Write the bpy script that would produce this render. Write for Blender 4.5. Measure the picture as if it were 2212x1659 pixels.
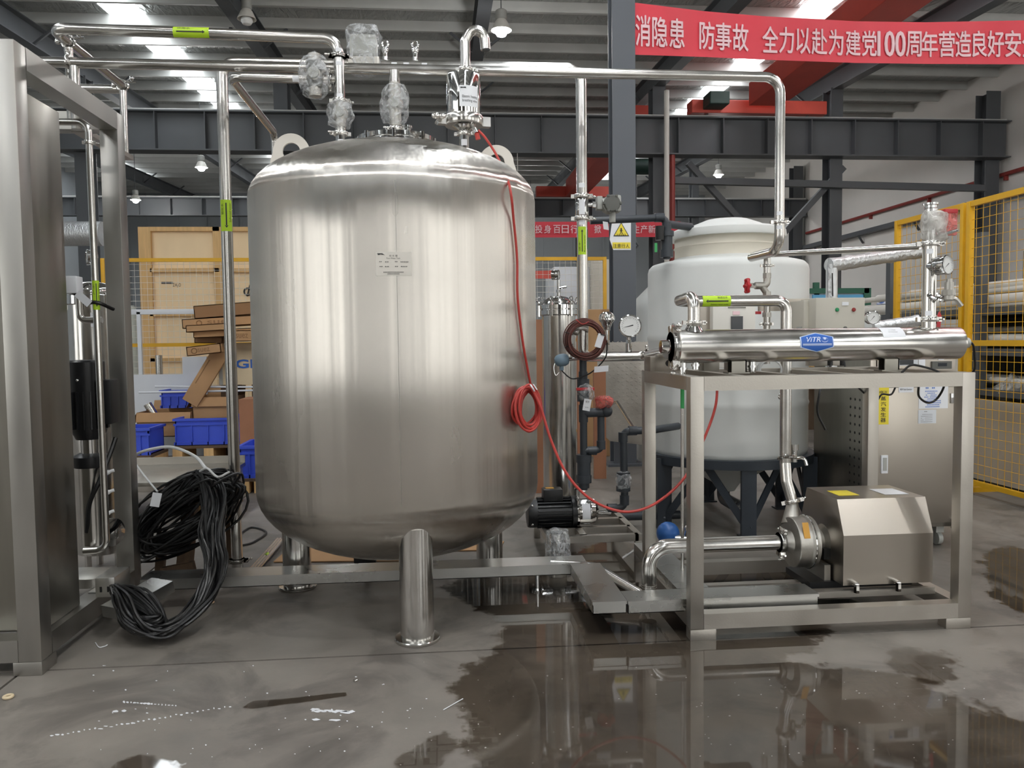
import bpy, bmesh, math, random
from mathutils import Vector, Matrix, Quaternion, noise as mnoise
V = Vector
random.seed(7)
for o in list(bpy.data.objects): bpy.data.objects.remove(o)
SC = bpy.context.scene
COL = SC.collection

# ------------------------------------------------------------------ camera
F_PX, CX, CY, CAM_H = 1700.0, 1106.0, 829.5, 1.3
PITCH, YAW, ROLL = math.radians(3.15), math.radians(5.0), math.radians(0.7)
C_FWD = V((math.sin(YAW)*math.cos(PITCH), math.cos(YAW)*math.cos(PITCH), -math.sin(PITCH)))
_r0 = V((math.cos(YAW), -math.sin(YAW), 0)); _u0 = _r0.cross(C_FWD)
C_RT = _r0*math.cos(ROLL) - _u0*math.sin(ROLL)
C_UP = _u0*math.cos(ROLL) + _r0*math.sin(ROLL)
CAMPOS = V((0, 0, CAM_H))
cam_d = bpy.data.cameras.new('camera'); cam = bpy.data.objects.new('camera', cam_d); COL.objects.link(cam)
cam_d.sensor_fit = 'HORIZONTAL'; cam_d.sensor_width = 36.0; cam_d.lens = 36.0*F_PX/2212.0
cam_d.clip_end = 200; cam_d.clip_start = 0.05
m3 = Matrix((C_RT, C_UP, -C_FWD)).transposed()
cam.matrix_world = Matrix.Translation(CAMPOS) @ m3.to_4x4()
SC.camera = cam
def at(px, py, Y):
    v = C_FWD + C_RT*((px-CX)/F_PX) - C_UP*((py-CY)/F_PX)
    return CAMPOS + v*(Y/v.y)
def fl(px, py, z=0.0):
    v = C_FWD + C_RT*((px-CX)/F_PX) - C_UP*((py-CY)/F_PX)
    return CAMPOS + v*((z-CAM_H)/v.z)

# ------------------------------------------------------------------ exposure, world, lights
SC.view_settings.view_transform = 'Standard'; SC.view_settings.look = 'None'
SC.view_settings.gamma = 1.0; SC.view_settings.use_curve_mapping = False
SC.view_settings.exposure = -0.55
SKYLIGHT_E, GLOW_PANEL_E, LAMP_W = 14.0, 2.9, 225.0
w = bpy.data.worlds.new('world'); SC.world = w; w.use_nodes = True
wb = w.node_tree.nodes['Background']; wb.inputs[0].default_value = (0.75, 0.8, 0.9, 1); wb.inputs[1].default_value = 0.6

# ------------------------------------------------------------------ materials
def lin(c):
    if isinstance(c, str):
        c = [int(c[i:i+2], 16)/255 for i in (0, 2, 4)]
    return tuple((x/12.92 if x <= .04045 else ((x+.055)/1.055)**2.4) for x in c[:3])
MATS = {}
def mat(name, col, rough=.5, metal=0., var=.08, scale=6., bump=0., bscale=40., stretch=(1, 1, 1), emit=0., spec=.5, coat=0., rvar=0.):
    m = bpy.data.materials.new(name); MATS[name] = m; m.use_nodes = True
    nt = m.node_tree; b = nt.nodes['Principled BSDF']; c = lin(col)
    b.inputs['Roughness'].default_value = rough; b.inputs['Metallic'].default_value = metal
    b.inputs['Specular IOR Level'].default_value = spec; b.inputs['Coat Weight'].default_value = coat
    tc = nt.nodes.new('ShaderNodeTexCoord'); mp = nt.nodes.new('ShaderNodeMapping'); mp.inputs['Scale'].default_value = stretch
    nt.links.new(tc.outputs['Object'], mp.inputs[0])
    n = nt.nodes.new('ShaderNodeTexNoise'); n.inputs['Scale'].default_value = scale; n.inputs['Detail'].default_value = 5
    nt.links.new(mp.outputs[0], n.inputs['Vector'])
    r = nt.nodes.new('ShaderNodeMapRange'); r.inputs['To Min'].default_value = 1-var; r.inputs['To Max'].default_value = 1+var
    r.inputs['From Min'].default_value = .25; r.inputs['From Max'].default_value = .75
    nt.links.new(n.outputs['Fac'], r.inputs['Value'])
    mx = nt.nodes.new('ShaderNodeVectorMath'); mx.operation = 'SCALE'; mx.inputs[0].default_value = c
    nt.links.new(r.outputs[0], mx.inputs['Scale']); nt.links.new(mx.outputs[0], b.inputs['Base Color'])
    if rvar:
        q = nt.nodes.new('ShaderNodeMapRange'); q.inputs['To Min'].default_value = max(.01, rough-rvar); q.inputs['To Max'].default_value = rough+rvar
        q.inputs['From Min'].default_value = .3; q.inputs['From Max'].default_value = .7
        nt.links.new(n.outputs['Fac'], q.inputs['Value']); nt.links.new(q.outputs[0], b.inputs['Roughness'])
    if bump:
        n2 = nt.nodes.new('ShaderNodeTexNoise'); n2.inputs['Scale'].default_value = bscale; n2.inputs['Detail'].default_value = 3
        nt.links.new(mp.outputs[0], n2.inputs['Vector'])
        bp = nt.nodes.new('ShaderNodeBump'); bp.inputs['Strength'].default_value = bump; bp.inputs['Distance'].default_value = .01
        nt.links.new(n2.outputs['Fac'], bp.inputs['Height']); nt.links.new(bp.outputs[0], b.inputs['Normal'])
    if emit:
        b.inputs['Emission Color'].default_value = (*c, 1); b.inputs['Emission Strength'].default_value = emit
    return m
def clear_mat(name, col, opac, rough=.12, bump=.6, bscale=30):
    m = bpy.data.materials.new(name); MATS[name] = m; m.use_nodes = True; nt = m.node_tree
    b = nt.nodes['Principled BSDF']; out = nt.nodes['Material Output']
    b.inputs['Base Color'].default_value = (*lin(col), 1); b.inputs['Roughness'].default_value = rough
    b.inputs['Specular IOR Level'].default_value = .8
    tr = nt.nodes.new('ShaderNodeBsdfTransparent'); mx = nt.nodes.new('ShaderNodeMixShader')
    tc = nt.nodes.new('ShaderNodeTexCoord')
    n = nt.nodes.new('ShaderNodeTexNoise'); n.inputs['Scale'].default_value = bscale; n.inputs['Detail'].default_value = 4; n.inputs['Distortion'].default_value = 1.5
    nt.links.new(tc.outputs['Object'], n.inputs['Vector'])
    r = nt.nodes.new('ShaderNodeMapRange'); r.inputs['From Min'].default_value = .35; r.inputs['From Max'].default_value = .7
    r.inputs['To Min'].default_value = max(0, opac-.25); r.inputs['To Max'].default_value = min(1, opac+.35)
    nt.links.new(n.outputs['Fac'], r.inputs['Value']); nt.links.new(r.outputs[0], mx.inputs[0])
    bp = nt.nodes.new('ShaderNodeBump'); bp.inputs['Strength'].default_value = bump; bp.inputs['Distance'].default_value = .02
    nt.links.new(n.outputs['Fac'], bp.inputs['Height']); nt.links.new(bp.outputs[0], b.inputs['Normal'])
    nt.links.new(tr.outputs[0], mx.inputs[1]); nt.links.new(b.outputs[0], mx.inputs[2]); nt.links.new(mx.outputs[0], out.inputs[0])
    return m
mat('pipe_steel', 'd6d4d0', .2, 1, .05, 9, rvar=.05)
mat('polished_steel', 'd9d9d8', .07, 1, .03, 5, bump=.03, bscale=6)
mat('satin_steel', 'b2b0ab', .36, 1, .09, 7, stretch=(1, 1, .25), rvar=.06)
mat('frame_steel', 'bdb8b0', .4, 1, .08, 5, rvar=.08, bump=.04, bscale=120)
mat('cabinet_steel', 'aea79d', .33, 1, .03, 3, rvar=.03)
mat('sheet_steel', '9a978f', .34, 1, .12, 2.5, stretch=(5, 5, .5), rvar=.06)
mat('cast_steel', 'bab7b0', .42, 1, .08, 20, bump=.08, bscale=90)
mat('tray_steel', 'c9c9c6', .3, 1, .07, 4, rvar=.08)
mat('plate_matte', 'd8d3ca', .5, 0, .04)
mat('white_label', 'e4e6ea', .45, 0, .03)
mat('white_print', 'e9c9ce', .6, 0, .02)
mat('ink', '2a2a2c', .6, 0, .02)
mat('grey_ink', '6f6d6a', .6, 0, .02)
mat('blue_ink', '4f78c8', .6, 0, .02)
mat('lime_label', 'b2d62a', .45, 0, .04)
mat('green_label', '3aa35a', .45, 0, .04)
mat('yellow_paint', 'd9a514', .42, 0, .06, 8)
mat('yellow_label', 'ead63a', .45, 0, .04)
mat('orange_label', 'd19a3a', .45, 0, .04)
mat('dark_steel', '54575a', .5, 0, .10, 1.5, rvar=.08)
mat('column_paint', '55595f', .5, 0, .10, 1.2, rvar=.08)
mat('girder_red', 'c04a3c', .45, 0, .10, 2)
mat('banner_red', 'd8404e', .6, 0, .05, 2)
mat('pipe_red', '8e3a34', .5, 0, .08)
mat('purlin_steel', 'c4c5c2', .5, .1, .08, 2)
mat('concrete_wall', '4f4a44', .8, 0, .05, 1.2)
mat('far_wall', 'a3a8ab', .7, 0, .08, .8)
mat('light_wall', 'e4e1db', .75, 0, .06, .6)
mat('black_paint', '17181a', .38, 0, .15, 10)
mat('black_rubber', '141414', .42, 0, .2, 20)
mat('cable_black', '121213', .36, 0, .2, 20)
mat('pvc_grey', '34393f', .36, 0, .10, 6)
mat('stand_steel', '2b323a', .45, 0, .12, 6)
mat('poly_white', 'd3d5d2', .5, 0, .03, 3, bump=.03, bscale=4)
mat('poly_lid', 'd9dbd8', .5, 0, .03, 3)
mat('poly_low', 'c3ccc8', .5, 0, .04, 3)
mat('poly_neck', 'd0cabb', .5, 0, .04, 3)
mat('red_cable', 'b03a33', .4, 0, .10, 12)
mat('brown_cable', '5c2f26', .4, 0, .12, 16)
mat('red_paint', 'b3262c', .35, 0, .08)
mat('blue_plastic', '3b54cc', .42, 0, .07, 6)
mat('blue_paint', '2e62a8', .35, 0, .06)
mat('cardboard', 'b08a62', .8, 0, .08, 5)
mat('cardboard_dark', '8d6b4a', .8, 0, .08, 5)
mat('plywood', 'efd5ac', .7, 0, .07, 3, stretch=(1, 1, .2))
mat('lumber', 'd2ad78', .75, 0, .14, 5, stretch=(6, 6, .5))
mat('old_wood', '5d4a38', .8, 0, .2, 6, stretch=(5, 5, .6))
mat('orange_board', '9c6c50', .7, 0, .10, 4)
mat('panel_grey', 'bdb9ad', .5, 0, .03)
mat('instr_grey', 'a8a9a4', .45, .2, .05)
mat('instr_dark', '5c5d58', .5, 0, .06)
mat('steel_blue', '6f8594', .5, 0, .06)
mat('white_board', 'd3d7dc', .6, 0, .03)
mat('white_pipe', 'd6d3cb', .45, 0, .04)
mat('beige_panel', 'b3aa9b', .8, 0, .06, 2)
mat('green_paint', '1f5a45', .5, 0, .06)
mat('blue_poster', '5aa3cf', .5, 0, .18, 3)
mat('vitro_blue', '2a5fb4', .35, 0, .08, 3)
mat('vitro_edge', 'c4d2ea', .35, 0, .02)
mat('screen_dark', '22272c', .2, 0, .05)
mat('green_lamp', '1f8a56', .25)
mat('red_lamp', '8a2420', .25)
mat('dial_white', 'dfe0de', .4, 0, .01)
mat('foil', 'd6d8d9', .36, .85, .06, 10, bump=1., bscale=22, stretch=(2, 1, 1))
mat('hose_white', 'd2d4d4', .4, 0, .03)
mat('tan_panel', 'd8c6a4', .6, 0, .03)
mat('green_motor', '1d3a33', .5, 0, .06)
mat('tile_dark', '2e2c2a', .6)
clear_mat('clear_wrap', 'dfe2e4', .3, .1, .8, 26)
clear_mat('red_wrap', 'd86a62', .62, .2, .7, 24)
clear_mat('bag_film', 'd5d3cd', .6, .25, .8, 14)
def roof_mat():
    m = mat('roof_foil', 'aeb0ae', .34, .5, .10, 1.5, stretch=(1, 1, 1)); nt = m.node_tree; b = nt.nodes['Principled BSDF']
    tc = nt.nodes.new('ShaderNodeTexCoord'); mp = nt.nodes.new('ShaderNodeMapping'); mp.inputs['Scale'].default_value = (2.2, .7, 1)
    mp.inputs['Rotation'].default_value = (0, 0, .5)
    n = nt.nodes.new('ShaderNodeTexNoise'); n.inputs['Scale'].default_value = 2.6; n.inputs['Detail'].default_value = 4; n.inputs['Distortion'].default_value = 1.2
    bp = nt.nodes.new('ShaderNodeBump'); bp.inputs['Strength'].default_value = .9; bp.inputs['Distance'].default_value = .12
    nt.links.new(tc.outputs['Object'], mp.inputs[0]); nt.links.new(mp.outputs[0], n.inputs['Vector'])
    nt.links.new(n.outputs['Fac'], bp.inputs['Height']); nt.links.new(bp.outputs[0], b.inputs['Normal'])
roof_mat()
def tank_mat():
    m = mat('tank_steel', 'cfcac3', .25, 1, .03, 3, stretch=(1, 1, .3), rvar=.03); nt = m.node_tree; b = nt.nodes['Principled BSDF']
    b.inputs['Anisotropic'].default_value = 1.
    tg = nt.nodes.new('ShaderNodeTangent'); tg.direction_type = 'RADIAL'; tg.axis = 'Z'
    nt.links.new(tg.outputs[0], b.inputs['Tangent'])
    # faint plate waviness round the shell
    tc = nt.nodes.new('ShaderNodeTexCoord'); mp = nt.nodes.new('ShaderNodeMapping'); mp.inputs['Scale'].default_value = (3.2, 3.2, .02)
    n = nt.nodes.new('ShaderNodeTexNoise'); n.inputs['Scale'].default_value = 2.4; n.inputs['Detail'].default_value = 3.5; n.inputs['Roughness'].default_value = .45
    bp = nt.nodes.new('ShaderNodeBump'); bp.inputs['Strength'].default_value = .8; bp.inputs['Distance'].default_value = .02
    nt.links.new(tc.outputs['Object'], mp.inputs[0]); nt.links.new(mp.outputs[0], n.inputs['Vector'])
    nt.links.new(n.outputs['Fac'], bp.inputs['Height']); nt.links.new(bp.outputs[0], b.inputs['Normal'])
tank_mat()
def concrete_mat():
    m = mat('concrete_floor', '8f8a84', .55, 0, .13, 1.1, spec=.4); nt = m.node_tree; b = nt.nodes['Principled BSDF']
    g = nt.nodes.new('ShaderNodeNewGeometry')
    # base tone: broad clouds + fine speckle, and pale paint-like scuffs
    n1 = nt.nodes.new('ShaderNodeTexNoise'); n1.inputs['Scale'].default_value = .9; n1.inputs['Detail'].default_value = 6; n1.inputs['Roughness'].default_value = .6
    n2 = nt.nodes.new('ShaderNodeTexNoise'); n2.inputs['Scale'].default_value = 5.5; n2.inputs['Detail'].default_value = 8; n2.inputs['Roughness'].default_value = .7
    v = nt.nodes.new('ShaderNodeTexVoronoi'); v.inputs['Scale'].default_value = 9
    for x in (n1, n2, v): nt.links.new(g.outputs['Position'], x.inputs['Vector'])
    r1 = nt.nodes.new('ShaderNodeMapRange'); r1.inputs['From Min'].default_value = .3; r1.inputs['From Max'].default_value = .7; r1.inputs['To Min'].default_value = .62; r1.inputs['To Max'].default_value = 1.16
    r2 = nt.nodes.new('ShaderNodeMapRange'); r2.inputs['From Min'].default_value = .3; r2.inputs['From Max'].default_value = .7; r2.inputs['To Min'].default_value = .84; r2.inputs['To Max'].default_value = 1.12
    r3 = nt.nodes.new('ShaderNodeMapRange'); r3.inputs['From Min'].default_value = .012; r3.inputs['From Max'].default_value = .03; r3.inputs['To Min'].default_value = 1.9; r3.inputs['To Max'].default_value = 1.
    nt.links.new(n1.outputs['Fac'], r1.inputs['Value']); nt.links.new(n2.outputs['Fac'], r2.inputs['Value']); nt.links.new(v.outputs['Distance'], r3.inputs['Value'])
    n3 = nt.nodes.new('ShaderNodeTexNoise'); n3.inputs['Scale'].default_value = 2.1; n3.inputs['Detail'].default_value = 9; n3.inputs['Roughness'].default_value = .62; n3.inputs['Distortion'].default_value = .6
    nt.links.new(g.outputs['Position'], n3.inputs['Vector'])
    r4 = nt.nodes.new('ShaderNodeMapRange'); r4.inputs['From Min'].default_value = .5; r4.inputs['From Max'].default_value = .6; r4.inputs['To Min'].default_value = 1.06; r4.inputs['To Max'].default_value = .74
    nt.links.new(n3.outputs['Fac'], r4.inputs['Value'])
    m0 = nt.nodes.new('ShaderNodeMath'); m0.operation = 'MULTIPLY'; nt.links.new(r2.outputs[0], m0.inputs[0]); nt.links.new(r4.outputs[0], m0.inputs[1])
    m1 = nt.nodes.new('ShaderNodeMath'); m1.operation = 'MULTIPLY'; m2 = nt.nodes.new('ShaderNodeMath'); m2.operation = 'MULTIPLY'
    nt.links.new(r1.outputs[0], m1.inputs[0]); nt.links.new(m0.outputs[0], m1.inputs[1])
    nt.links.new(m1.outputs[0], m2.inputs[0]); nt.links.new(r3.outputs[0], m2.inputs[1])
    s = nt.nodes.new('ShaderNodeVectorMath'); s.operation = 'SCALE'; s.inputs[0].default_value = lin('7e7871')
    nt.links.new(m2.outputs[0], s.inputs['Scale']); nt.links.new(s.outputs[0], b.inputs['Base Color'])
    rr = nt.nodes.new('ShaderNodeMapRange'); rr.inputs['From Min'].default_value = .3; rr.inputs['From Max'].default_value = .7; rr.inputs['To Min'].default_value = .38; rr.inputs['To Max'].default_value = .62
    nt.links.new(n2.outputs['Fac'], rr.inputs['Value']); nt.links.new(rr.outputs[0], b.inputs['Roughness'])
    bp = nt.nodes.new('ShaderNodeBump'); bp.inputs['Strength'].default_value = .12; bp.inputs['Distance'].default_value = .01
    nt.links.new(n2.outputs['Fac'], bp.inputs['Height']); nt.links.new(bp.outputs[0], b.inputs['Normal'])
concrete_mat()
def water_mat():
    # thin film of water: lets the concrete show, tinted, under a mirror-like surface; broken up where the film is thin
    m = bpy.data.materials.new('water_film'); MATS['water_film'] = m; m.use_nodes = True; nt = m.node_tree
    for n in list(nt.nodes): nt.nodes.remove(n)
    out = nt.nodes.new('ShaderNodeOutputMaterial')
    tint = nt.nodes.new('ShaderNodeBsdfTransparent'); tint.inputs[0].default_value = (.72, .675, .625, 1)
    gl = nt.nodes.new('ShaderNodeBsdfGlossy'); gl.inputs['Roughness'].default_value = .035; gl.inputs['Color'].default_value = (1, 1, 1, 1)
    fr = nt.nodes.new('ShaderNodeFresnel'); fr.inputs['IOR'].default_value = 1.5
    wet = nt.nodes.new('ShaderNodeMixShader'); clr = nt.nodes.new('ShaderNodeBsdfTransparent'); fin = nt.nodes.new('ShaderNodeMixShader')
    nt.links.new(fr.outputs[0], wet.inputs[0]); nt.links.new(tint.outputs[0], wet.inputs[1]); nt.links.new(gl.outputs[0], wet.inputs[2])
    a = nt.nodes.new('ShaderNodeAttribute'); a.attribute_name = 'film'
    g = nt.nodes.new('ShaderNodeNewGeometry')
    n = nt.nodes.new('ShaderNodeTexNoise'); n.inputs['Scale'].default_value = 7; n.inputs['Detail'].default_value = 7; n.inputs['Roughness'].default_value = .65
    nt.links.new(g.outputs['Position'], n.inputs['Vector'])
    s = nt.nodes.new('ShaderNodeMath'); s.operation = 'SUBTRACT'; s.inputs[1].default_value = .5; nt.links.new(n.outputs['Fac'], s.inputs[0])
    k = nt.nodes.new('ShaderNodeMath'); k.operation = 'MULTIPLY_ADD'; k.inputs[1].default_value = .32; nt.links.new(s.outputs[0], k.inputs[0]); nt.links.new(a.outputs['Fac'], k.inputs[2])
    r = nt.nodes.new('ShaderNodeMapRange'); r.inputs['From Min'].default_value = -.012; r.inputs['From Max'].default_value = .02
    nt.links.new(k.outputs[0], r.inputs['Value']); nt.links.new(r.outputs[0], fin.inputs[0])
    nt.links.new(clr.outputs[0], fin.inputs[1]); nt.links.new(wet.outputs[0], fin.inputs[2]); nt.links.new(fin.outputs[0], out.inputs[0])
water_mat()
def emit_mat(name, col, e):
    m = bpy.data.materials.new(name); MATS[name] = m; m.use_nodes = True; nt = m.node_tree
    b = nt.nodes['Principled BSDF']; b.inputs['Base Color'].default_value = (*lin(col), 1)
    b.inputs['Emission Color'].default_value = (*lin(col), 1); b.inputs['Emission Strength'].default_value = e
emit_mat('skylight_sheet', 'f6fbff', SKYLIGHT_E)
emit_mat('window_glass', 'f2f2ef', GLOW_PANEL_E)  # glow of the added panels out of view
emit_mat('lamp_glow', 'f4f8ff', 40.0)

# ------------------------------------------------------------------ mesh helpers
WPOS = {}          # object -> world position of its origin
def _basis(ax):
    ax = V(ax).normalized(); t = V((0, 0, 1)) if abs(ax.z) < .9 else V((0, 1, 0))
    n = ax.cross(t).normalized(); return n, ax.cross(n).normalized()
def bend(pts, rad, n=6):
    """polyline -> polyline with rounded corners"""
    pts = [V(p) for p in pts]
    if rad <= 0 or len(pts) < 3: return pts
    out = [pts[0]]
    for i in range(1, len(pts)-1):
        a, b, c = pts[i-1], pts[i], pts[i+1]
        d1, d2 = (a-b), (c-b); l1, l2 = d1.length, d2.length; d1.normalize(); d2.normalize()
        ang = d1.angle(d2)
        if ang > 3.1: out.append(b); continue
        t = min(rad/math.tan(ang/2), l1*.49, l2*.49); r = t*math.tan(ang/2)
        cen = b + (d1+d2).normalized()*(r/math.sin(ang/2)); s = b+d1*t-cen; e = b+d2*t-cen
        for k in range(n+1):
            th = s.angle(e); u = k/n
            out.append(cen+(s*math.sin((1-u)*th)+e*math.sin(u*th))/math.sin(th) if th > 1e-4 else cen+s)
    out.append(pts[-1]); return out
def smooth_curve(pts, n=8):
    pts = [V(p) for p in pts]; P = [pts[0]*2-pts[1]]+pts+[pts[-1]*2-pts[-2]]; out = []
    for i in range(1, len(P)-2):
        for k in range(n):
            t = k/n; a, b, c, d = P[i-1], P[i], P[i+1], P[i+2]
            out.append(.5*((2*b)+(c-a)*t+(2*a-5*b+4*c-d)*t*t+(3*b-a-3*c+d)*t**3))
    out.append(pts[-1]); return out
class MB:
    def __init__(s, M=None): s.v = []; s.f = []; s.M = M
    def add(s, vs, fs):
        k = len(s.v); s.v += [s.M @ V(p) if s.M else V(p) for p in vs]; s.f += [[i+k for i in f] for f in fs]; return s
    def box(s, lo, hi, c=0.):
        x0, y0, z0 = [min(a, b) for a, b in zip(lo, hi)]; x1, y1, z1 = [max(a, b) for a, b in zip(lo, hi)]
        if c <= 0 or min(x1-x0, y1-y0, z1-z0) < 2.2*c:
            return s.add([(x0, y0, z0), (x1, y0, z0), (x1, y1, z0), (x0, y1, z0), (x0, y0, z1), (x1, y0, z1), (x1, y1, z1), (x0, y1, z1)],
                         [(0, 3, 2, 1), (4, 5, 6, 7), (0, 1, 5, 4), (1, 2, 6, 5), (2, 3, 7, 6), (3, 0, 4, 7)])
        b = bmesh.new(); bmesh.ops.create_cube(b, size=1)
        for q in b.verts: q.co = V(((x0+x1)/2+q.co.x*(x1-x0), (y0+y1)/2+q.co.y*(y1-y0), (z0+z1)/2+q.co.z*(z1-z0)))
        bmesh.ops.bevel(b, geom=list(b.edges), offset=c, segments=2, affect='EDGES', profile=.6)
        b.verts.index_update(); s.add([q.co.copy() for q in b.verts], [[q.index for q in f.verts] for f in b.faces]); b.free(); return s
    def tube(s, pts, r, seg=14, caps=True, closed=False):
        pts = [V(p) for p in pts]; n = len(pts); rs = r if isinstance(r, (list, tuple)) else [r]*n
        tan = []
        for i in range(n):
            if closed: d = pts[(i+1) % n]-pts[i-1]
            else: d = pts[min(i+1, n-1)]-pts[max(i-1, 0)]
            tan.append(d.normalized() if d.length > 1e-9 else V((0, 0, 1)))
        nn, _ = _basis(tan[0]); vs = []; fs = []
        for i in range(n):
            if i:
                q = tan[i-1].rotation_difference(tan[i]); nn = q @ nn
            nn = (nn-tan[i]*nn.dot(tan[i])).normalized(); bb = tan[i].cross(nn)
            for k in range(seg):
                a = 2*math.pi*k/seg; vs.append(pts[i]+(nn*math.cos(a)+bb*math.sin(a))*rs[i])
        for i in range(n if closed else n-1):
            j = (i+1) % n
            for k in range(seg):
                l = (k+1) % seg; fs.append((i*seg+k, i*seg+l, j*seg+l, j*seg+k))
        if caps and not closed: fs += [list(range(seg))[::-1], [(n-1)*seg+k for k in range(seg)]]
        return s.add(vs, fs)
    def cyl(s, p0, p1, r, r1=None, seg=24):
        return s.tube([p0, p1], [r, r if r1 is None else r1], seg)
    def lathe(s, prof, o=(0, 0, 0), ax=(0, 0, 1), seg=32):
        """prof: (radius, height) pairs along ax from o"""
        o = V(o); ax = V(ax).normalized(); n, b = _basis(ax); vs = []; fs = []; m = len(prof)
        for r, h in prof:
            for k in range(seg):
                a = 2*math.pi*k/seg; vs.append(o+ax*h+(n*math.cos(a)+b*math.sin(a))*max(r, 1e-4))
        for i in range(m-1):
            for k in range(seg):
                l = (k+1) % seg; fs.append((i*seg+k, i*seg+l, (i+1)*seg+l, (i+1)*seg+k))
        fs += [list(range(seg))[::-1], [(m-1)*seg+k for k in range(seg)]]
        return s.add(vs, fs)
    def ball(s, o, r, sc=(1, 1, 1), seg=16):
        pr = [(math.sin(math.pi*i/10), -math.cos(math.pi*i/10)) for i in range(11)]
        k = len(s.v); M = s.M; s.M = None; s.lathe(pr, seg=seg); s.M = M; o = V(o)
        for i in range(k, len(s.v)):
            p = s.v[i]; q = V((p.x*r*sc[0], p.y*r*sc[1], p.z*r*sc[2]))+o; s.v[i] = M @ q if M else q
        return s
    def ring(s, o, ax, R, r, seg=28, rs=8):
        n, b = _basis(ax); o = V(o)
        return s.tube([o+(n*math.cos(2*math.pi*k/seg)+b*math.sin(2*math.pi*k/seg))*R for k in range(seg)], r, rs, closed=True)
    def prism(s, poly, o, xd, yd, depth):
        """polygon (a,b) in plane o+xd*a+yd*b, extruded by vector depth"""
        o, xd, yd, depth = V(o), V(xd), V(yd), V(depth); n = len(poly)
        vs = [o+xd*a+yd*b for a, b in poly]; vs += [p+depth for p in vs]
        return s.add(vs, [list(range(n))[::-1], list(range(n, 2*n))]+[(i, (i+1) % n, (i+1) % n+n, i+n) for i in range(n)])
    def bar(s, p0, p1, w, h, up=(0, 0, 1)):
        p0, p1 = V(p0), V(p1); d = (p1-p0).normalized(); u = V(up); sd = d.cross(u)
        if sd.length < 1e-3: sd = d.cross(V((0, 1, 0)))
        sd.normalize(); u = sd.cross(d)
        return s.prism([(-w/2, -h/2), (w/2, -h/2), (w/2, h/2), (-w/2, h/2)], p0, sd, u, p1-p0)
    def sheet(s, o, a, b, t):
        """thin slab from corner o with edge vectors a, b, thickness vector t"""
        return s.prism([(0, 0), (1, 0), (1, 1), (0, 1)], o, a, b, t)
    def crumple(s, amp, sc, seed=0):
        for i, p in enumerate(s.v):
            s.v[i] = p+mnoise.noise_vector(p*sc+V((seed, seed*2.3, 0)))*amp
        return s
    def build(s, name, m, parent=None, smooth=True, ang=35, base=None):
        o0 = WPOS[parent] if parent else (V(base) if base is not None else V((0, 0, 0)))
        me = bpy.data.meshes.new(name); me.from_pydata([p-o0 for p in s.v], [], s.f); me.update()
        b = bmesh.new(); b.from_mesh(me); bmesh.ops.recalc_face_normals(b, faces=b.faces); b.to_mesh(me); b.free()
        if smooth:
            me.shade_smooth(); me.set_sharp_from_angle(angle=math.radians(ang))
        me.materials.append(MATS[m]); o = bpy.data.objects.new(name, me); COL.objects.link(o)
        WPOS[o] = o0
        if parent: o.parent = parent
        else: o.location = o0
        return o
def tag(o, label, cat, group=None, kind=None):
    o['label'] = label; o['category'] = cat
    if group: o['group'] = group
    if kind: o['kind'] = kind
    return o
def thing(name, label, cat, loc, group=None):
    o = bpy.data.objects.new(name, None); COL.objects.link(o); o.location = loc; o.empty_display_size = .05
    WPOS[o] = V(loc); tag(o, label, cat, group); return o
def struct(name, mb, m, parent=None, **k):
    o = mb.build(name, m, parent, **k)
    if not parent: o['kind'] = 'structure'
    return o
def dup(root, loc, label=None):
    r = root.copy(); COL.objects.link(r); r.location = loc; WPOS[r] = V(loc)
    if label: r['label'] = label
    for ch in list(root.children):
        c = ch.copy(); COL.objects.link(c); c.parent = r
        for g in ch.children:
            d = g.copy(); COL.objects.link(d); d.parent = c
    return r
def plane_map(o, xd, yd):
    o, xd, yd = V(o), V(xd), V(yd); return lambda a, b: o+xd*a+yd*b
def cyl_map(o, axis, n, r):
    """s runs along axis, t round the cylinder; n points from the axis to the viewer"""
    o, axis = V(o), V(axis).normalized(); n = V(n); n = (n-axis*n.dot(axis)).normalized(); b = n.cross(axis)
    return lambda s, t: o+axis*s+(n*math.cos(t/r)+b*math.sin(t/r))*r
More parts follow.
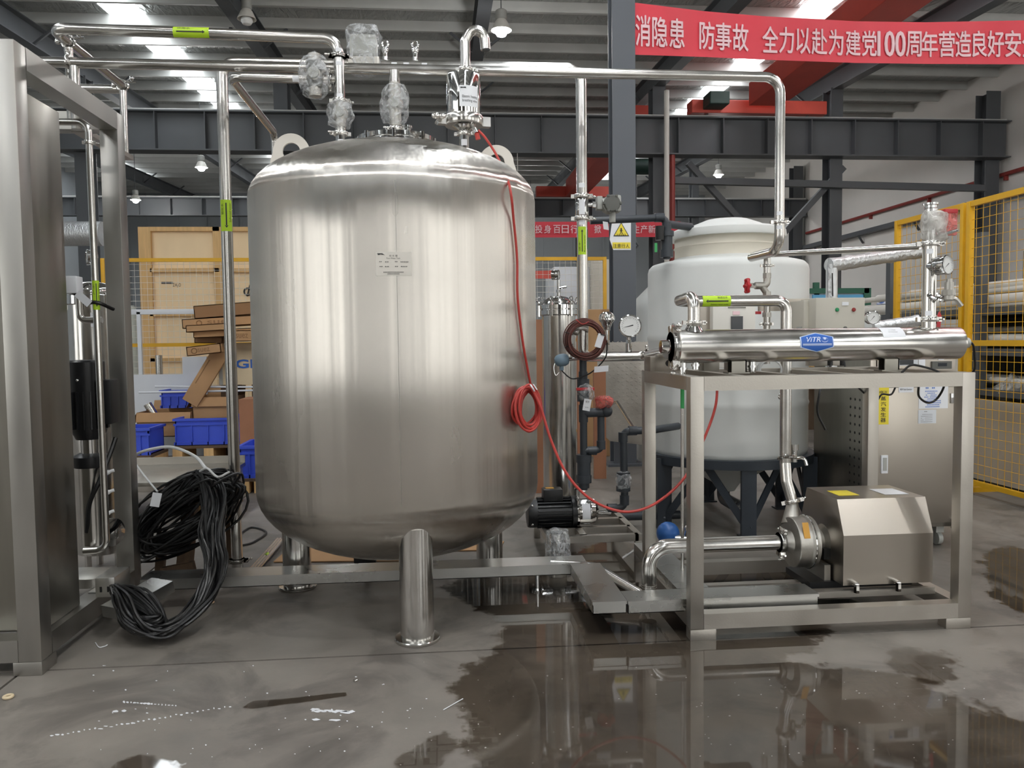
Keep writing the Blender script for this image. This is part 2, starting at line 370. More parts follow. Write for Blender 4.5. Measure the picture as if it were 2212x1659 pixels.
def text(name, body, w, h, m, parent, fmap, bold=0., rot=0., base=None, spacing=1.0, stack=False, fat=0.):
    """lettering w x h centred on the map origin"""
    cu = bpy.data.curves.new('txt', 'FONT'); cu.body = body; cu.size = 1; cu.offset = bold; cu.space_character = spacing
    cu.resolution_u = 3; cu.align_x = 'CENTER'
    if stack: cu.space_line = 1.0
    ob = bpy.data.objects.new('txt', cu); COL.objects.link(ob)
    dg = bpy.context.evaluated_depsgraph_get(); dg.update()
    me = bpy.data.meshes.new_from_object(ob.evaluated_get(dg)); bpy.data.objects.remove(ob); bpy.data.curves.remove(cu)
    xs = [p.co.x for p in me.vertices]; ys = [p.co.y for p in me.vertices]
    if not xs: return None
    cx, cy = (min(xs)+max(xs))/2, (min(ys)+max(ys))/2; sx, sy = w/max(1e-6, max(xs)-min(xs)), h/max(1e-6, max(ys)-min(ys))
    o0 = WPOS[parent] if parent else V(base or (0, 0, 0)); c, q = math.cos(rot), math.sin(rot)
    for p in me.vertices:
        a, b = (p.co.x-cx)*sx, (p.co.y-cy)*sy; p.co = fmap(a*c-b*q, a*q+b*c)-o0
    if fat:   # heavier strokes: the outline repeated at small offsets
        b0 = bmesh.new()
        nn = (fmap(.01, 0)-fmap(0, 0)).cross(fmap(0, .01)-fmap(0, 0)).normalized()
        for kk, (dx, dy) in enumerate(((0, 0), (fat, 0), (-fat, 0), (0, fat*.6), (0, -fat*.6))):
            off = fmap(dx*w, dy*h)-fmap(0, 0)+nn*.0015*kk; k = len(b0.verts); b0.from_mesh(me); b0.verts.ensure_lookup_table()
            for q in b0.verts[k:]: q.co += off
        b0.to_mesh(me); b0.free()
    me.materials.clear(); me.materials.append(MATS[m]); me.name = name
    o = bpy.data.objects.new(name, me); COL.objects.link(o); WPOS[o] = o0
    if parent: o.parent = parent
    return o
def patch(fmap, w, h, m, name, parent, n=8, t=None, poly=None):
    """a sticker following fmap"""
    mb = MB()
    if poly:
        mb.add([fmap(a, b) for a, b in poly], [list(range(len(poly)))])
        return mb.build(name, m, parent, smooth=False)
    vs = [fmap(-w/2+w*i/n, -h/2+h*j/n) for j in range(n+1) for i in range(n+1)]
    fs = [(j*(n+1)+i, j*(n+1)+i+1, (j+1)*(n+1)+i+1, (j+1)*(n+1)+i) for j in range(n) for i in range(n)]
    mb.add(vs, fs); return mb.build(name, m, parent)
def flow_label(parent, o, axis, r, length, n, arrow=1, top=None, bottom=None, m='lime_label', wid=None):
    """lime flow-direction sticker with an arrow, wrapped on a pipe"""
    wid = wid or r*2.3
    lab = patch(cyl_map(o, axis, n, r+.0012), length, wid, m, 'flow_label', parent, 10); lab['label'] = 'lime green flow label with a black arrow'
    fm = cyl_map(o, axis, n, r+.0022); L = length*.40*arrow; t = wid*.05
    mb = MB(); k = 8
    vs = []; 
    for i in range(k+1):
        s = -L+(2*L-L*.2)*i/k; vs += [fm(s, -t), fm(s, t)]
    mb.add(vs, [(2*i, 2*i+2, 2*i+3, 2*i+1) for i in range(k)])
    mb.add([fm(L*.8, -t*2.6), fm(L, 0), fm(L*.8, t*2.6)], [(0, 1, 2)]); mb.build('arrow', 'ink', lab, smooth=False)
    if top: text('lettering', top, length*.36, wid*.2, 'ink', lab, lambda a, b: fm(a-length*.2*arrow, b+wid*.3))
    if bottom: text('lettering', bottom, length*.62, wid*.17, 'ink', lab, lambda a, b: fm(a-length*.1*arrow, b-wid*.3))
    return lab
def clamp(parent, p, ax, r, side=(1, 0, 0), mm='pipe_steel'):
    """hinged sanitary clamp: two half rings, bolt lugs and a wing nut"""
    p, ax, side = V(p), V(ax).normalized(), V(side); side = (side-ax*side.dot(ax)).normalized(); t = ax.cross(side)
    R = r*1.42; h = max(.008, r*.36)
    mb = MB().lathe([(r*1.02, -h), (R*.96, -h), (R, -h*.6), (R, h*.6), (R*.96, h), (r*1.02, h)], p, ax, 24)
    for sg in (1, -1):
        q = p+side*sg*(R+r*.22); mb.bar(q-side*sg*r*.4-t*0, q+side*sg*r*.3, h*1.9, r*.55, t)
    c = mb.build('clamp', mm, parent)
    q = p+side*(R+r*.42)
    w = MB().cyl(q-t*r*.9, q+t*r*.5, r*.14, seg=8).cyl(q+t*r*.35, q+t*r*.75, r*.26, r*.2, seg=10)
    w.ball(q+t*r*.95+side*r*.42, r*.3, (1, .6, .8), 10).ball(q+t*r*.95-side*r*.05, r*.26, (1, .6, .8), 10)
    w.build('wing_nut', mm, c); return c
def gauge(parent, c, n, R, up=(0, 0, 1), ang=200, depth=.05, name='gauge'):
    c, n, up = V(c), V(n).normalized(), V(up); up = (up-n*up.dot(n)).normalized(); x = up.cross(n)
    g = MB().lathe([(R*.86, -depth), (R*.93, -depth*.9), (R*.93, -.004), (R, -.004), (R, .004), (R*.9, .006), (R*.88, .001), (R*.1, .0)], c, n, 32).build(name, 'polished_steel', parent)
    MB().lathe([(R*.87, .0012), (.001, .0014)], c, n, 32).build('dial', 'dial_white', g, smooth=False)
    mb = MB()
    for k in range(21):
        a = math.radians(225-270*k/20); d = x*math.cos(a)+up*math.sin(a); e = n.cross(d); r0 = R*(.66 if k % 5 else .6); o = c+n*.0022
        mb.add([o+d*r0-e*R*.012, o+d*R*.76-e*R*.012, o+d*R*.76+e*R*.012, o+d*r0+e*R*.012], [(0, 1, 2, 3)])
    mb.build('scale', 'ink', g, smooth=False)
    a = math.radians(ang); d = x*math.cos(a)+up*math.sin(a); e = n.cross(d); o = c+n*.003
    MB().add([o-d*R*.28-e*R*.05, o+d*R*.7, o-d*R*.28+e*R*.05], [(0, 1, 2)]).build('needle', 'ink', g, smooth=False)
    return g
def wrap(parent, p, r, h, ax=(0, 0, 1), m='clear_wrap', seed=1, name='plastic_wrap', prof=None, amp=.25):
    pr = prof or [(r*.45, -h*.5), (r*.8, -h*.4), (r*.95, -h*.15), (r, h*.1), (r*.9, h*.3), (r*.6, h*.45), (r*.3, h*.5)]
    k = []
    for i in range(len(pr)-1):
        for j in range(3):
            t = j/3; k.append((pr[i][0]*(1-t)+pr[i+1][0]*t, pr[i][1]*(1-t)+pr[i+1][1]*t))
    k.append(pr[-1])
    return MB().lathe(k, p, ax, 28).crumple(r*amp, 1.6/r, seed).build(name, m, parent, ang=180)
def camn(p):
    """unit vector from p towards the camera"""
    return (CAMPOS-V(p)).normalized()

# ================================================================== STRUCTURE
XL, XR, YF, YB = -15.0, 13.6, -10.0, 40.0
def zroof(y): return 7.75+.047*(y-18)
# floor: concrete slabs with sawn joints
floor = struct('floor', MB().box((XL, YF, -.3), (XR, YB, -.012)), 'tile_dark', smooth=False)
xs = [XL]+[-1.7+6*k for k in range(-2, 3)]+[XR]; ys = [YF]+[3.25+6*k for k in range(-2, 7)]+[YB]
for i in range(len(xs)-1):
    for j in range(len(ys)-1):
        MB().box((xs[i]+.006, ys[j]+.006, -.012), (xs[i+1]-.006, ys[j+1]-.006, 0), 0).build('slab', 'concrete_floor', floor, smooth=False)
# walls
struct('wall_right', MB().box((XR, YF, 0), (XR+.2, YB, 9.2)), 'light_wall', smooth=False)
struct('wall_left', MB().box((XL-.2, YF, 0), (XL, YB, 9.2)), 'far_wall', smooth=False)
wbk = struct('wall_back', MB().box((XL, YB, 0), (XR, YB+.2, 9.2)), 'far_wall', smooth=False)
for k in range(18):      # far cladding ribs
    x = XL+.7+k*1.5
    MB().box((x, YB-.06, .2), (x+.12, YB, 9)).build('cladding_rib', 'far_wall', wbk, smooth=False)
struct('wall_front', MB().box((XL, YF-.2, 0), (XR, YF, 9.2)), 'concrete_wall', smooth=False)
# unseen glowing panels and dark posts, added for fill and tank reflections
for n, (x0, x1, z0, z1) in enumerate([(-14.8, -11.2, .2, 5.2), (-4.5, -2.6, .2, 5.4), (1.6, 2.9, .2, 5.4), (3.3, 4.5, .2, 5.4), (5.9, 11.8, .2, 5.4)]):
    wn = struct('window_%d' % (n+1), MB().box((x0, YF, z0), (x1, YF+.03, z1)), 'window_glass', smooth=False)
    f = MB()
    for x in (x0, (x0+x1)/2, x1): f.box((x-.04, YF+.03, z0), (x+.04, YF+.07, z1))
    for z in (z0, (z0+z1)/2, z1): f.box((x0, YF+.03, z-.04), (x1, YF+.07, z+.04))
    f.build('window_frame', 'dark_steel', wn, smooth=False)
for n, (y0, y1, x) in enumerate([(-9.6, -6.2, XL), (-5.6, -3.0, XL), (-2.4, -.2, XL), (-8.3, -4.6, XR), (-.6, .6, XR), (3, 6, XR)]):
    struct('window_%d' % (6+n), MB().box((x-.02, y0, .3), (x+.02, y1, 5.0)), 'window_glass', smooth=False)  # side wall panels added out of view to glow as fill
for n, (x, wd) in enumerate([(-10.6, .5), (-6.5, .35), (-1.2, .4), (.6, .3), (5.2, .45), (12.7, .8)]):
    struct('trim_%d' % (n+1), MB().box((x-wd/2, YF+.02, 0), (x+wd/2, YF+.5, 6.2)), 'dark_steel', smooth=False)  # unseen dark post, added to band the tank's reflections
for n, (y, s) in enumerate([(-5.9, 0), (-2.7, 0), (.3, 0), (2.5, 0), (-9.2, 1), (-4.2, 1), (1.2, 1)]):
    struct('trim_%d' % (n+7), MB().box(((XL, XR-.35)[s], y-.2, 0), ((XL+.35, XR)[s], y+.2, 6.0)), 'dark_steel', smooth=False)  # more added dark posts along the side walls, for the reflections
# roof: foil-faced insulation, purlins, rafters, skylight sheets
a, b = zroof(YF), zroof(YB)
ceil = struct('ceiling', MB().add([(XL, YF, a), (XR, YF, a), (XR, YB, b), (XL, YB, b), (XL, YF, a+.1), (XR, YF, a+.1), (XR, YB, b+.1), (XL, YB, b+.1)],
        [(0, 1, 2, 3), (7, 6, 5, 4), (0, 4, 5, 1), (1, 5, 6, 2), (2, 6, 7, 3), (3, 7, 4, 0)]), 'roof_foil', smooth=False)
PUR = [y for y in [-9.4+1.16*k for k in range(43)] if y < YB-.3]
RAFX = [-12.0, -7.75, -3.48, .8, 5.07, 9.34]
proto = None
for y in PUR:
    z = zroof(y)
    if proto is None:
        proto = MB().box((XL, y-.035, z-.2), (XR, y-.028, z)).box((XL, y-.035, z-.2), (XR, y+.035, z-.193)).box((XL, y-.035, z-.007), (XR, y+.035, z)).box((XL, y+.028, z-.2), (XR, y+.035, z-.18))
        pu = proto.build('purlin', 'purlin_steel', ceil, smooth=False); py0, pz0 = y, z
    else:
        q = pu.copy(); COL.objects.link(q); q.location = (0, y-py0, z-pz0)
for x in RAFX:
    prof = [(-.12, 0), (.12, 0), (.12, .02), (.012, .03), (.012, .42), (.12, .43), (.12, .45), (-.12, .45), (-.12, .43), (-.012, .42), (-.012, .03), (-.12, .02)]
    mb = MB().prism(prof, (x, YF, zroof(YF)-.65), (1, 0, 0), (0, 0, 1), V((0, YB-YF, zroof(YB)-zroof(YF))))
    mb.build('rafter', 'dark_steel', ceil, smooth=False)
    for y in PUR[10::3]:
        for s in (-1, 1):
            MB().bar((x+s*.05, y, zroof(y)-.6), (x+s*.55, y, zroof(y)-.2), .045, .045).build('fly_brace', 'dark_steel', ceil, smooth=False)
for x0, x1 in ((-6.25, -5.6), (6.95, 7.55), (-12.9, -12.2), (1.0, 1.7)):
    for k in range(len(PUR)-1):
        y0, y1 = PUR[k]+.04, PUR[k+1]-.04
        if x0 == 1.0 and y0 > 9: continue
        if y0 > 34: continue
        MB().add([(x0, y0, zroof(y0)-.02), (x1, y0, zroof(y0)-.02), (x1, y1, zroof(y1)-.02), (x0, y1, zroof(y1)-.02),
                  (x0, y0, zroof(y0)), (x1, y0, zroof(y0)), (x1, y1, zroof(y1)), (x0, y1, zroof(y1))],
                 [(0, 3, 2, 1), (4, 5, 6, 7), (0, 1, 5, 4), (1, 2, 6, 5), (2, 3, 7, 6), (3, 0, 4, 7)]).build('skylight_sheet', 'skylight_sheet', ceil, smooth=False)

# runway beams with stiffeners, columns
def runway(y, ztop, h, fw, label, step, xa=XL+.1, xb=XR-.1):
    o = thing('crane_runway_beam', label, 'beam', (0, y, ztop-h))
    MB().box((xa, y-.012, ztop-h), (xb, y+.012, ztop)).build('web', 'dark_steel', o, smooth=False)
    MB().box((xa, y-fw, ztop-.03), (xb, y+fw, ztop)).build('top_flange', 'dark_steel', o, smooth=False)
    MB().box((xa, y-fw, ztop-h), (xb, y+fw, ztop-h+.03)).build('bottom_flange', 'dark_steel', o, smooth=False)
    MB().box((xa, y-.03, ztop), (xb, y+.03, ztop+.07)).build('rail', 'purlin_steel', o, smooth=False)
    x = xa+.4; s0 = None
    while x < xb-.2:
        if s0 is None: s0 = MB().box((x-.008, y-fw+.02, ztop-h+.03), (x+.008, y-.012, ztop-.03)).build('stiffener', 'dark_steel', o, smooth=False); x00 = x
        else:
            c = s0.copy(); COL.objects.link(c); c.parent = o; c.location = (x-x00, 0, 0)
        x += step
    return o
runway(18.0, 6.36, .86, .2, 'dark steel crane runway beam with stiffeners spanning the hall behind the tall steel tank', 1.05)
runway(28.4, 6.36, .62, .16, 'farther dark crane runway beam seen below the nearer one', 1.05)
def hcol(x, y, z0, z1, label, wx=.26, wy=.36, m='column_paint'):
    o = thing('steel_column', label, 'column', (x, y, z0))
    MB().box((x-wx/2, y-wy/2, z0), (x+wx/2, y-wy/2+.018, z1)).build('front_flange', m, o, smooth=False)
    MB().box((x-wx/2, y+wy/2-.018, z0), (x+wx/2, y+wy/2, z1)).build('rear_flange', m, o, smooth=False)
    MB().box((x-.007, y-wy/2+.018, z0), (x+.007, y+wy/2-.018, z1)).build('web', m, o, smooth=False)
    MB().box((x-wx*.8, y-wy*.75, z0), (x+wx*.8, y+wy*.75, z0+.025)).build('base_plate', m, o, smooth=False)
    return o
c0 = at(1345, 700, 8.0)
hcol(c0.x, 8.0, 0, zroof(8)-.22, 'nearest dark grey steel column, carrying the white and yellow pedestrian warning sign', .235, .2)
WHICH = {-7.75: 'behind the left steel frame', -3.48: 'behind the left part of the tall tank', .8: 'behind the breathing filter',
         5.07: 'between the near column and the white plastic tank', 9.34: 'in front of the white right wall', -12.0: 'at the far left'}
for x in RAFX[1:]:
    hcol(x, 18.3, 0, zroof(18.3)-.62, 'dark steel column under the near runway beam, %s' % WHICH[x], .3, .4, 'dark_steel')
    if x > 1: hcol(x, 28.7, 0, zroof(28.7)-.62, 'small far steel column %s' % ('seen just left of the near dark column' if x < 6 else 'seen above the white plastic tank'), .26, .36, 'dark_steel')
hcol(XR-.35, 28.7, 0, zroof(28.7)-.62, 'dark steel column in the far corner of the white right wall', .36, .4, 'dark_steel')
hcol(XR-.35, 18.3, 0, zroof(18)-.62, 'dark steel column against the right wall behind the yellow fence', .36, .4, 'dark_steel')
# bracing
def strut(p, q, w, label, m='dark_steel'):
    o = MB().bar(p, q, w, w).build('brace', m, None, smooth=False, base=p); return tag(o, label, 'brace')
strut(at(1822, 362, 18.2), at(1655, 545, 18.2), .13, 'slanting dark brace running down to the left from the right column')
strut(at(1486, 352, 18.25), at(1625, 505, 18.25), .13, 'slanting dark brace running down to the right above the white plastic tank')
strut((5.25, 18.0, 4.95), (XR-.6, 18.0, 4.8), .15, 'level dark tie bar across the upper right columns')
o = MB().bar((XR-.12, 8.5, 4.62), (XR-.12, 18, 4.62), .2, .14).bar((XR-.12, 18.6, 4.62), (XR-.12, 28.4, 4.62), .2, .14)
for k in range(7): o.bar((XR-.03, 9.5+3*k, 4.3), (XR-.2, 9.5+3*k, 4.55), .05, .05)
tag(o.build('cable_ledge', 'dark_steel', None, smooth=False, base=(XR-.12, 20, 4.6)), 'grey ledge with small brackets running along the white right wall', 'ledge')
o = MB().tube([(XR-.08, 8.5, 5.15), (XR-.08, 28.4, 5.15)], .05, 8)
for k in range(6): o.box((XR-.1, 9+3*k, 5.0), (XR-.005, 9.05+3*k, 5.12))
tag(o.build('fire_pipe', 'pipe_red', None, base=(XR-.1, 20, 5.15)), 'thin dark red pipe running along the right wall above the grey ledge', 'pipe')
p = at(1452, 480, 17.9)
tag(MB().tube([(p.x, 17.9, 0.05), (p.x, 17.9, 5.5)], .07, 10).build('fire_riser', 'pipe_red', None, base=(p.x, 17.9, 0)), 'dark red vertical pipe standing beside a column left of the white tank', 'pipe')
tag(MB().tube([(p.x-.17, 17.75, 0.05), (p.x-.17, 17.75, 6.9)], .06, 10).build('drain_pipe', 'white_pipe', None, base=(p.x-.17, 17.85, 0)), 'pale vertical drain pipe next to the dark red pipe', 'pipe')
# cranes
gx = 7.35
cr = thing('bridge_crane', 'red overhead crane girder running back under the roof behind the red banner', 'crane', (gx, 12, 6.44))
mb = MB().box((gx-.35, 1.0, 6.55), (gx+.35, 17.6, 7.05), .01); mb.build('box_girder', 'girder_red', cr, smooth=False)
MB().box((gx+.36, 1.0, 6.62), (gx+.5, 17.4, 6.7)).build('cable_rail', 'girder_red', cr, smooth=False)
MB().box((gx-1.6, 17.8, 6.44), (gx+1.6, 18.2, 6.74), .02).build('end_truck', 'girder_red', cr, smooth=False)
for s in (-1.2, 1.2): MB().cyl((gx+s, 17.93, 6.5), (gx+s, 18.07, 6.5), .07).build('wheel', 'dark_steel', cr)
MB().box((gx-1.35, 17.3, 6.5), (gx-.9, 17.8, 6.78), .02).build('drive_motor', 'green_motor', cr, smooth=False)
q = at(1262, 420, 26.5)
c2 = thing('bridge_crane', 'far red overhead crane girder seen left of the near dark column', 'crane', (q.x, 24, 5.6))
MB().box((q.x-.35, 19.2, 6.44), (q.x+.35, 28.2, 7.0)).build('box_girder', 'girder_red', c2, smooth=False)
MB().box((q.x-1.4, 28.25, 6.44), (q.x+1.4, 28.6, 6.8)).build('end_truck', 'girder_red', c2, smooth=False)
q = at(1378, 360, 22)
c3 = thing('chain_hoist', 'green hoist with a hook hanging high up right of the near column', 'hoist', tuple(q))
MB().box((q.x-.75, 21.8, q.z+.35), (q.x+.45, 22.2, q.z+.6)).build('trolley', 'white_pipe', c3, smooth=False)
MB().cyl((q.x-.35, 22, q.z), (q.x+.35, 22, q.z), .22).build('drum', 'green_motor', c3)
MB().cyl((q.x+.36, 22, q.z-.02), (q.x+.5, 22, q.z-.02), .17).build('motor_cap', 'green_motor', c3)
for s in (-.15, -.05): MB().tube([(q.x+s, 22, q.z-.15), (q.x+s, 22, q.z-1.9)], .015, 6).build('rope', 'dark_steel', c3)
MB().tube([(q.x-.1, 22, q.z-1.9), (q.x-.1, 22, q.z-2.05), (q.x, 22, q.z-2.2), (q.x-.1, 22, q.z-2.3), (q.x-.18, 22, q.z-2.2)], .03, 6).build('hook', 'dark_steel', c3)
# pendant high-bay lamps
def lamp(x, y, z, label, lit=True):
    zc = zroof(y)-.2
    o = thing('pendant_lamp', label, 'lamp', (x, y, z), 'high-bay pendant lamps')
    MB().tube([(x, y, z+.3), (x, y, zc)], .008, 6).build('rod', 'dark_steel', o)
    MB().lathe([(.06, .32), (.09, .3), (.09, .18), (.07, .16)], (x, y, z), seg=16).build('housing', 'instr_grey', o)
    MB().lathe([(.06, .18), (.1, .13), (.15, .02), (.16, 0), (.15, 0), (.09, .11)], (x, y, z), seg=20).build('lamp_shade', 'white_pipe', o)
    MB().lathe([(.05, .06), (.09, .02), (.1, -.03), (.07, -.08), (.01, -.1)], (x, y, z), seg=16).build('bulb', 'lamp_glow' if lit else 'dial_white', o)
    if not lit: return
    l = bpy.data.lights.new('lamp_light', 'POINT'); l.shadow_soft_size = .1; l.energy = LAMP_W; l.color = (1, .985, .965)
    lo = bpy.data.objects.new('lamp_light', l); COL.objects.link(lo); lo.parent = o; lo.location = (0, 0, -.13)
p = at(1083, 66, 12.6); lamp(p.x, p.y, p.z, 'glowing pendant lamp high above the breathing filter')
p = at(435, 362, 22.0); lamp(p.x, p.y, p.z, 'small far pendant lamp seen left of the tall tank top')
p = at(293, 432, 26.5); lamp(p.x, p.y, p.z, 'small far pendant lamp seen just right of the left frame post')
p = at(1552, 378, 24.0); lamp(p.x, p.y, p.z, 'small far pendant lamp above the white plastic tank lid')
p = at(1432, 440, 30.0); lamp(p.x, p.y, p.z, 'tiny far pendant lamp left of the white plastic tank')
p = at(533, 42, 14.0); lamp(p.x, p.y, p.z, 'unlit looking grey pendant lamp beside the left skylight strip', False)
for x, y, t in [(-5.5, 4, 'over the left frame out of view'), (-2.0, 1.5, 'over the floor left of the photographer'), (1.6, 2.0, 'over the floor in front of the right skid'), (5.0, 3.5, 'over the aisle beside the right fence'), (8.6, 6.5, 'over the pipe rack behind the right fence'), (-6.5, -4, 'farthest left behind the photographer'), (-2.2, -4.5, 'behind the photographer slightly left'), (2.4, -4.2, 'behind the photographer slightly right'), (6.8, -4, 'farthest right behind the photographer')]:
    lamp(x, y, 6.2, 'high pendant lamp '+t)
lamp(11.6, 10.2, 6.3, 'high pendant lamp beside the right wall out of view')  # added lamp, unseen, brightens the right wall
lamp(-4.5, 35, 6.85, 'pendant lamp at the far back, left, hidden by the far beam'); lamp(4.0, 35, 6.85, 'pendant lamp at the far back, right, hidden by the far beam')  # two added lamps, unseen, brighten the far back wall

# water on the floor
def sd_poly(p, poly):
    ins = False; d = 1e9; n = len(poly)
    for i in range(n):
        a, b = poly[i], poly[(i+1) % n]; e = b-a; t = max(0, min(1, (p-a).dot(e)/e.length_squared)); d = min(d, (p-a-e*t).length)
        if (a.y > p.y) != (b.y > p.y) and p.x < (b.x-a.x)*(p.y-a.y)/(b.y-a.y)+a.x: ins = not ins
    return d if ins else -d
def puddle(name, pix, bias, label, cell=.035, lim=.45, gain=1.):
    poly = [fl(*q).to_2d() for q in pix]; x0 = min(p.x for p in poly)-.2; x1 = max(p.x for p in poly)+.2; y0 = min(p.y for p in poly)-.2; y1 = max(p.y for p in poly)+.2
    nx, ny = int((x1-x0)/cell)+1, int((y1-y0)/cell)+1; vs = []; film = []
    for j in range(ny+1):
        for i in range(nx+1):
            p = V((x0+i*cell, y0+j*cell)); vs.append((p.x, p.y, .0022)); film.append(max(-lim, min(lim, sd_poly(p, poly)*gain))+bias)
    fs = [(j*(nx+1)+i, j*(nx+1)+i+1, (j+1)*(nx+1)+i+1, (j+1)*(nx+1)+i) for j in range(ny) for i in range(nx)]
    fs = [f for f in fs if max(film[k] for k in f) > -.28]
    used = sorted({k for f in fs for k in f}); mp = {k: i for i, k in enumerate(used)}
    mb = MB().add([vs[k] for k in used], [[mp[k] for k in f] for f in fs]); c = sum((V(v) for v in mb.v), V())/len(mb.v)
    o = mb.build(name, 'water_film', None, smooth=False, base=(c.x, c.y, 0))
    at_ = o.data.attributes.new('film', 'FLOAT', 'POINT'); at_.data.foreach_set('value', [film[k] for k in used])
    return tag(o, label, 'water', kind='stuff')
puddle('puddle', [(990, 1465), (1045, 1420), (1085, 1390), (1065, 1335), (1000, 1308), (960, 1268), (1010, 1235), (1150, 1205), (1240, 1190), (1330, 1160), (1420, 1200), (1760, 1230), (1840, 1300),
                  (1760, 1405), (1660, 1425), (1800, 1440), (1960, 1455), (2060, 1500), (2212, 1560), (2420, 1720), (2300, 1850), (1090, 1850), (1060, 1700), (1010, 1610), (1012, 1560), (970, 1500)], 0,
       'wide sheet of water over the concrete in front of and under the right skid')
puddle('puddle', [(2095, 1190), (2180, 1170), (2300, 1200), (2320, 1330), (2200, 1345), (2110, 1290)], -.06, 'broken wet patches on the concrete at the right edge', .04)
puddle('puddle', [(1890, 1395), (1990, 1390), (2090, 1420), (2110, 1480), (2000, 1490), (1900, 1450)], -.05, 'broken wet patches in front of the right foot of the skid', .03)
puddle('puddle', [(845, 1640), (900, 1595), (960, 1570), (992, 1600), (975, 1640), (940, 1700), (850, 1700)], -.02, 'dark splash of water beside the puddle edge at the bottom centre', .02, .45, 2.2)
puddle('puddle', [(230, 1655), (300, 1632), (380, 1645), (420, 1680), (380, 1740), (240, 1740)], -.02, 'small splash of water at the bottom left edge', .02, .45, 2.2)
puddle('puddle', [(520, 1530), (545, 1516), (640, 1508), (745, 1497), (750, 1504), (650, 1518), (545, 1532)], .01, 'thin dark streak of water on the dry concrete in front of the tank', .01, .45, 9.)
# white paint drips on the slab
mb = MB(); rnd = random.Random(3)
def drip(px, py, rx, ry):
    c = fl(px, py); n = 9; ex = fl(px+rx, py)-c; ey = fl(px, py+ry)-c
    mb.add([c+ex*math.cos(2*math.pi*k/n)*rnd.uniform(.7, 1.2)+ey*math.sin(2*math.pi*k/n)*rnd.uniform(.6, 1.2)+V((0, 0, .0012)) for k in range(n)], [list(range(n))])
for k in range(34):
    t = k/33; drip(112+t*385, 1591-t*65+rnd.uniform(-2, 2), rnd.uniform(1.5, 7)*(1-.5*t), rnd.uniform(1, 2.4))
for k in range(16):
    t = k/15; drip(268+t*112, 1517+t*8, rnd.uniform(1.5, 8)*(1-.7*t), rnd.uniform(1, 2.6))
for q in ((250, 1537, 7, 2.5), (268, 1536, 6, 2.5), (318, 1541, 3, 1.5)): drip(*q)
for k in range(26): drip(676+k*3.4, 1535+k*.2+rnd.uniform(-3, 2), rnd.uniform(2, 9), rnd.uniform(1, 3))
for q in ((660, 1555, 2, 1.5), (682, 1555, 9, 2.6), (724, 1556, 13, 2.6), (750, 1558, 2, 1.5)): drip(*q)
for k in range(140):
    drip(rnd.uniform(200, 2150), rnd.uniform(1430, 1655), rnd.uniform(.8, 2.6), rnd.uniform(.6, 1.6))
o = mb.build('paint_drips', 'white_label', None, smooth=False, base=fl(400, 1560)); tag(o, 'dashes and specks of white paint spilled on the concrete', 'paint', kind='stuff')

# ================================================================== TALL STAINLESS TANK
TX, TY, TR, ZB, ZT, HH, HB = -.226, 4.0, .698, .59, 1.985, .28, .353
tank = thing('storage_tank', 'tall brushed stainless steel storage tank on three tubular legs', 'tank', (TX, TY, 0))
prof = [(TR*math.sin(a), ZB-HB*math.cos(a)) for a in [math.pi/2*k/14 for k in range(15)]]
prof += [(TR, ZB+(ZT-ZB)*k/6) for k in range(1, 6)]
prof += [(TR*math.cos(a), ZT+HH*math.sin(a)) for a in [math.pi/2*k/14 for k in range(15)]]
MB().lathe(prof, (TX, TY, 0), seg=96).build('shell', 'tank_steel', tank, ang=60)
for ang in (-81, 159, 39):
    r = .605; x, y = TX+r*math.cos(math.radians(ang)), TY+r*math.sin(math.radians(ang))
    lg = MB().lathe([(.074, .01), (.074, .5)], (x, y, 0), seg=36).build('leg', 'pipe_steel', tank)
    MB().lathe([(.098, 0), (.1, .004), (.1, .012), (.097, .016), (.076, .018)], (x, y, 0), seg=36).build('foot_plate', 'pipe_steel', lg)
sa = math.radians(-86.5)
MB().tube([(TX+(TR+.0005)*math.cos(sa), TY+(TR+.0005)*math.sin(sa), z) for z in (ZB+.02, 1.2, ZT-.02)], .0009, 6).build('weld_seam', 'satin_steel', tank)
# manhole lid
LZ = at(835, 296, TY+.16-.1).z
MB().lathe([(.185, ZT+HH-.05), (.185, LZ-.01)], (TX+.005, TY+.16, 0), seg=40).build('manhole_neck', 'pipe_steel', tank)
MB().lathe([(.19, -.06), (.19, -.012), (.2, -.01), (.2, .012), (.19, .016), (.12, .03), (.01, .034)], (TX+.005, TY+.16, LZ), seg=40).build('manhole_lid', 'polished_steel', tank)
for k in range(8):
    a = 2*math.pi*k/8; MB().cyl((TX+.005+.195*math.cos(a), TY+.16+.195*math.sin(a), LZ-.02), (TX+.005+.195*math.cos(a), TY+.16+.195*math.sin(a), LZ+.02), .011, seg=10).build('lid_bolt', 'polished_steel', tank)
def dome(px, Y, y0=305):
    p = at(px, y0, Y); r2 = ((p.x-TX)**2+(p.y-TY)**2)/TR**2; return V((p.x, p.y, ZT+HH*math.sqrt(max(0, 1-r2))))
n1 = dome(736, 3.95, 300); n2 = dome(855, 4.03, 300); n3 = dome(1003, 3.96, 320); n4 = dome(878, 4.05, 300)
h1, h2n, h3, h4 = at(736, 292, 3.95).z-n1.z, at(855, 282, 4.03).z-n2.z, at(1003, 292, 3.96).z-n3.z, at(878, 278, 4.05).z-n4.z
for p, h, r in ((n1, h1, .025), (n2, h2n, .025), (n3, h3, .025), (n4, h4, .023)):
    nz = MB().lathe([(r, -.03), (r, h), (r*1.36, h+.002), (r*1.36, h+.012), (r*.9, h+.014)], p, seg=24).build('nozzle', 'polished_steel', tank)
    if p is not n4:
        cm = cyl_map(p+V((0, 0, h-.04)), (0, 0, 1), camn(p), r+.001); patch(cm, .03, .03, 'white_label', 'tag_label', nz, 4)
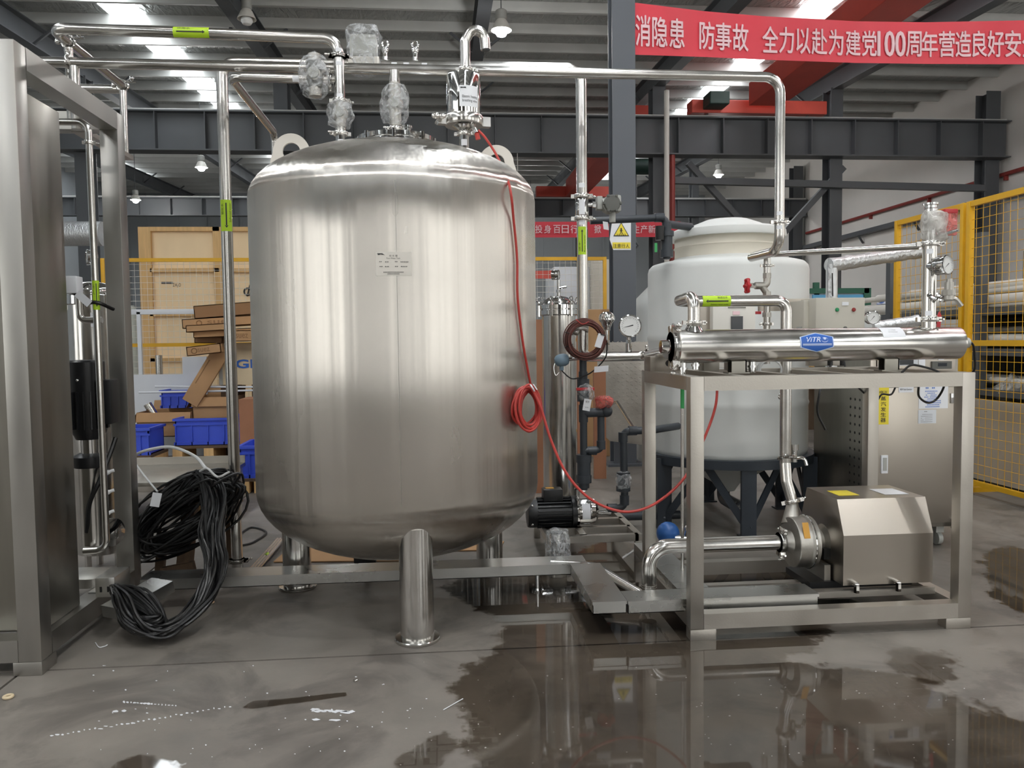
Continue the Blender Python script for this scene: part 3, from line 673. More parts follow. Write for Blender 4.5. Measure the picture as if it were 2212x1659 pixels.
# lifting lugs
for cx_, cy_, s in ((630, 328, -1), (1072, 352, 1)):
    c = at(cx_, cy_, 4.02); ro, ri, t = .088, .043, .016; mb = MB(); n = 36; vs = []; fs = []
    for k in range(n):
        a = 2*math.pi*k/n; d = V((math.cos(a), 0, math.sin(a)))
        out = ro
        if math.sin(a) < -.0:  # the foot spreads to the shell
            out = min(ro*1.9, ro/max(.35, math.cos(math.atan2(-math.sin(a), abs(math.cos(a)))*.55)))
        q = c+d*out
        if d.z < -.05: q += V((s*.05, 0, -.03))*(-d.z)
        vs += [c+d*ri+V((0, -t/2, 0)), q+V((0, -t/2, 0)), q+V((0, t/2, 0)), c+d*ri+V((0, t/2, 0))]
    for k in range(n):
        j = (k+1) % n
        for m_ in range(4): fs.append((k*4+m_, k*4+(m_+1) % 4, j*4+(m_+1) % 4, j*4+m_))
    mb.add(vs, fs).build('lifting_lug', 'plate_matte', tank, ang=30)
# name plate
np_ = at(850, 570, 3.3); cm = cyl_map((TX, TY, np_.z), (0, 0, 1), V((np_.x-TX, np_.y-TY, 0)), TR+.0035)
fm = lambda a, b: cm(b, -a)
pw, ph = .147, .098
pl = patch(fm, pw, ph, 'plate_matte', 'nameplate', tank, 8); pl['label'] = 'small pale nameplate with printed lines'
cm2 = cyl_map((TX, TY, np_.z), (0, 0, 1), V((np_.x-TX, np_.y-TY, 0)), TR+.0048)
def npt(s, w_, h_, a0, b0, m_='grey_ink'): text('lettering', s, w_, h_, m_, pl, lambda a, b: cm2(b+b0, -(a+a0)))
npt('纯 水 罐', .034, .008, 0, .033); npt('Pure Water Tank', .056, .006, 0, .023)
mb = MB()    # unreadable small print: short printed strokes
for w_, a0, b0 in ((.012, -.052, .009), (.016, -.026, .008), (.012, .012, .009), (.034, .046, .008), (.014, -.05, -.011), (.018, -.026, -.011), (.014, .013, -.011), (.028, .044, -.011), (.084, 0, -.034), (.05, 0, -.041)):
    k = max(2, int(w_/.006))
    for q in range(k):
        x0, x1 = a0-w_/2+w_*q/k, a0-w_/2+w_*(q+.7)/k; mb.add([cm2(b0-.0018, -x0), cm2(b0-.0018, -x1), cm2(b0+.0018, -x1), cm2(b0+.0018, -x0)], [(0, 1, 2, 3)])
mb.build('small_print', 'grey_ink', pl, smooth=False)
MB().add([cm2(.040+.003, .066), cm2(.043, .045), cm2(.036, .034), cm2(.039, .052), cm2(.036, .062)], [(0, 1, 2, 3, 4)]).build('logo', 'ink', pl, smooth=False)

# ================================================================== OVERHEAD PIPES
ZBP = 2.668
pr = at(1685, 300, 4.05)
zc = at(1685, 543, 4.1).z
pb = thing('water_pipe', 'long stainless pipe crossing above the tank and dropping down at the right end', 'pipe', (TX, 4.05, ZBP))
MB().tube(bend([(-2.35, 4.05, ZBP), (pr.x, 4.05, ZBP-.012), (pr.x, 4.05, zc), (pr.x-.01, 4.4, zc-.0)], .085, 8), .0255, 18).build('tube', 'pipe_steel', pb)
clamp(pb, (pr.x, 4.05, at(1685, 480, 4.05).z), (0, 0, 1), .0255, (1, 0, 0))
for yy in (462, 492):
    p = V((pr.x, 4.05, at(1685, yy, 4.05).z)); patch(cyl_map(p, (0, 0, 1), camn(p), .0267), .02, .03, 'white_label', 'tag_label', pb, 4)
MB().tube([(n2.x, n2.y, ZBP-.02), (n2.x, n2.y, n2.z+h2n+.012)], .0255, 18).build('drop_tube', 'pipe_steel', pb)
x0 = at(150, 122, 4.05).x
clamp(pb, (x0, 4.05, ZBP), (1, 0, 0), .0255, (0, 0, 1))
MB().tube([(x0+.02, 4.05, ZBP-.02), (x0+.02, 4.05, 2.35)], .024, 14).build('drop_tube', 'pipe_steel', pb)
# upper pipe a
ZA = 2.79
pa = thing('water_pipe', 'topmost stainless pipe with a lime flow label running left from the tank nozzle', 'pipe', (n1.x, 3.95, ZA))
xa = at(110, 50, 3.95).x
MB().tube(bend([(-2.3, 4.85, ZA), (xa, 4.85, ZA), (xa, 3.95, ZA), (n1.x, 3.95, ZA-.02), (n1.x, 3.95, n1.z+h1+.012)], .075, 8), .0255, 18).build('tube', 'pipe_steel', pa)
zt = at(736, 121, 3.95).z
clamp(pa, (n1.x, 3.95, zt), (0, 0, 1), .0255, (1, 0, 0)); clamp(pa, (n1.x, 3.95, zt), (0, 0, 1), .0255, (-1, 0, 0))
clamp(pa, (n1.x, 3.95, at(736, 218, 3.95).z), (0, 0, 1), .0255, (1, 0, 0))
clamp(pa, (n1.x, 3.95, n1.z+h1+.007), (0, 0, 1), .0255, (-1, -.3, 0))
p = V((at(415, 60, 3.95).x, 3.95, ZA-.02*(at(415, 60, 3.95).x-xa)/(n1.x-xa))); flow_label(pa, p, (1, 0, 0), .0255, .165, camn(p)+V((0, 0, .25)), 1, '饮用水')
for yy in (111, 140, 209):
    p = V((n1.x, 3.95, at(736, yy, 3.95).z)); patch(cyl_map(p, (0, 0, 1), camn(p), .0267), .018, .03, 'white_label', 'tag_label', pa, 4)
for y_, px_ in ((4.12, 135), (4.78, 243)):
    MB().tube([(xa, y_, ZA-.03), (xa, y_, 2.40)], .02, 12).build('support_post', 'pipe_steel', pa)
    MB().ring((xa, y_, ZA), (0, 1, 0), .031, .006).tube([(xa+.03, y_, ZA+.02), (xa+.075, y_, ZA+.02)], .006, 8).ball((xa+.05, y_, ZA+.04), .014).ball((xa-.05, y_, ZA), .014).build('pipe_hanger', 'polished_steel', pa)
MB().box((xa-.04, 4.2, 2.375), (xa+.03, 4.82, 2.40)).build('support_bracket', 'frame_steel', pa, smooth=False)
# side branch d with wrapped valve
zd = at(735, 172, 3.95).z
pd = thing('water_pipe', 'short stainless side pipe leaving the wrapped valve and running back behind the tank shoulder', 'pipe', (at(497, 170, 3.95).x, 3.95, zd))
xd = at(497, 170, 3.95).x
MB().tube(bend([(n1.x-.02, 3.95, zd), (xd, 3.95, zd+.004), (xd, 4.95, zd), (xd, 4.95, 1.75)], .06, 8), .0215, 16).build('tube', 'pipe_steel', pd)
clamp(pd, (at(713, 172, 3.95).x, 3.95, zd), (1, 0, 0), .021, (0, -.4, -1)); clamp(pd, (at(713, 172, 3.95).x, 3.95, zd), (1, 0, 0), .021, (0, -.4, 1))
p = at(640, 170, 3.95); patch(cyl_map(p, (1, 0, 0), camn(p), .0228), .03, .03, 'white_label', 'tag_label', pd, 4)
# wrapped valves
def wrapped_valve(label, p, r, h, seed, boxy=None, ax=(0, 0, 1)):
    o = thing('wrapped_valve', label, 'valve', tuple(p)); p = V(p); a = V(ax)
    MB().cyl(p-a*h*.5, p+a*h*.5, r*.42, seg=18).ball(p, r*.6).build('valve_body', 'cast_steel', o)
    hd = MB().cyl(p+V((0, -r*.1, 0)), p+V((0, -r*.75, 0)), r*.36, seg=16); hd.build('handle_hub', 'instr_grey', o)
    if boxy: MB().box(p+V(boxy[0]), p+V(boxy[1]), .008).build('actuator', 'instr_dark', o, smooth=False)
    wrap(o, p, r, h, ax, seed=seed); return o
wrapped_valve('ball valve wrapped in clear film on the left tank nozzle', V((n1.x, 3.95, at(726, 246, 3.95).z)), .066, .125, 3)
wrapped_valve('ball valve wrapped in clear film on the centre tank nozzle', V((n2.x, n2.y, at(852, 222, 4.0).z)), .07, .21, 8)
wrapped_valve('film wrapped actuator on the short side pipe left of the tank nozzle', at(680, 163, 3.93), .072, .2, 5, ((-.035, -.03, -.06), (.035, .03, .07)))
clamp(tank, n2+V((0, 0, h2n+.007)), (0, 0, 1), .0255, (-1, -.2, 0))
# rear pipe c with left riser, actuator and small valves
ZC = 2.834; YC = 4.5
xl = at(480, 160, YC).x; xr = at(1255, 165, YC).x
pc = thing('water_pipe', 'rear overhead stainless pipe with a tall left riser bearing a lime label', 'pipe', (xl, YC, .17))
MB().tube(bend([(xl-.002, YC, .02), (xl-.002, YC, ZC), (xr, YC, ZC), (xr, YC, 2.15)], .075, 8), .031, 20).build('tube', 'pipe_steel', pc)
p = V((xl-.002, YC, at(487, 467, YC).z)); flow_label(pc, p, (0, 0, 1), .031, .17, camn(p), -1, '软化水', 'Softened water')
clamp(pc, (xl-.003, YC, at(511, 1211, YC).z), (0, 0, 1), .031, (1, 0, 0)); clamp(pc, (xl-.003, YC, at(511, 1211, YC).z), (0, 0, 1), .031, (-1, 0, 0))
for x_ in (832, 897):
    q = at(x_, 118, YC); v = MB().cyl((q.x, YC, ZC), (q.x, YC, ZC+.07), .012, seg=12).ball((q.x, YC, ZC+.085), .02, (1, .7, 1.2)).box((q.x-.008, YC-.03, ZC+.05), (q.x+.008, YC+.03, ZC+.06)).build('sampling_valve', 'polished_steel', pc)
    MB().ring((q.x, YC, ZC+.115), (0, 1, 0), .017, .006, 16).build('valve_key', 'polished_steel', v)
    for dx in (-.05, .05): patch(cyl_map((q.x+dx, YC, ZC), (1, 0, 0), camn(q), .0322), .03, .035, 'white_label', 'tag_label', pc, 4)
q = at(787, 108, YC)
wv = thing('wrapped_valve', 'film wrapped square actuator standing on the rear pipe above the manhole', 'valve', (q.x, YC, ZC))
MB().box((q.x-.085, YC-.06, ZC-.02), (q.x+.085, YC+.06, ZC+.03), .01).build('mounting_plate', 'cast_steel', wv, smooth=False)
MB().box((q.x-.075, YC-.055, ZC+.03), (q.x+.07, YC+.055, ZC+.15), .015).build('actuator', 'instr_grey', wv, smooth=False)
wrap(wv, (q.x, YC, ZC+.07), .1, .2, seed=11, prof=[(.06, -.12), (.085, -.1), (.095, -.06), (.085, -.02), (.09, .03), (.098, .08), (.08, .12), (.05, .135), (.01, .14)], amp=.22)

# ================================================================== HEATED BREATHING FILTER
bf = thing('breathing_filter', 'polished heated breathing filter with a gooseneck vent on the tank top', 'filter', tuple(n3))
bx, by = n3.x, 3.96
zz = lambda y: at(1005, y, 3.96).z
clamp(tank, n3+V((0, 0, h3+.007)), (0, 0, 1), .0255, (1, -.3, 0))
MB().lathe([(.024, zz(296)), (.024, zz(282)), (.06, zz(272)), (.088, zz(266)), (.092, zz(264)), (.092, zz(258)), (.05, zz(256))], (bx, by, 0), seg=36).build('cone_base', 'polished_steel', bf)
hs = MB().lathe([(.05, zz(256)), (.083, zz(256)), (.085, zz(254)), (.085, zz(166)), (.082, zz(163)), (.03, zz(161))], (bx, by, 0), seg=40).build('housing', 'polished_steel', bf)
g0 = V((bx+.012, by, 0))
MB().tube(bend([(g0.x, by, zz(163)), (g0.x, by, zz(88)), (g0.x+.03, by, zz(62)), (g0.x+.095, by, zz(70)), (g0.x+.1, by, zz(107))], .05, 6), .025, 20).build('gooseneck', 'pipe_steel', bf)
MB().lathe([(.022, -.001), (.001, 0)], (g0.x+.1, by, zz(107)), seg=16).build('vent_opening', 'black_rubber', bf)
clamp(bf, (g0.x, by, zz(150)), (0, 0, 1), .025, (1, 0, 0))
clamp(bf, (bx, by, zz(262)), (0, 0, 1), .068, (-1, -.2, 0))
p = V((bx, by, zz(218))); cm = cyl_map(p, (0, 0, 1), V((.32, -1, 0)), .0865); fm = lambda a, b: cm(b, -a)
lb = patch(fm, .1, .1, 'white_label', 'paper_label', hs, 8); cm9 = cyl_map(p, (0, 0, 1), V((.32, -1, 0)), .0873)
text('lettering', 'Electric heating\nbreathing valve', .08, .036, 'ink', lb, lambda a, b: cm9(b-.014, -(a+.004)))
MB().add([cm9(.042, .045), cm9(.042, .018), cm9(.035, .016), cm9(.036, .03), cm9(.035, .044)], [(0, 1, 2, 3, 4)]).build('logo', 'ink', lb, smooth=False)
cn = at(1030, 288, 3.9)
MB().tube([cn+V((-.02, .02, .05)), cn], .013, 14).build('cable_gland', 'polished_steel', bf)
MB().tube([cn, cn+V((.006, 0, -.03))], .012, 12).build('red_plug', 'red_cable', bf)

# red heating cable: down the tank side, coil, sag to the skid and up
rc = thing('red_cable', 'red cable hanging down the tank side, tied in a coil, sagging to the skid', 'cable', tuple(at(1140, 880, 3.75)))
def onshell(px, py):
    """point just off the tank shell at this height (silhouette side)"""
    p = at(px, py, 4.0); 
    for _ in range(3):
        rr = TR if p.z <= ZT else TR*math.sqrt(max(0, 1-((p.z-ZT)/HH)**2)); dx = p.x-TX
        y = TY-math.sqrt(max(0, (rr+.012)**2-dx*dx)); p = at(px, py, y)
    return p
pts = [at(1034, 282, 3.9), at(1050, 300, 3.88), at(1075, 340, 3.85)]+[onshell(x, y) for x, y in ((1100, 400), (1110, 480), (1117, 560), (1118, 640), (1128, 730), (1140, 800), (1147, 835))]
MB().tube(smooth_curve(pts, 6), .006, 8).build('upper_run', 'red_cable', rc)
mb = MB(); rnd = random.Random(5)
for k in range(10):
    cx_, cy_ = 1139+rnd.uniform(-6, 6), 882+rnd.uniform(-4, 4); rx, ry = 22+rnd.uniform(-6, 8), 43+rnd.uniform(-6, 5); yy = 3.52+k*.008
    tl = rnd.uniform(-.25, .15)
    mb.tube([at(cx_+rx*math.cos(t)+tl*ry*math.sin(t), cy_+ry*math.sin(t), yy+.03*math.cos(t)) for t in [2*math.pi*i/28 for i in range(28)]], .0058, 7, closed=True)
mb.build('coil', 'red_cable', rc)
MB().ring(at(1150, 838, 3.52), (1, 0, .6), .016, .004, 14).tube([at(1152, 830, 3.5), at(1160, 842, 3.5)], .003, 6).build('cable_tie', 'white_label', rc)
pts = [at(1148, 838, 3.53), at(1168, 880, 3.53), at(1190, 950, 3.52), at(1222, 1020, 3.5), at(1265, 1070, 3.48), at(1315, 1098, 3.46), at(1365, 1105, 3.45), at(1420, 1085, 3.45), at(1480, 1030, 3.45), at(1522, 945, 3.47), at(1545, 880, 3.5), at(1550, 830, 3.52)]
MB().tube(smooth_curve(pts, 6), .0062, 8).build('lower_run', 'red_cable', rc)

# ================================================================== LEFT FRAME WITH CABINET
LX = -1.6; tb = .088
lf = thing('equipment_frame', 'tall stainless steel frame at the left edge with a closed side panel', 'frame', (LX-.5, 3.7, 0))
def post(x, y, z0, z1, par, w_=tb, m='satin_steel', name='post'):
    return MB().box((x-w_/2, y-w_/2, z0), (x+w_/2, y+w_/2, z1), .004).build(name, m, par)
h2 = tb/2
post(LX-h2, 3.2+h2, .055, 2.465, lf); post(LX-h2, 4.2-h2+.04, .055, 2.465, lf); post(LX-.95, 4.2-h2+.04, .055, 2.465, lf); post(LX-.95, 3.2+h2, .055, 2.465, lf)
def rail(a_, b_, par, w_=tb, h=None, m='satin_steel', name='rail'):
    return MB().bar(a_, b_, w_, h or w_).build(name, m, par, smooth=False)
rail((LX-h2, 3.29, 2.421), (LX-h2, 4.152, 2.421), lf); rail((LX-h2, 3.29, .1), (LX-h2, 4.152, .1), lf)
rail((LX-.95, 3.244, 2.421), (LX-tb, 3.244, 2.421), lf); rail((LX-.95, 3.244, .1), (LX-tb, 3.244, .1), lf); rail((LX-.95, 4.196, 2.421), (LX-tb, 4.196, 2.421), lf); rail((LX-.95, 4.196, .1), (LX-tb, 4.196, .1), lf)
for y_ in (3.26, 4.18): MB().box((LX-.11, y_-.06, 0), (LX+.0, y_+.06, .055), .003).build('foot_block', 'satin_steel', lf)
MB().box((LX-.9, 3.30, .145), (LX-.035, 3.62, 2.31), .004).build('side_panel', 'sheet_steel', lf)
# small hardware on the base rail
MB().box((LX-.07, 3.78, .145), (LX+.0, 3.92, .15)).build('offcut_plate', 'tray_steel', lf, smooth=False)
b_ = fl(113, 1322, .15); tag(MB().tube([b_+V((-.02, -.02, .01)), b_+V((.02, .02, .01))], .006, 10).cyl(b_+V((.02, .02, .01)), b_+V((.026, .026, .01)), .011, seg=6).build('bolt', 'polished_steel', None, base=b_), 'loose bolt lying on the base rail of the left frame', 'bolt')

# vertical multistage pump inside the frame
pp = at(186, 1000, 3.9); PX, PY = pp.x, 3.95
vp = thing('vertical_pump', 'vertical pump with a black motor standing inside the left frame', 'pump', (PX, PY, .15))
zz = lambda y: at(186, y, PY).z
MB().lathe([(.058, zz(1175)), (.058, zz(1010)), (.06, zz(1008))], (PX, PY, 0), seg=28).build('pump_barrel', 'pipe_steel', vp)
MB().lathe([(.075, zz(1008)), (.08, zz(998)), (.08, zz(985)), (.05, zz(978))], (PX, PY, 0), seg=28).build('motor_flange', 'black_paint', vp)
MB().lathe([(.042, zz(980)), (.042, zz(948))], (PX, PY, 0), seg=24).build('coupling', 'polished_steel', vp)
mt = MB().lathe([(.06, zz(948)), (.078, zz(930)), (.078, zz(782)), (.07, zz(778)), (.02, zz(777))], (PX, PY, 0), seg=28)
for k in range(18):
    a_ = 2*math.pi*k/18; mt.bar((PX+.082*math.cos(a_), PY+.082*math.sin(a_), zz(925)), (PX+.082*math.cos(a_), PY+.082*math.sin(a_), zz(845)), .006, .014, (math.cos(a_), math.sin(a_), 0))
mt.build('motor', 'black_paint', vp)
MB().box((PX+.06, PY-.06, zz(915)), (PX+.13, PY+.05, zz(820)), .008).build('terminal_box', 'black_paint', vp)
MB().ball((PX-.01, PY-.08, zz(820)), .007).build('screw', 'polished_steel', vp)
MB().lathe([(.1, .146), (.1, .19), (.07, .2)], (PX, PY, 0), seg=24).build('pump_base', 'cast_steel', vp)
fx = at(243, 1150, 4.0); MB().lathe([(.05, -.03), (.07, -.02), (.07, 0), (.03, .01)], (fx.x, 4.0, fx.z), (.8, -.5, 0), 24).build('side_flange', 'polished_steel', vp)
MB().tube(smooth_curve([at(250, 945, 3.98), at(236, 985, 3.95), at(214, 1040, 3.88), at(193, 1090, 3.88), at(188, 1150, 3.9)], 6), .011, 8).build('power_cable', 'cable_black', vp)
# white tubing stubs
for yy in (1020, 1063, 1108):
    a_, b_ = at(222, yy+6, 3.98), at(236, yy-1, 4.0); MB().tube([a_, b_], .011, 10).tube([b_, b_+V((.02, .01, .006))], .008, 8).build('hose_stub', 'hose_white', vp)
# filter vessel at the back of the frame
fp = at(200, 700, 4.75); 
fv = thing('filter_vessel', 'stainless filter vessel with a domed lid behind the left frame', 'vessel', (fp.x, 4.75, 0))
zz = lambda y: at(200, y, 4.75).z
MB().lathe([(.128, .1), (.128, zz(655))], (fp.x, 4.75, 0), seg=36).build('vessel_body', 'pipe_steel', fv)
MB().lathe([(.128, zz(660)), (.14, zz(658)), (.14, zz(640)), (.132, zz(638)), (.132, zz(630)), (.12, zz(622)), (.08, zz(612)), (.01, zz(608))], (fp.x, 4.75, 0), seg=36).build('lid', 'polished_steel', fv)
for a_ in (200, 270, 340): 
    d = V((math.cos(math.radians(a_)), math.sin(math.radians(a_)), 0))*.142; MB().cyl((fp.x+d.x, 4.75+d.y, zz(670)), (fp.x+d.x, 4.75+d.y, zz(622)), .01, seg=10).ring((fp.x+d.x*1.05, 4.75+d.y*1.05, zz(618)), (d.y, -d.x, 0), .015, .004, 14).build('eye_bolt', 'polished_steel', fv)
for k in range(3): MB().cyl((fp.x+.09*math.cos(k*2.1), 4.75+.09*math.sin(k*2.1), 0), (fp.x+.09*math.cos(k*2.1), 4.75+.09*math.sin(k*2.1), .12), .018, seg=12).build('leg', 'pipe_steel', fv)
p = at(238, 690, 4.62); patch(cyl_map((fp.x, 4.75, p.z), (0, 0, 1), V((.5, -1, 0)), .1295), .08, .035, 'white_label', 'paper_label', fv, 5)
gp = at(189, 560, 4.7); MB().cyl((gp.x+.02, 4.72, zz(610)), (gp.x+.02, 4.72, gp.z), .008, seg=10).build('gauge_stem', 'polished_steel', fv); gauge(fv, gp+V((.0, 0, .01)), (-.9, -.5, 0), .045)
# pipe inside frame with lime label
ip = thing('water_pipe', 'slim vertical stainless pipe with a lime label inside the left frame', 'pipe', tuple(at(215, 1180, 3.84)))
q1 = at(192, 300, 3.84); q2 = at(212, 1100, 3.84); q2.x = q1.x+.005
zz = lambda y: at(200, y, 3.84).z
MB().tube(bend([(q1.x-.35, 3.84, zz(264)), (q1.x, 3.84, zz(264)), (q2.x, 3.84, zz(1188)), (q1.x-.1, 3.84, zz(1190))], .05, 8), .0155, 16).build('tube', 'pipe_steel', ip)
clamp(ip, (q1.x, 3.84, zz(308)), (0, 0, 1), .0155, (1, 0, 0))
p = V((q1.x+.0022, 3.84, zz(638))); flow_label(ip, p, (0, 0, 1), .0155, .135, camn(p)+V((.2, 0, 0)), -1, '产水', 'RO water')
MB().tube(bend([(q1.x-.02, 3.95, zz(690)), (q1.x-.12, 3.95, zz(690)), (q1.x-.125, 3.95, zz(620))], .03, 6), .0155, 14).build('branch_tube', 'pipe_steel', ip)
# white junction box and cable with tag
jb = at(157, 618, 3.86)
jo = thing('junction_box', 'small white junction box with a hanging tag inside the left frame', 'box', tuple(jb))
MB().box((jb.x-.03, 3.83, jb.z-.035), (jb.x+.03, 3.9, jb.z+.045), .005).build('box_body', 'white_label', jo)
MB().tube(smooth_curve([jb+V((0, 0, -.03)), at(185, 650, 3.83), at(215, 655, 3.83), at(245, 668, 3.9)], 6), .009, 8).build('cable', 'cable_black', jo)
tg = at(175, 645, 3.8); xd_ = V((.72, 0, -.69)); MB().sheet(tg-xd_*.035+V((.02, 0, .014)), xd_*.075, V((-.69, 0, -.72))*.035, (0, .001, 0)).build('paper_tag', 'white_label', jo, smooth=False)

# ================================================================== RIGHT SKID
SX0, SX1, SY0, SY1, SH, st = 1.04, 2.315, 3.24, 4.06, 1.138, .06
sk = thing('skid_frame', 'open square-tube stainless skid frame carrying the horizontal steriliser', 'frame', (1.68, 3.65, 0))
h = st/2
for x in (SX0+h, SX1-h):
    for y in (SY0+h, SY1-h):
        post(x, y, .048, SH, sk, st, 'frame_steel')
        MB().box((x-h if x < 1.5 else x-.085, y-h, 0), (x+.085 if x < 1.5 else x+h, y+h, .048), .003).build('foot_block', 'frame_steel', sk)
for y in (SY0+h, SY1-h):
    rail((SX0+st, y, SH-h), (SX1-st, y, SH-h), sk, st, m='frame_steel'); rail((SX0+st, y, .082), (SX1-st, y, .082), sk, st, .067, m='frame_steel')
for x in (SX0+h, SX1-h):
    rail((x, SY0+st, SH-h), (x, SY1-st, SH-h), sk, st, m='frame_steel'); rail((x, SY0+st, .082), (x, SY1-st, .082), sk, st, .067, m='frame_steel')
for x in (1.28, 1.52, 1.78, 2.05): rail((x, SY0+st, SH-.02), (x, SY1-st, SH-.02), sk, .04, m='frame_steel', name='cross_rail')
rail((SX0+st, 3.62, .1), (SX1-st, 3.62, .1), sk, .045, m='frame_steel', name='cross_rail'); rail((SX0+st, 3.42, .12), (SX1-st, 3.42, .12), sk, .03, m='frame_steel', name='cross_rail')
# sanitary centrifugal pump with faceted motor hood
PZ = at(1735, 1172, 3.6).z; PYc = 3.62
cp = thing('centrifugal_pump', 'sanitary centrifugal pump with a faceted stainless motor hood on the right skid', 'pump', (1.9, PYc, .12))
vx = at(1712, 1172, 3.55).x; vx2 = at(1758, 1172, 3.55).x
MB().lathe([(.03, -.05), (.034, -.03), (.05, -.008), (.055, 0), (.118, 0), (.12, .004), (.12, .06), (.122, .064), (.127, .068), (.127, .084), (.122, .088), (.122, .1), (.05, .104)], (vx+.02, PYc, PZ), (1, 0, 0), 44).build('volute', 'cast_steel', cp, ang=25)
MB().ring((vx+.02+.076, PYc, PZ), (1, 0, 0), .124, .006, 40).build('casing_clamp', 'polished_steel', cp)
MB().lathe([(.07, 0), (.062, .015), (.055, .05), (.1, .075), (.12, .08), (.12, .1), (.105, .105), (.105, .13)], (vx+.118, PYc, PZ), (1, 0, 0), 40).build('lantern', 'cast_steel', cp, ang=25)
for a_ in (215, 325): MB().bar((vx+.15, PYc+.075*math.cos(math.radians(a_)), PZ+.075*math.sin(math.radians(a_))), (vx+.19, PYc+.075*math.cos(math.radians(a_)), PZ+.075*math.sin(math.radians(a_))), .04, .05).build('lantern_opening', 'black_rubber', cp)
MB().lathe([(.135, 0), (.14, .006), (.14, .03), (.13, .034)], (vx+.235, PYc, PZ), (1, 0, 0), 44).build('hood_ring', 'cast_steel', cp, ang=25)
lbm = plane_map((vx+.035, PYc-.125, PZ+.075), (1, 0, 0), (0, .3, .95)); 
hx0, hx1 = at(1822, 1200, 3.42).x, at(2015, 1200, 3.42).x
z0, z1, z2 = .155, at(1900, 1155, 3.42).z, at(1850, 1076, 3.5).z
pf = [(3.42, z0), (3.42, z1), (3.485, z2), (3.79, z2+.0), (3.85, z1), (3.85, z0)]
hood = MB().prism(pf, (hx0, 0, 0), (0, 1, 0), (0, 0, 1), (hx1-hx0, 0, 0)).build('motor_hood', 'cabinet_steel', cp, smooth=False)
def hood_pt(px, py): return at(px, py, 3.6)
MB().sheet((hx0+.05, 3.56, z2+.001), (.1, 0, 0), (0, .12, 0), (0, 0, .001)).build('warning_label', 'yellow_label', cp, smooth=False)
MB().sheet((hx1-.16, 3.55, z2+.001), (.12, 0, 0), (0, .14, 0), (0, 0, .001)).build('rating_label', 'white_label', cp, smooth=False)
for px_ in (1848, 1938):
    q = at(px_, 1262, 3.40); q.z = .17
    MB().cyl(q+V((0, .02, 0)), q+V((0, -.015, 0)), .01, seg=10).cyl(q+V((0, -.01, -.04)), q+V((0, -.01, 0)), .013, seg=6).build('hood_bolt', 'polished_steel', cp)
MB().box((hx0-.12, 3.5, .12), (hx1-.05, 3.76, .15)).build('base_plate', 'black_paint', cp, smooth=False)
MB().box((hx0-.04, 3.52, .15), (hx0-.01, 3.74, PZ-.09)).build('motor_foot', 'cast_steel', cp, smooth=False)
# discharge stub and orange arrow label on the volute
dz = PZ+.1
dp0 = V((vx+.055, PYc+.06, PZ+.07)); dp1 = at(1712, 1085, PYc+.1)
MB().tube([dp0, dp1], [.05, .026], 20).build('discharge_neck', 'cast_steel', cp)
mb = MB().tube([V((vx+.055, PYc-.02, PZ+.1)), dp1+V((0, 0, .02))], .02, 12)
nrm = V((0, -.93, .36)); c_ = V((vx+.052, PYc, PZ))+nrm*.1215
MB().sheet(c_+V((-.014, 0, 0)), (.03, 0, 0), V((0, .36, .93))*.075, nrm*.001).build('arrow_label', 'orange_label', cp, smooth=False)
# suction pipe: elbow rising beside the tray
sp = thing('suction_pipe', 'stainless suction pipe bending up from the floor line into the centrifugal pump', 'pipe', tuple(at(1400, 1275, 3.62)))
sxx = at(1402, 1230, PYc).x
MB().tube(bend([(vx-.03, PYc, PZ), (sxx, PYc, PZ), (sxx, PYc, .05), ], .095, 10), .0355, 22).build('tube', 'pipe_steel', sp)
MB().tube(bend([(sxx-.42, 4.0, .13), (sxx-.2, 3.95, .125), (sxx-.02, 3.66, .06)], .09, 8), .03, 20).build('lower_tube', 'pipe_steel', sp)
clamp(sp, (vx-.025, PYc, PZ), (1, 0, 0), .0355, (0, -.3, -1)); clamp(sp, (vx-.025, PYc, PZ), (1, 0, 0), .0355, (0, -.3, 1))
for s_ in (.02, .12): MB().ring((sxx, PYc, .12+s_*.1), (0, 0, 1), .0357, .001, 24).build('weld_ring', 'satin_steel', sp)
# delivery pipe up to the steriliser
YD = 3.76
dl = thing('delivery_pipe', 'stainless delivery pipe with a lime label arching from the pump to the steriliser inlet', 'pipe', tuple(dp1))
xv = at(1697, 900, YD).x; zt = at(1600, 650, YD).z; YU = 3.5; xh = at(1499, 690, YU).x
zin = at(1500, 705, YU).z
MB().tube(bend([dp1, at(1699, 1040, YD-.02), V((xv, YD, at(1697, 1000, YD).z)), V((xv, YD, zt)), V((xh, YD, zt)), V((xh, YU, zt+.01)), V((xh, YU, 1.30))], .055, 8), .0275, 20).build('tube', 'pipe_steel', dl)
clamp(dl, dp1+V((0, 0, .005)), at(1699, 1040, YD-.02)-dp1, .0275, (1, -.4, .2))
clamp(dl, (xh, YU, at(1500, 697, YU).z), (0, 0, 1), .0275, (1, 0, 0))
p = V((at(1545, 650, YD).x, YD, zt)); flow_label(dl, p, (1, 0, 0), .0275, .14, camn(p), -1, '输送出水', 'Delivery water outlet')
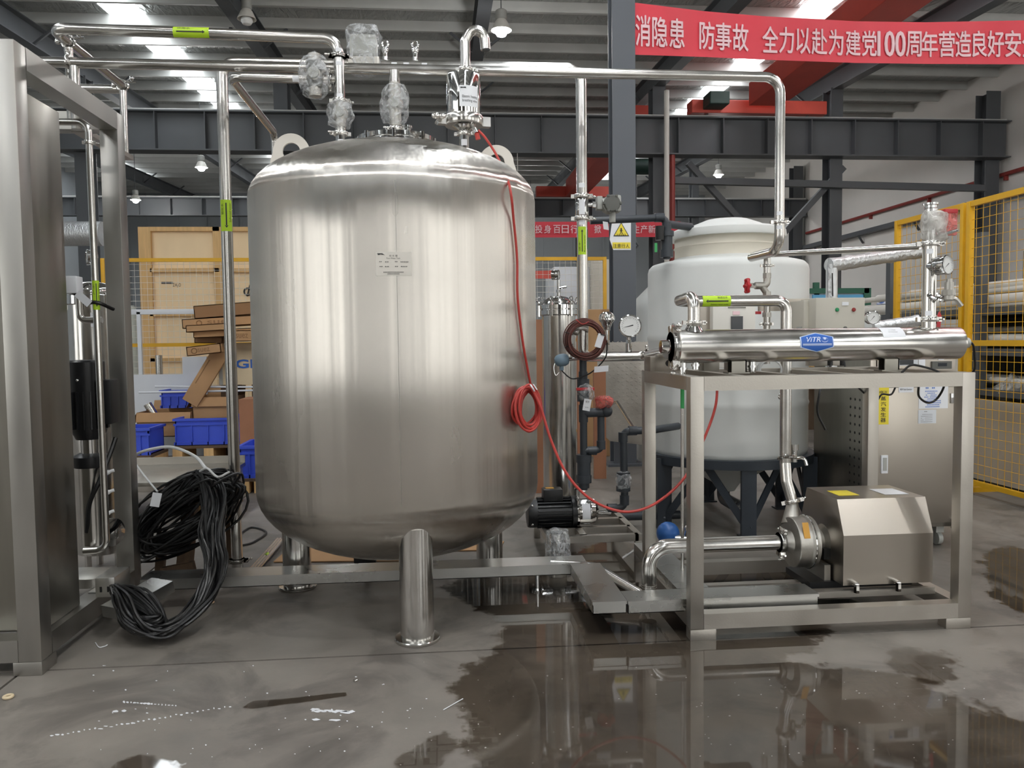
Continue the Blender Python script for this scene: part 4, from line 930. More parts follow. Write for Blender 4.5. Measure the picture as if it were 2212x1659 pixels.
# sampling tap on the delivery riser
tp = at(1715, 985, 3.8)
tv = thing('sampling_tap', 'small stainless sampling tap clamped to the delivery riser above the pump', 'valve', tuple(tp))
MB().ring((xv+.005, YD-.01, tp.z+.0), (0, .3, 1), .04, .009, 24).build('tap_clamp', 'polished_steel', tv)
MB().cyl((tp.x, 3.8, tp.z-.03), (tp.x, 3.8, tp.z+.03), .016, seg=14).cyl((tp.x, 3.8, tp.z+.03), (tp.x, 3.8, tp.z+.06), .022, seg=12).build('tap_body', 'polished_steel', tv)
MB().tube(bend([(tp.x, 3.8, tp.z-.01), (tp.x+.045, 3.78, tp.z-.005), (tp.x+.055, 3.775, tp.z-.045)], .025, 5), .009, 10).build('spout', 'polished_steel', tv)
e_ = at(1687, 857, 3.84); MB().ring(e_, (0, 1, 0), .012, .004, 14).tube([e_+V((0, 0, .01)), e_+V((0, 0, .04))], .004, 8).build('hook_eye', 'polished_steel', tv)

# ================================================================== UV STERILISER
UZ, UR = 1.264, .0755; ux0, ux1 = at(1462, 752, YU).x, at(2068, 737, YU).x
uv = thing('uv_steriliser', 'long polished horizontal steriliser tube with a blue hexagonal badge on the right skid', 'steriliser', ((ux0+ux1)/2, YU, SH))
tube_ = MB().lathe([(.045, -.012), (.066, -.008), (.0745, 0), (UR, .012), (UR, ux1-ux0-.012), (.0745, ux1-ux0), (.06, ux1-ux0+.006), (.03, ux1-ux0+.008)], (ux0, YU, UZ), (1, 0, 0), 64).build('chamber', 'pipe_steel', uv)
MB().lathe([(.028, -.07), (.03, -.068), (.03, -.035), (.033, -.033), (.033, -.03), (.028, -.026), (.028, .0)], (ux0-.005, YU, UZ+.0), (1, 0, 0), 28).build('end_port', 'polished_steel', uv)
clamp(uv, (ux0-.012, YU, UZ), (1, 0, 0), .05, (0, -.3, 1)); clamp(uv, (ux0-.012, YU, UZ), (1, 0, 0), .05, (0, -.3, -1))
MB().lathe([(.028, 0), (.028, .03), (.024, .034), (.024, .045), (.012, .05)], (ux1+.008, YU, UZ), (1, 0, 0), 20).build('lamp_cap', 'instr_grey', uv)
for px_ in (1592, 1920):
    q = at(px_, 770, YU)
    br = MB().box((q.x-.05, YU-.03, SH), (q.x+.05, YU+.04, SH+.006)).box((q.x-.035, YU-.028, SH), (q.x+.035, YU-.022, UZ-.05)).box((q.x-.035, YU+.022, SH), (q.x+.035, YU+.028, UZ-.05)).box((q.x+.029, YU-.028, SH), (q.x+.035, YU+.028, UZ-.05))
    br.build('saddle_bracket', 'sheet_steel', uv, smooth=False)
# inlet collar
MB().lathe([(.028, 0), (.034, -.012), (.042, -.026), (.048, -.034)], (xh, YU, UZ+.1), (0, 0, 1), 24).build('inlet_collar', 'polished_steel', uv)
for px_, ln in ((1475, .06), (1503, .03), (1625, .05)):
    q = at(px_, 780, YU); MB().cyl((q.x, YU, UZ-.06), (q.x, YU, UZ-.075-ln), .016, seg=16).lathe([(.021, 0), (.021, .01)], (q.x, YU, UZ-.075-ln*.5), seg=16).build('drain_stub', 'polished_steel', uv)
# blue badge
bc = at(1764, 742, YU-.07); cm = cyl_map((bc.x, YU, UZ), (1, 0, 0), V((0, -1, .18)), UR+.0012)
W_, H_ = .158, .094
hexp = lambda s_: [(-W_/2*s_, H_*.26*s_), (0, H_*.5*s_), (W_/2*s_, H_*.26*s_), (W_/2*s_, -H_*.26*s_), (0, -H_*.5*s_), (-W_/2*s_, -H_*.26*s_)]
def hexpatch(s_, off, m_, name, par):
    cc = cyl_map((bc.x, YU, UZ), (1, 0, 0), V((0, -1, .18)), UR+off); P = hexp(s_); mb = MB(); n = 10; vs = []; fs = []
    for i in range(n+1):
        a_ = -W_/2*s_+W_*s_*i/n; top = H_*s_*(.5-.24*abs(2*a_/(W_*s_)))
        for j in range(n+1): vs.append(cc(a_, -top+2*top*j/n))
    for i in range(n):
        for j in range(n): fs.append((i*(n+1)+j, (i+1)*(n+1)+j, (i+1)*(n+1)+j+1, i*(n+1)+j+1))
    return mb.add(vs, fs).build(name, m_, par)
bg = hexpatch(1.0, .0012, 'vitro_edge', 'badge', uv); bg['label'] = 'blue hexagonal badge with white lettering'
hexpatch(.93, .002, 'vitro_blue', 'badge_field', bg)
c3_ = cyl_map((bc.x, YU, UZ), (1, 0, 0), V((0, -1, .18)), UR+.0028)
sh = lambda a, b: c3_(a+b*.35-.006, b+.012)
text('lettering', 'ViTR', .072, .024, 'vitro_edge', bg, lambda a, b: sh(a-.01, b), .012)
mb = MB(); P = [(.036+.016*math.cos(t), .010+.012*math.sin(t)) for t in [math.radians(200+k*22) for k in range(14)]]
for i in range(len(P)-1):
    (a1, b1), (a2, b2) = P[i], P[i+1]; mb.add([c3_(a1, b1), c3_(a2, b2), c3_(a2*.985+.0005, b2*.8+.002), c3_(a1*.985+.0005, b1*.8+.002)], [(0, 1, 2, 3)])
P = [(.037+.0065*math.cos(t), .016+.006*math.sin(t)) for t in [2*math.pi*k/12 for k in range(12)]]; mb.add([c3_(*q) for q in P], [list(range(12))])
mb.build('logo_swirl', 'vitro_edge', bg, smooth=False)
mb = MB()
for b0, b1 in ((-.008, -.012), (-.014, -.016)):
    vs = []
    for i in range(9): a_ = -.068+.136*i/8; vs += [c3_(a_, b0), c3_(a_, b1)]
    mb.add(vs, [(2*i, 2*i+2, 2*i+3, 2*i+1) for i in range(8)])
mb.build('stripes', 'vitro_edge', bg, smooth=False)
# white label on top
wc = at(1928, 722, YU-.05); cmw = cyl_map((wc.x, YU, UZ), (1, 0, 0), V((0, -.62, .78)), UR+.0012)
wl = patch(cmw, .108, .075, 'white_label', 'paper_label', uv, 10); cmx = cyl_map((wc.x, YU, UZ), (1, 0, 0), V((0, -.62, .78)), UR+.002)
text('lettering', 'UV 杀菌器', .035, .007, 'grey_ink', wl, lambda a, b: cmx(a, b+.006)); text('lettering', 'UV Sterilizer', .045, .006, 'grey_ink', wl, lambda a, b: cmx(a, b-.008))
# outlet riser at the right end with gauge, tap, wrapped valve
ux = at(2006, 690, YU).x; zz = lambda y: at(2006, y, YU).z
ur = thing('outlet_riser', 'vertical stainless outlet riser at the right end of the steriliser with gauge and tap', 'pipe', (ux, YU, UZ+.06))
MB().tube([(ux, YU, UZ+.06), (ux, YU, zz(520))], .031, 20).build('tube', 'pipe_steel', ur)
clamp(ur, (ux, YU, zz(690)), (0, 0, 1), .031, (1, 0, 0)); clamp(ur, (ux, YU, zz(527)), (0, 0, 1), .031, (1, -.2, 0))
for yy in (544, 677): p = V((ux, YU, zz(yy))); patch(cyl_map(p, (0, 0, 1), camn(p), .0322), .022, .03, 'white_label', 'tag_label', ur, 4)
gc = at(2046, 572, YU-.1)
MB().tube([(ux, YU, zz(575)), gc+V((-.02, .055, 0))], [.03, .022], 18).build('gauge_port', 'polished_steel', ur)
gauge(ur, gc, (.42, -.9, .05), .046, ang=215, depth=.05)
tpz = zz(640); t0 = V((ux+.05, YU-.07, tpz))
MB().ring((ux+.02, YU-.025, tpz-.005), (.2, -.5, 1), .036, .01, 24).build('tap_clamp', 'polished_steel', ur)
MB().cyl(t0+V((.0, 0, -.02)), t0+V((.0, 0, .06)), .02, seg=16).cyl(t0+V((0, 0, .0)), t0+V((0, 0, .025)), .027, seg=8).cyl(t0+V((0, 0, .06)), t0+V((0, 0, .075)), .014, seg=12).build('tap_body', 'cast_steel', ur)
MB().tube(bend([t0+V((-.03, .03, -.02)), t0+V((.03, -.005, -.015)), t0+V((.055, -.01, -.05))], .022, 5), .011, 10).build('spout', 'cast_steel', ur)
wrapv = thing('wrapped_valve', 'valve wrapped in red and clear film on top of the outlet riser', 'valve', (ux, YU, zz(520)))
MB().lathe([(.0275, zz(520)), (.0275, zz(470)), (.03, zz(468)), (.03, zz(452)), (.026, zz(450)), (.026, zz(444)), (.033, zz(443)), (.033, zz(439)), (.02, zz(438))], (ux, YU, 0), seg=24).build('valve_body', 'polished_steel', wrapv)
wrap(wrapv, (ux+.02, YU, zz(488)), .055, .15, m='bag_film', seed=21, amp=.2, prof=[(.03, -.075), (.055, -.06), (.055, .05), (.05, .065), (.03, .07)])
q = V((ux+.085, YU-.01, zz(482)))
MB().box(q+V((-.033, -.02, -.06)), q+V((.03, .02, .06)), .006).crumple(.008, 25, 3).build('red_wrap', 'red_wrap', wrapv)
MB().box(q+V((-.035, -.022, .04)), q+V((.03, .022, .062)), .006).build('red_cap', 'red_paint', wrapv)
MB().tube([(ux+.02, YU-.02, zz(512)), (ux+.1, YU-.05, zz(500))], .008, 10).build('lever', 'polished_steel', wrapv)
# branch pipe from drop to riser
bp_ = thing('branch_pipe', 'thin level stainless pipe joining the drop pipe to the outlet riser', 'pipe', tuple(at(1830, 538, 4.0)))
MB().tube([(pr.x-.005, 4.28, zc), V((ux-.03, YU+.03, zz(530)))], .0155, 14).build('tube', 'pipe_steel', bp_)
# drop pipe with red hand valve
dz_ = thing('steam_drop_pipe', 'short drop pipe with a red hand wheel valve in front of the white plastic tank', 'pipe', tuple(at(1657, 690, 4.25)))
xd2 = pr.x-.005; xd2 = at(1657, 560, 4.33).x; Yq = 4.33; zz = lambda y: at(1657, y, Yq).z
MB().tube([(xd2, Yq, zc), (xd2, Yq, zz(592))], .019, 16).build('tube', 'pipe_steel', dz_)
clamp(dz_, (xd2, Yq, zz(574)), (0, 0, 1), .02, (1, 0, 0)); 
MB().cyl((xd2, Yq, zz(601)), (xd2, Yq, zz(590)), .024, seg=6).tube(bend([(xd2, Yq, zz(598)), (xd2, Yq, zz(617)), (xd2-.07, Yq, zz(617))], .03, 5), .02, 14).tube([(xd2-.03, Yq, zz(617)), (xd2+.003, Yq, zz(636))], .019, 12).cyl((xd2, Yq, zz(640)), (xd2, Yq, zz(630)), .024, seg=6).build('valve_body', 'cast_steel', dz_)
MB().cyl((xd2-.06, Yq, zz(617)), (xd2-.105, Yq, zz(617)), .016, seg=6).build('bonnet', 'polished_steel', dz_)
hw = V((xd2-.115, Yq, zz(617))); mb = MB().ring(hw, (1, -.12, 0), .036, .008, 24).ball(hw, .014)
for k in range(6):
    a_ = math.pi*k/3; d = V((.0, math.cos(a_), math.sin(a_)))*.036; mb.tube([hw, hw+d], .005, 6).ball(hw+d, .011, (1, 1, 1), 8)
mb.build('hand_wheel', 'red_paint', dz_)
MB().tube([(xd2, Yq, zz(640)), (xd2, Yq, 1.15)], .019, 14).build('lower_tube', 'pipe_steel', dz_)
clamp(dz_, (xd2, Yq, zz(700)), (0, 0, 1), .02, (-1, 0, 0)); MB().cyl((xd2, Yq, zz(685)), (xd2, Yq, zz(675)), .026, seg=6).build('hex_union', 'cast_steel', dz_)
MB().box((xd2-.1, Yq+.03, zz(678)), (xd2-.02, Yq+.05, zz(672))).build('tag_plate', 'red_paint', dz_, smooth=False)
# electrical box
eb = at(1815, 705, 4.15)
bo = thing('control_box', 'beige electrical control box with green and red lamps behind the steriliser', 'box', tuple(eb))
bx0, bx1 = at(1762, 700, 4.1).x, at(1868, 700, 4.1).x; bz0, bz1 = at(1815, 772, 4.1).z, at(1815, 643, 4.1).z
MB().box((bx0, 4.1, bz0), (bx1, 4.28, bz1), .004).build('enclosure', 'panel_grey', bo)
MB().box((bx0-.03, 4.18, bz0), (bx0, 4.4, bz1-.01), .003).build('side_cover', 'panel_grey', bo)
MB().box((bx0-.034, 4.2, bz0+.07), (bx0-.029, 4.26, bz0+.17)).build('breaker_window', 'instr_grey', bo, smooth=False)
for px_, m_ in ((1808, 'green_lamp'), (1844, 'red_lamp')):
    q = at(px_, 669, 4.1); MB().lathe([(.011, 0), (.011, .004), (.008, .009), (.001, .01)], q, (0, -1, 0), 16).build('pilot_lamp', m_, bo)
q = at(1826, 656, 4.098); MB().box(q+V((-.018, -.002, -.009)), q+V((.018, .002, .009))).build('lamp_label', 'white_label', bo, smooth=False)
q = at(1825, 709, 4.1); MB().cyl(q, q+V((0, -.008, 0)), .01, seg=16).build('keyhole_plug', 'instr_dark', bo)
MB().box(((bx0+bx1)/2-.1, 4.25, SH), ((bx0+bx1)/2+.1, 4.3, bz0), .002).build('mounting_stand', 'frame_steel', bo)
for px_ in (1797, 1824): 
    q = at(px_, 778, 4.09); MB().cyl(q+V((0, .02, .01)), q+V((0, .02, -.03)), .014, seg=12).build('cable_gland', 'black_rubber', bo)
def cable(pts, r, label, m='cable_black', name='cable', cat='cable'):
    o = MB().tube(smooth_curve(pts, 7), r, 8).build(name, m, None, base=pts[0]); return tag(o, label, cat)
cable([at(1797, 783, 4.1), at(1790, 800, 4.05), at(1778, 815, 4.0), at(1770, 850, 3.95), at(1766, 890, 3.95), at(1783, 928, 3.95)], .0062, 'black cable end dangling left of the perforated cabinet side')
cable([at(1824, 783, 4.1), at(1830, 805, 4.08), at(1855, 838, 4.05), at(1890, 866, 4.05), at(1905, 852, 4.05), at(1925, 852, 4.05), at(1935, 835, 4.05)], .005, 'black cable looping below the skid top in front of the yellow vertical label')
cable([at(1985, 828, 3.28), at(1985, 856, 3.32), at(2005, 870, 3.33), at(2025, 860, 3.33), at(2040, 830, 3.3), at(2030, 805, 3.3), at(1985, 790, 3.33), at(1965, 790, 3.33), at(1948, 805, 3.3)], .005, 'black cable looping in front of the white and blue notice on the cabinet')
MB().tube(smooth_curve([at(2076, 735, 3.5), at(2100, 742, 3.52), at(2105, 770, 3.55), at(2104, 800, 3.58), at(2085, 812, 3.62), at(2060, 815, 3.65)], 7), .0052, 8).build('lamp_lead', 'cable_black', uv)
# transparent control panel behind the delivery arch
tc = thing('temperature_controller', 'grey control panel with a small dark display between the delivery pipe and the white tank', 'controller', tuple(at(1590, 715, 4.2)))
a0, a1 = at(1540, 725, 4.2), at(1632, 655, 4.2)
MB().box((a0.x, 4.2, SH), (a1.x, 4.27, a1.z), .004).build('enclosure', 'white_pipe', tc)
b0, b1 = at(1580, 716, 4.19), at(1605, 683, 4.19); MB().box((b0.x, 4.19, b0.z), (b1.x, 4.2, b1.z)).build('display', 'screen_dark', tc, smooth=False)
b0, b1 = at(1584, 680, 4.19), at(1599, 672, 4.19); MB().box((b0.x, 4.195, b0.z), (b1.x, 4.2, b1.z)).build('display_label', 'white_print', tc, smooth=False)
q = at(1592, 664, 4.196); MB().box(q+V((-.05, 0, -.002)), q+V((.05, .003, .002))).build('printed_line', 'grey_ink', tc, smooth=False)
b0, b1 = at(1510, 725, 4.25), at(1540, 650, 4.25); MB().box((b0.x, 4.25, SH), (b1.x, 4.3, b1.z), .003).build('side_plate', 'cabinet_steel', tc)
b0, b1 = at(1640, 672, 4.4), at(1760, 645, 4.4); MB().box((b0.x, 4.4, b0.z), (b1.x, 4.42, b1.z)).build('cross_plate', 'cabinet_steel', tc, smooth=False)
# small flow box at the left rear of the skid top
q = at(1440, 785, 3.95); fb = thing('drain_box', 'low steel box with a round outlet hole on the left rear of the skid top', 'box', (q.x, 3.95, SH))
MB().box((q.x-.11, 3.86, SH), (q.x+.05, 3.98, SH+.075), .003).build('box_body', 'cabinet_steel', fb)
MB().lathe([(.017, 0), (.017, .006), (.012, .006), (.011, .001), (.001, .001)], (q.x-.015, 3.86, SH+.04), (0, -1, 0), 16).build('outlet', 'black_rubber', fb)
for k, px_ in enumerate((1530, 1585)):
    q = at(px_, 790, 3.85); MB().box((q.x-.04, 3.8, SH), (q.x+.04, 3.88, SH+.08), .003).build('terminal_block', 'sheet_steel', fb)
mb = MB(); q = at(1665, 800, 3.7)
for k in range(3): mb.ring(q+V((0, k*.01, .0)), (.3, 1, .2*k), .05+.004*k, .0045, 24)
tag(mb.build('hose_coil', 'hose_white', None, base=(q.x, q.y, SH)), 'little loop of white hose on the skid top left of the delivery riser', 'hose')
# thermometer tube with green cap
q0, q1_ = at(1474, 850, 3.75), at(1480, 1180, 3.75)
gt = thing('drain_tube', 'slim vertical steel tube with a green sleeve just left of the front skid post', 'pipe', (q0.x, 3.75, .1))
MB().tube([(q0.x, 3.75, .1), (q0.x, 3.75, SH-.02)], .0085, 12).build('tube', 'pipe_steel', gt)
MB().tube([(q0.x, 3.75, at(1475, 882, 3.75).z), (q0.x, 3.75, SH-.05)], .0095, 12).build('green_sleeve', 'green_label', gt)

# ================================================================== STEAM GENERATOR CABINET
GX0, GX1, GY0, GY1, GZ0, GZ1 = 2.55, 3.115, 4.5, 5.22, .13, 1.21
sg = thing('steam_generator', 'stainless steam generator cabinet with a yellow vertical label on its door', 'cabinet', (2.83, 5, 0))
MB().box((GX0, GY0+.02, GZ0), (GX1, GY1, GZ1), .004).build('cabinet_body', 'sheet_steel', sg)
dr = MB().box((GX0+.04, GY0, GZ0+.03), (GX1-.03, GY0+.02, GZ1-.22), .003).build('door', 'cabinet_steel', sg)
MB().box((GX0, GY0+.004, GZ0), (GX0+.035, GY0+.02, GZ1), .002).build('corner_post', 'cabinet_steel', sg)
MB().box((GX0+.04, GY0, GZ1-.21), (GX1-.03, GY0+.02, GZ1-.005), .003).build('control_fascia', 'cabinet_steel', sg)
def gp(px, py): return at(px, py, GY0-.002)
def rectpx(x0_, y0_, x1_, y1_, m_, name, par, t=.003):
    a_, b_ = at(x0_, y1_, GY0), at(x1_, y0_, GY0); return MB().box((a_.x, GY0-t, a_.z), (b_.x, GY0, b_.z)).build(name, m_, par, smooth=False)
hd = rectpx(1902, 983, 1916, 1022, 'white_label', 'handle', dr, .012); rectpx(1905, 988, 1913, 1016, 'instr_grey', 'handle_grip', dr, .016)
yl = rectpx(1897, 830, 1920, 917, 'yellow_label', 'yellow_label', dr); pm = lambda px, py: plane_map(at(px, py, GY0-.004), (1, 0, 0), (0, 0, 1))
text('lettering', '48KW', .05, .017, 'ink', dr, pm(1908, 847))
for k, ch in enumerate('蒸汽发生器'): text('lettering', ch, .034, .026, 'ink', dr, pm(1908.5-k*.2, 861+k*11.6), .012)
rectpx(1984, 830, 2048, 883, 'white_label', 'notice_sheet', dr, .002); rectpx(1983, 885, 2022, 915, 'white_board', 'notice_sheet', dr, .002)
def print_lines(rows, m_, par):
    mb = MB(); rn = random.Random(2)
    for px, py, wd, hh in rows:
        c_ = at(px, py, GY0-.0035); k = max(3, int(wd/.009))
        for q in range(k):
            if rn.random() < .12: continue
            x0 = c_.x-wd/2+wd*q/k; mb.add([(x0, c_.y, c_.z-hh/2), (x0+wd/k*.75, c_.y, c_.z-hh/2), (x0+wd/k*.75, c_.y, c_.z+hh/2), (x0, c_.y, c_.z+hh/2)], [(0, 1, 2, 3)])
    mb.build('printed_lines', m_, par, smooth=False)
print_lines([(2010, 838, .06, .008)]+[(2012+(k > 4)*4, 845+k*4.2, [.08, .05, .07, .09, .05, .1, .1, .08, .1][k], .0045) for k in range(9)], 'blue_ink', dr)
print_lines([(2002, 889, .03, .004)]+[(2002, 895+k*4, .075, .0022) for k in range(5)], 'grey_ink', dr)
rectpx(1941, 834, 1973, 848, 'white_label', 'name_strip', dr); text('lettering', '48KW Steam Generator', .075, .011, 'ink', dr, pm(1957, 841))
for yy in (860, 1130):
    a_ = at(2060, yy, GY0); MB().box((a_.x-.02, GY0-.008, a_.z-.03), (a_.x-.002, GY0, a_.z+.03), .002).box((a_.x+.002, GY0-.008, a_.z-.03), (a_.x+.02, GY0, a_.z+.03), .002).cyl((a_.x, GY0-.008, a_.z-.03), (a_.x, GY0-.008, a_.z+.03), .005, seg=8).build('hinge', 'polished_steel', dr)
# fascia: display and meter
rectpx(1932, 766, 1982, 790, 'white_board', 'operator_panel', sg, .006); rectpx(1942, 770, 1972, 788, 'screen_dark', 'screen', sg, .008)
for px_, m_ in ((1936, 'blue_ink'), (1977, 'white_label')): q = at(px_, 774, GY0-.006); MB().cyl(q, q+V((0, -.003, 0)), .008, seg=14).build('key_button', m_, sg)
rectpx(1984, 766, 1998, 792, 'white_label', 'button_strip', sg, .004)
mtx = rectpx(2012, 780, 2054, 797, 'instr_dark', 'meter', sg, .01); rectpx(2024, 784, 2043, 791, 'screen_dark', 'meter_window', sg, .012)
rectpx(2026, 773, 2038, 778, 'white_label', 'meter_label', sg, .004)
# perforated left side
mb = MB()
for r_ in range(17):
    for c_ in range(3):
        y_ = 4.62+c_*.055; z_ = GZ1-.3-r_*.052
        if z_ > GZ0+.05: mb.lathe([(.0085, 0), (.0085, .0015)], (GX0, y_, z_), (-1, 0, 0), 8)
hl = mb.build('vent_holes', 'black_rubber', sg, smooth=False); hl['kind'] = 'stuff'
for x in (GX0+.06, GX1-.06):
    for y in (GY0+.1, GY1-.1): MB().box((x-.025, y-.025, .08), (x+.025, y+.025, GZ0)).cyl((x-.014, y, .04), (x+.014, y, .04), .04, seg=18).build('caster', 'instr_grey', sg)
gcp = at(1886, 686, 4.45); MB().tube([gcp+V((0, .05, 0)), (gcp.x, 4.7, gcp.z), (gcp.x, 4.7, GZ1)], .012, 10).build('gauge_pipe', 'pipe_steel', sg); gauge(sg, gcp, (-.1, -1, 0), .04, ang=230)
# foil-lagged pipes
fo = thing('lagged_pipe', 'foil-lagged pipe rising behind the control box and turning right to the fence', 'pipe', tuple(at(1797, 640, 4.6)))
p0, p1, p2 = at(1797, 650, 4.6), at(1797, 572, 4.6), at(1995, 543, 4.85)
MB().tube([(p0.x, p0.y, GZ1-.1), p1], .034, 20).crumple(.006, 20, 2).build('lower_lagging', 'foil', fo)
ln = [p1.lerp(p2, k/24)+V((0, 0, .0)) for k in range(25)]; ln[0] = ln[0]-V((.02, 0, 0)); MB().tube(ln, .041, 24).crumple(.008, 22, 4).build('upper_lagging', 'foil', fo)
MB().tube([at(1798, 590, 4.55), at(1799, 640, 4.55)], .004, 6).build('lagging_tape', 'black_rubber', fo)
fo2 = thing('lagged_pipe', 'short foil-lagged pipe with a black end ring lying behind the steriliser right end', 'pipe', tuple(at(1940, 698, 4.6)))
p1, p2 = at(1888, 706, 4.62), at(1986, 692, 4.55); MB().tube([p1.lerp(p2, k/16) for k in range(17)], .033, 22).crumple(.006, 24, 7).build('lagging', 'foil', fo2)
MB().tube([p2, p2+(p2-p1).normalized()*.03], .036, 20).build('end_ring', 'black_rubber', fo2); MB().tube([p1+V((0, .0, -.02)), (p1.x, p1.y+.1, GZ1-.02)], .02, 12).build('elbow', 'pipe_steel', fo2)
q = at(2027, 692, 4.6); lv = thing('ball_valve', 'ball valve with an upright red lever beyond the outlet riser', 'valve', (q.x, q.y, GZ1))
MB().tube([(q.x-.03, q.y, q.z-.02), (q.x-.03, q.y, GZ1)], .016, 12).ball((q.x-.03, q.y, q.z+.01), .026).build('valve_body', 'cast_steel', lv)
MB().prism([(-.012, -.045), (.014, -.045), (.02, .03), (.008, .055), (-.004, .03)], q, (1, 0, 0), (0, 0, 1), (0, .008, 0)).build('lever', 'red_paint', lv, smooth=False)

# ================================================================== WHITE PLASTIC TANK ON A STAND
WX, WY, WR = 2.03, 5.5, .555
wt = thing('plastic_tank', 'white plastic water tank with a wide lid on a dark steel stand', 'tank', (WX, WY, 0))
wz = lambda y: at(1570, y, WY).z
MB().lathe([(.06, .2), (.1, .26), (.3, .38), (.5, .47), (WR-.005, .5), (WR, .53), (WR, .83), (WR+.006, .85), (WR, .87), (WR, 1.28), (WR+.008, 1.305), (WR, 1.33), (WR, 1.77), (WR-.008, 1.8), (WR-.03, 1.822), (WR-.07, 1.833), (.44, 1.842), (.39, 1.85), (.37, 1.865)], (WX, WY, 0), seg=72).build('tank_body', 'poly_white', wt, ang=50)
MB().lathe([(.37, 1.85), (.365, 1.87), (.365, 1.93), (.372, 1.94), (.365, 1.95), (.365, 2.02)], (WX, WY, 0), seg=60).build('neck', 'poly_neck', wt, ang=50)
MB().lathe([(.36, 2.0), (.40, 2.0), (.405, 2.015), (.40, 2.05), (.37, 2.065), (.27, 2.08), (.24, 2.1), (.15, 2.135), (.01, 2.15)], (WX, WY, 0), seg=60).build('lid', 'poly_lid', wt, ang=50)
std = MB().lathe([(.585, .44), (.6, .44), (.6, .5), (.585, .5)], (WX, WY, 0), seg=60).build('stand_ring', 'stand_steel', wt)
for k in range(6):
    a_ = math.radians(-96+60*k); x, y = WX+.575*math.cos(a_), WY+.575*math.sin(a_)
    MB().box((x-.05, y-.012, 0), (x+.05, y+.012, .48)).box((x-.06, y-.05, 0), (x+.06, y+.05, .01)).build('stand_leg', 'stand_steel', wt, smooth=False)
    a2 = a_+math.pi/3; x2, y2 = WX+.575*math.cos(a2), WY+.575*math.sin(a2)
    MB().bar((x, y, .05), ((x+x2)/2, (y+y2)/2, .46), .012, .05).build('stand_brace', 'stand_steel', wt, smooth=False)
    MB().bar((x2, y2, .05), ((x+x2)/2, (y+y2)/2, .46), .012, .05).build('stand_brace', 'stand_steel', wt, smooth=False)
MB().tube(bend([(WX-.02, WY, .22), (WX-.02, WY, .14), (WX-.02, WY-.35, .14)], .05, 6), .045, 16).build('drain_pipe', 'pvc_grey', wt)
MB().tube([(WX-.02, WY-.3, .14), (WX-.03, WY-.42, .1)], .05, 14).crumple(.012, 20).build('wrapped_drain_valve', 'clear_wrap', wt)
# second white tank edge left of the big one
q0 = at(1368, 720, 8.3)
bw = thing('plastic_tank', 'partly hidden white plastic tank standing left of the big white tank', 'tank', (q0.x+.5, 8.3, 0))
MB().lathe([(.49, .0), (.5, .02), (.5, 1.02), (.51, 1.04), (.5, 1.06), (.5, 1.6), (.46, 1.74), (.3, 1.9), (.3, 2.0), (.05, 2.02)], (q0.x+.51, 8.3, 0), seg=48).build('tank_body', 'poly_lid', bw, ang=50)

# ================================================================== FILTER HOUSING, RISER AND INSTRUMENTS
fq = at(1208, 800, 5.2)
fh = thing('filter_housing', 'tall stainless filter housing with a swing-bolt lid behind the tall tank right side', 'filter', (fq.x, 5.2, 0))
zz = lambda y: at(1208, y, 5.2).z; r_ = .112
MB().lathe([(r_*.9, .12), (r_, .16), (r_, zz(680))], (fq.x, 5.2, 0), seg=40).build('vessel_body', 'pipe_steel', fh)
MB().lathe([(r_, zz(682)), (r_*1.14, zz(680)), (r_*1.14, zz(671)), (r_*1.05, zz(670)), (r_*1.05, zz(668)), (r_*1.14, zz(667)), (r_*1.14, zz(659)), (r_, zz(656)), (r_*.95, zz(652)), (r_*.6, zz(643)), (r_*.2, zz(640)), (.01, zz(639))], (fq.x, 5.2, 0), seg=40).build('lid', 'polished_steel', fh, ang=25)
for a_ in (-120, -60, 0, 180, 90):
    d = V((math.cos(math.radians(a_)), math.sin(math.radians(a_)), 0)); p = V((fq.x, 5.2, 0))+d*r_*1.16
    MB().cyl((p.x, p.y, zz(684)), (p.x, p.y, zz(652)), .009, seg=10).cyl((p.x, p.y, zz(660)), (p.x, p.y, zz(655)), .016, seg=8).ring((p.x, p.y, zz(648)), (d.y, -d.x, 0), .017, .004, 16).build('eye_bolt', 'polished_steel', fh)
MB().cyl((fq.x, 5.2, zz(640)), (fq.x, 5.2, zz(604)), .011, seg=12).cyl((fq.x, 5.2, zz(622)), (fq.x+.05, 5.17, zz(620)), .009, seg=10).cyl((fq.x, 5.2, zz(632)), (fq.x, 5.2, zz(626)), .016, seg=6).build('air_vent', 'polished_steel', fh)
gauge(fh, V((fq.x+.0, 5.2, zz(594))), (.95, -.3, 0), .034, depth=.045)
for k in range(3): MB().cyl((fq.x+.08*math.cos(k*2.1+.5), 5.2+.08*math.sin(k*2.1+.5), 0), (fq.x+.08*math.cos(k*2.1+.5), 5.2+.08*math.sin(k*2.1+.5), .15), .016, seg=12).build('leg', 'pipe_steel', fh)
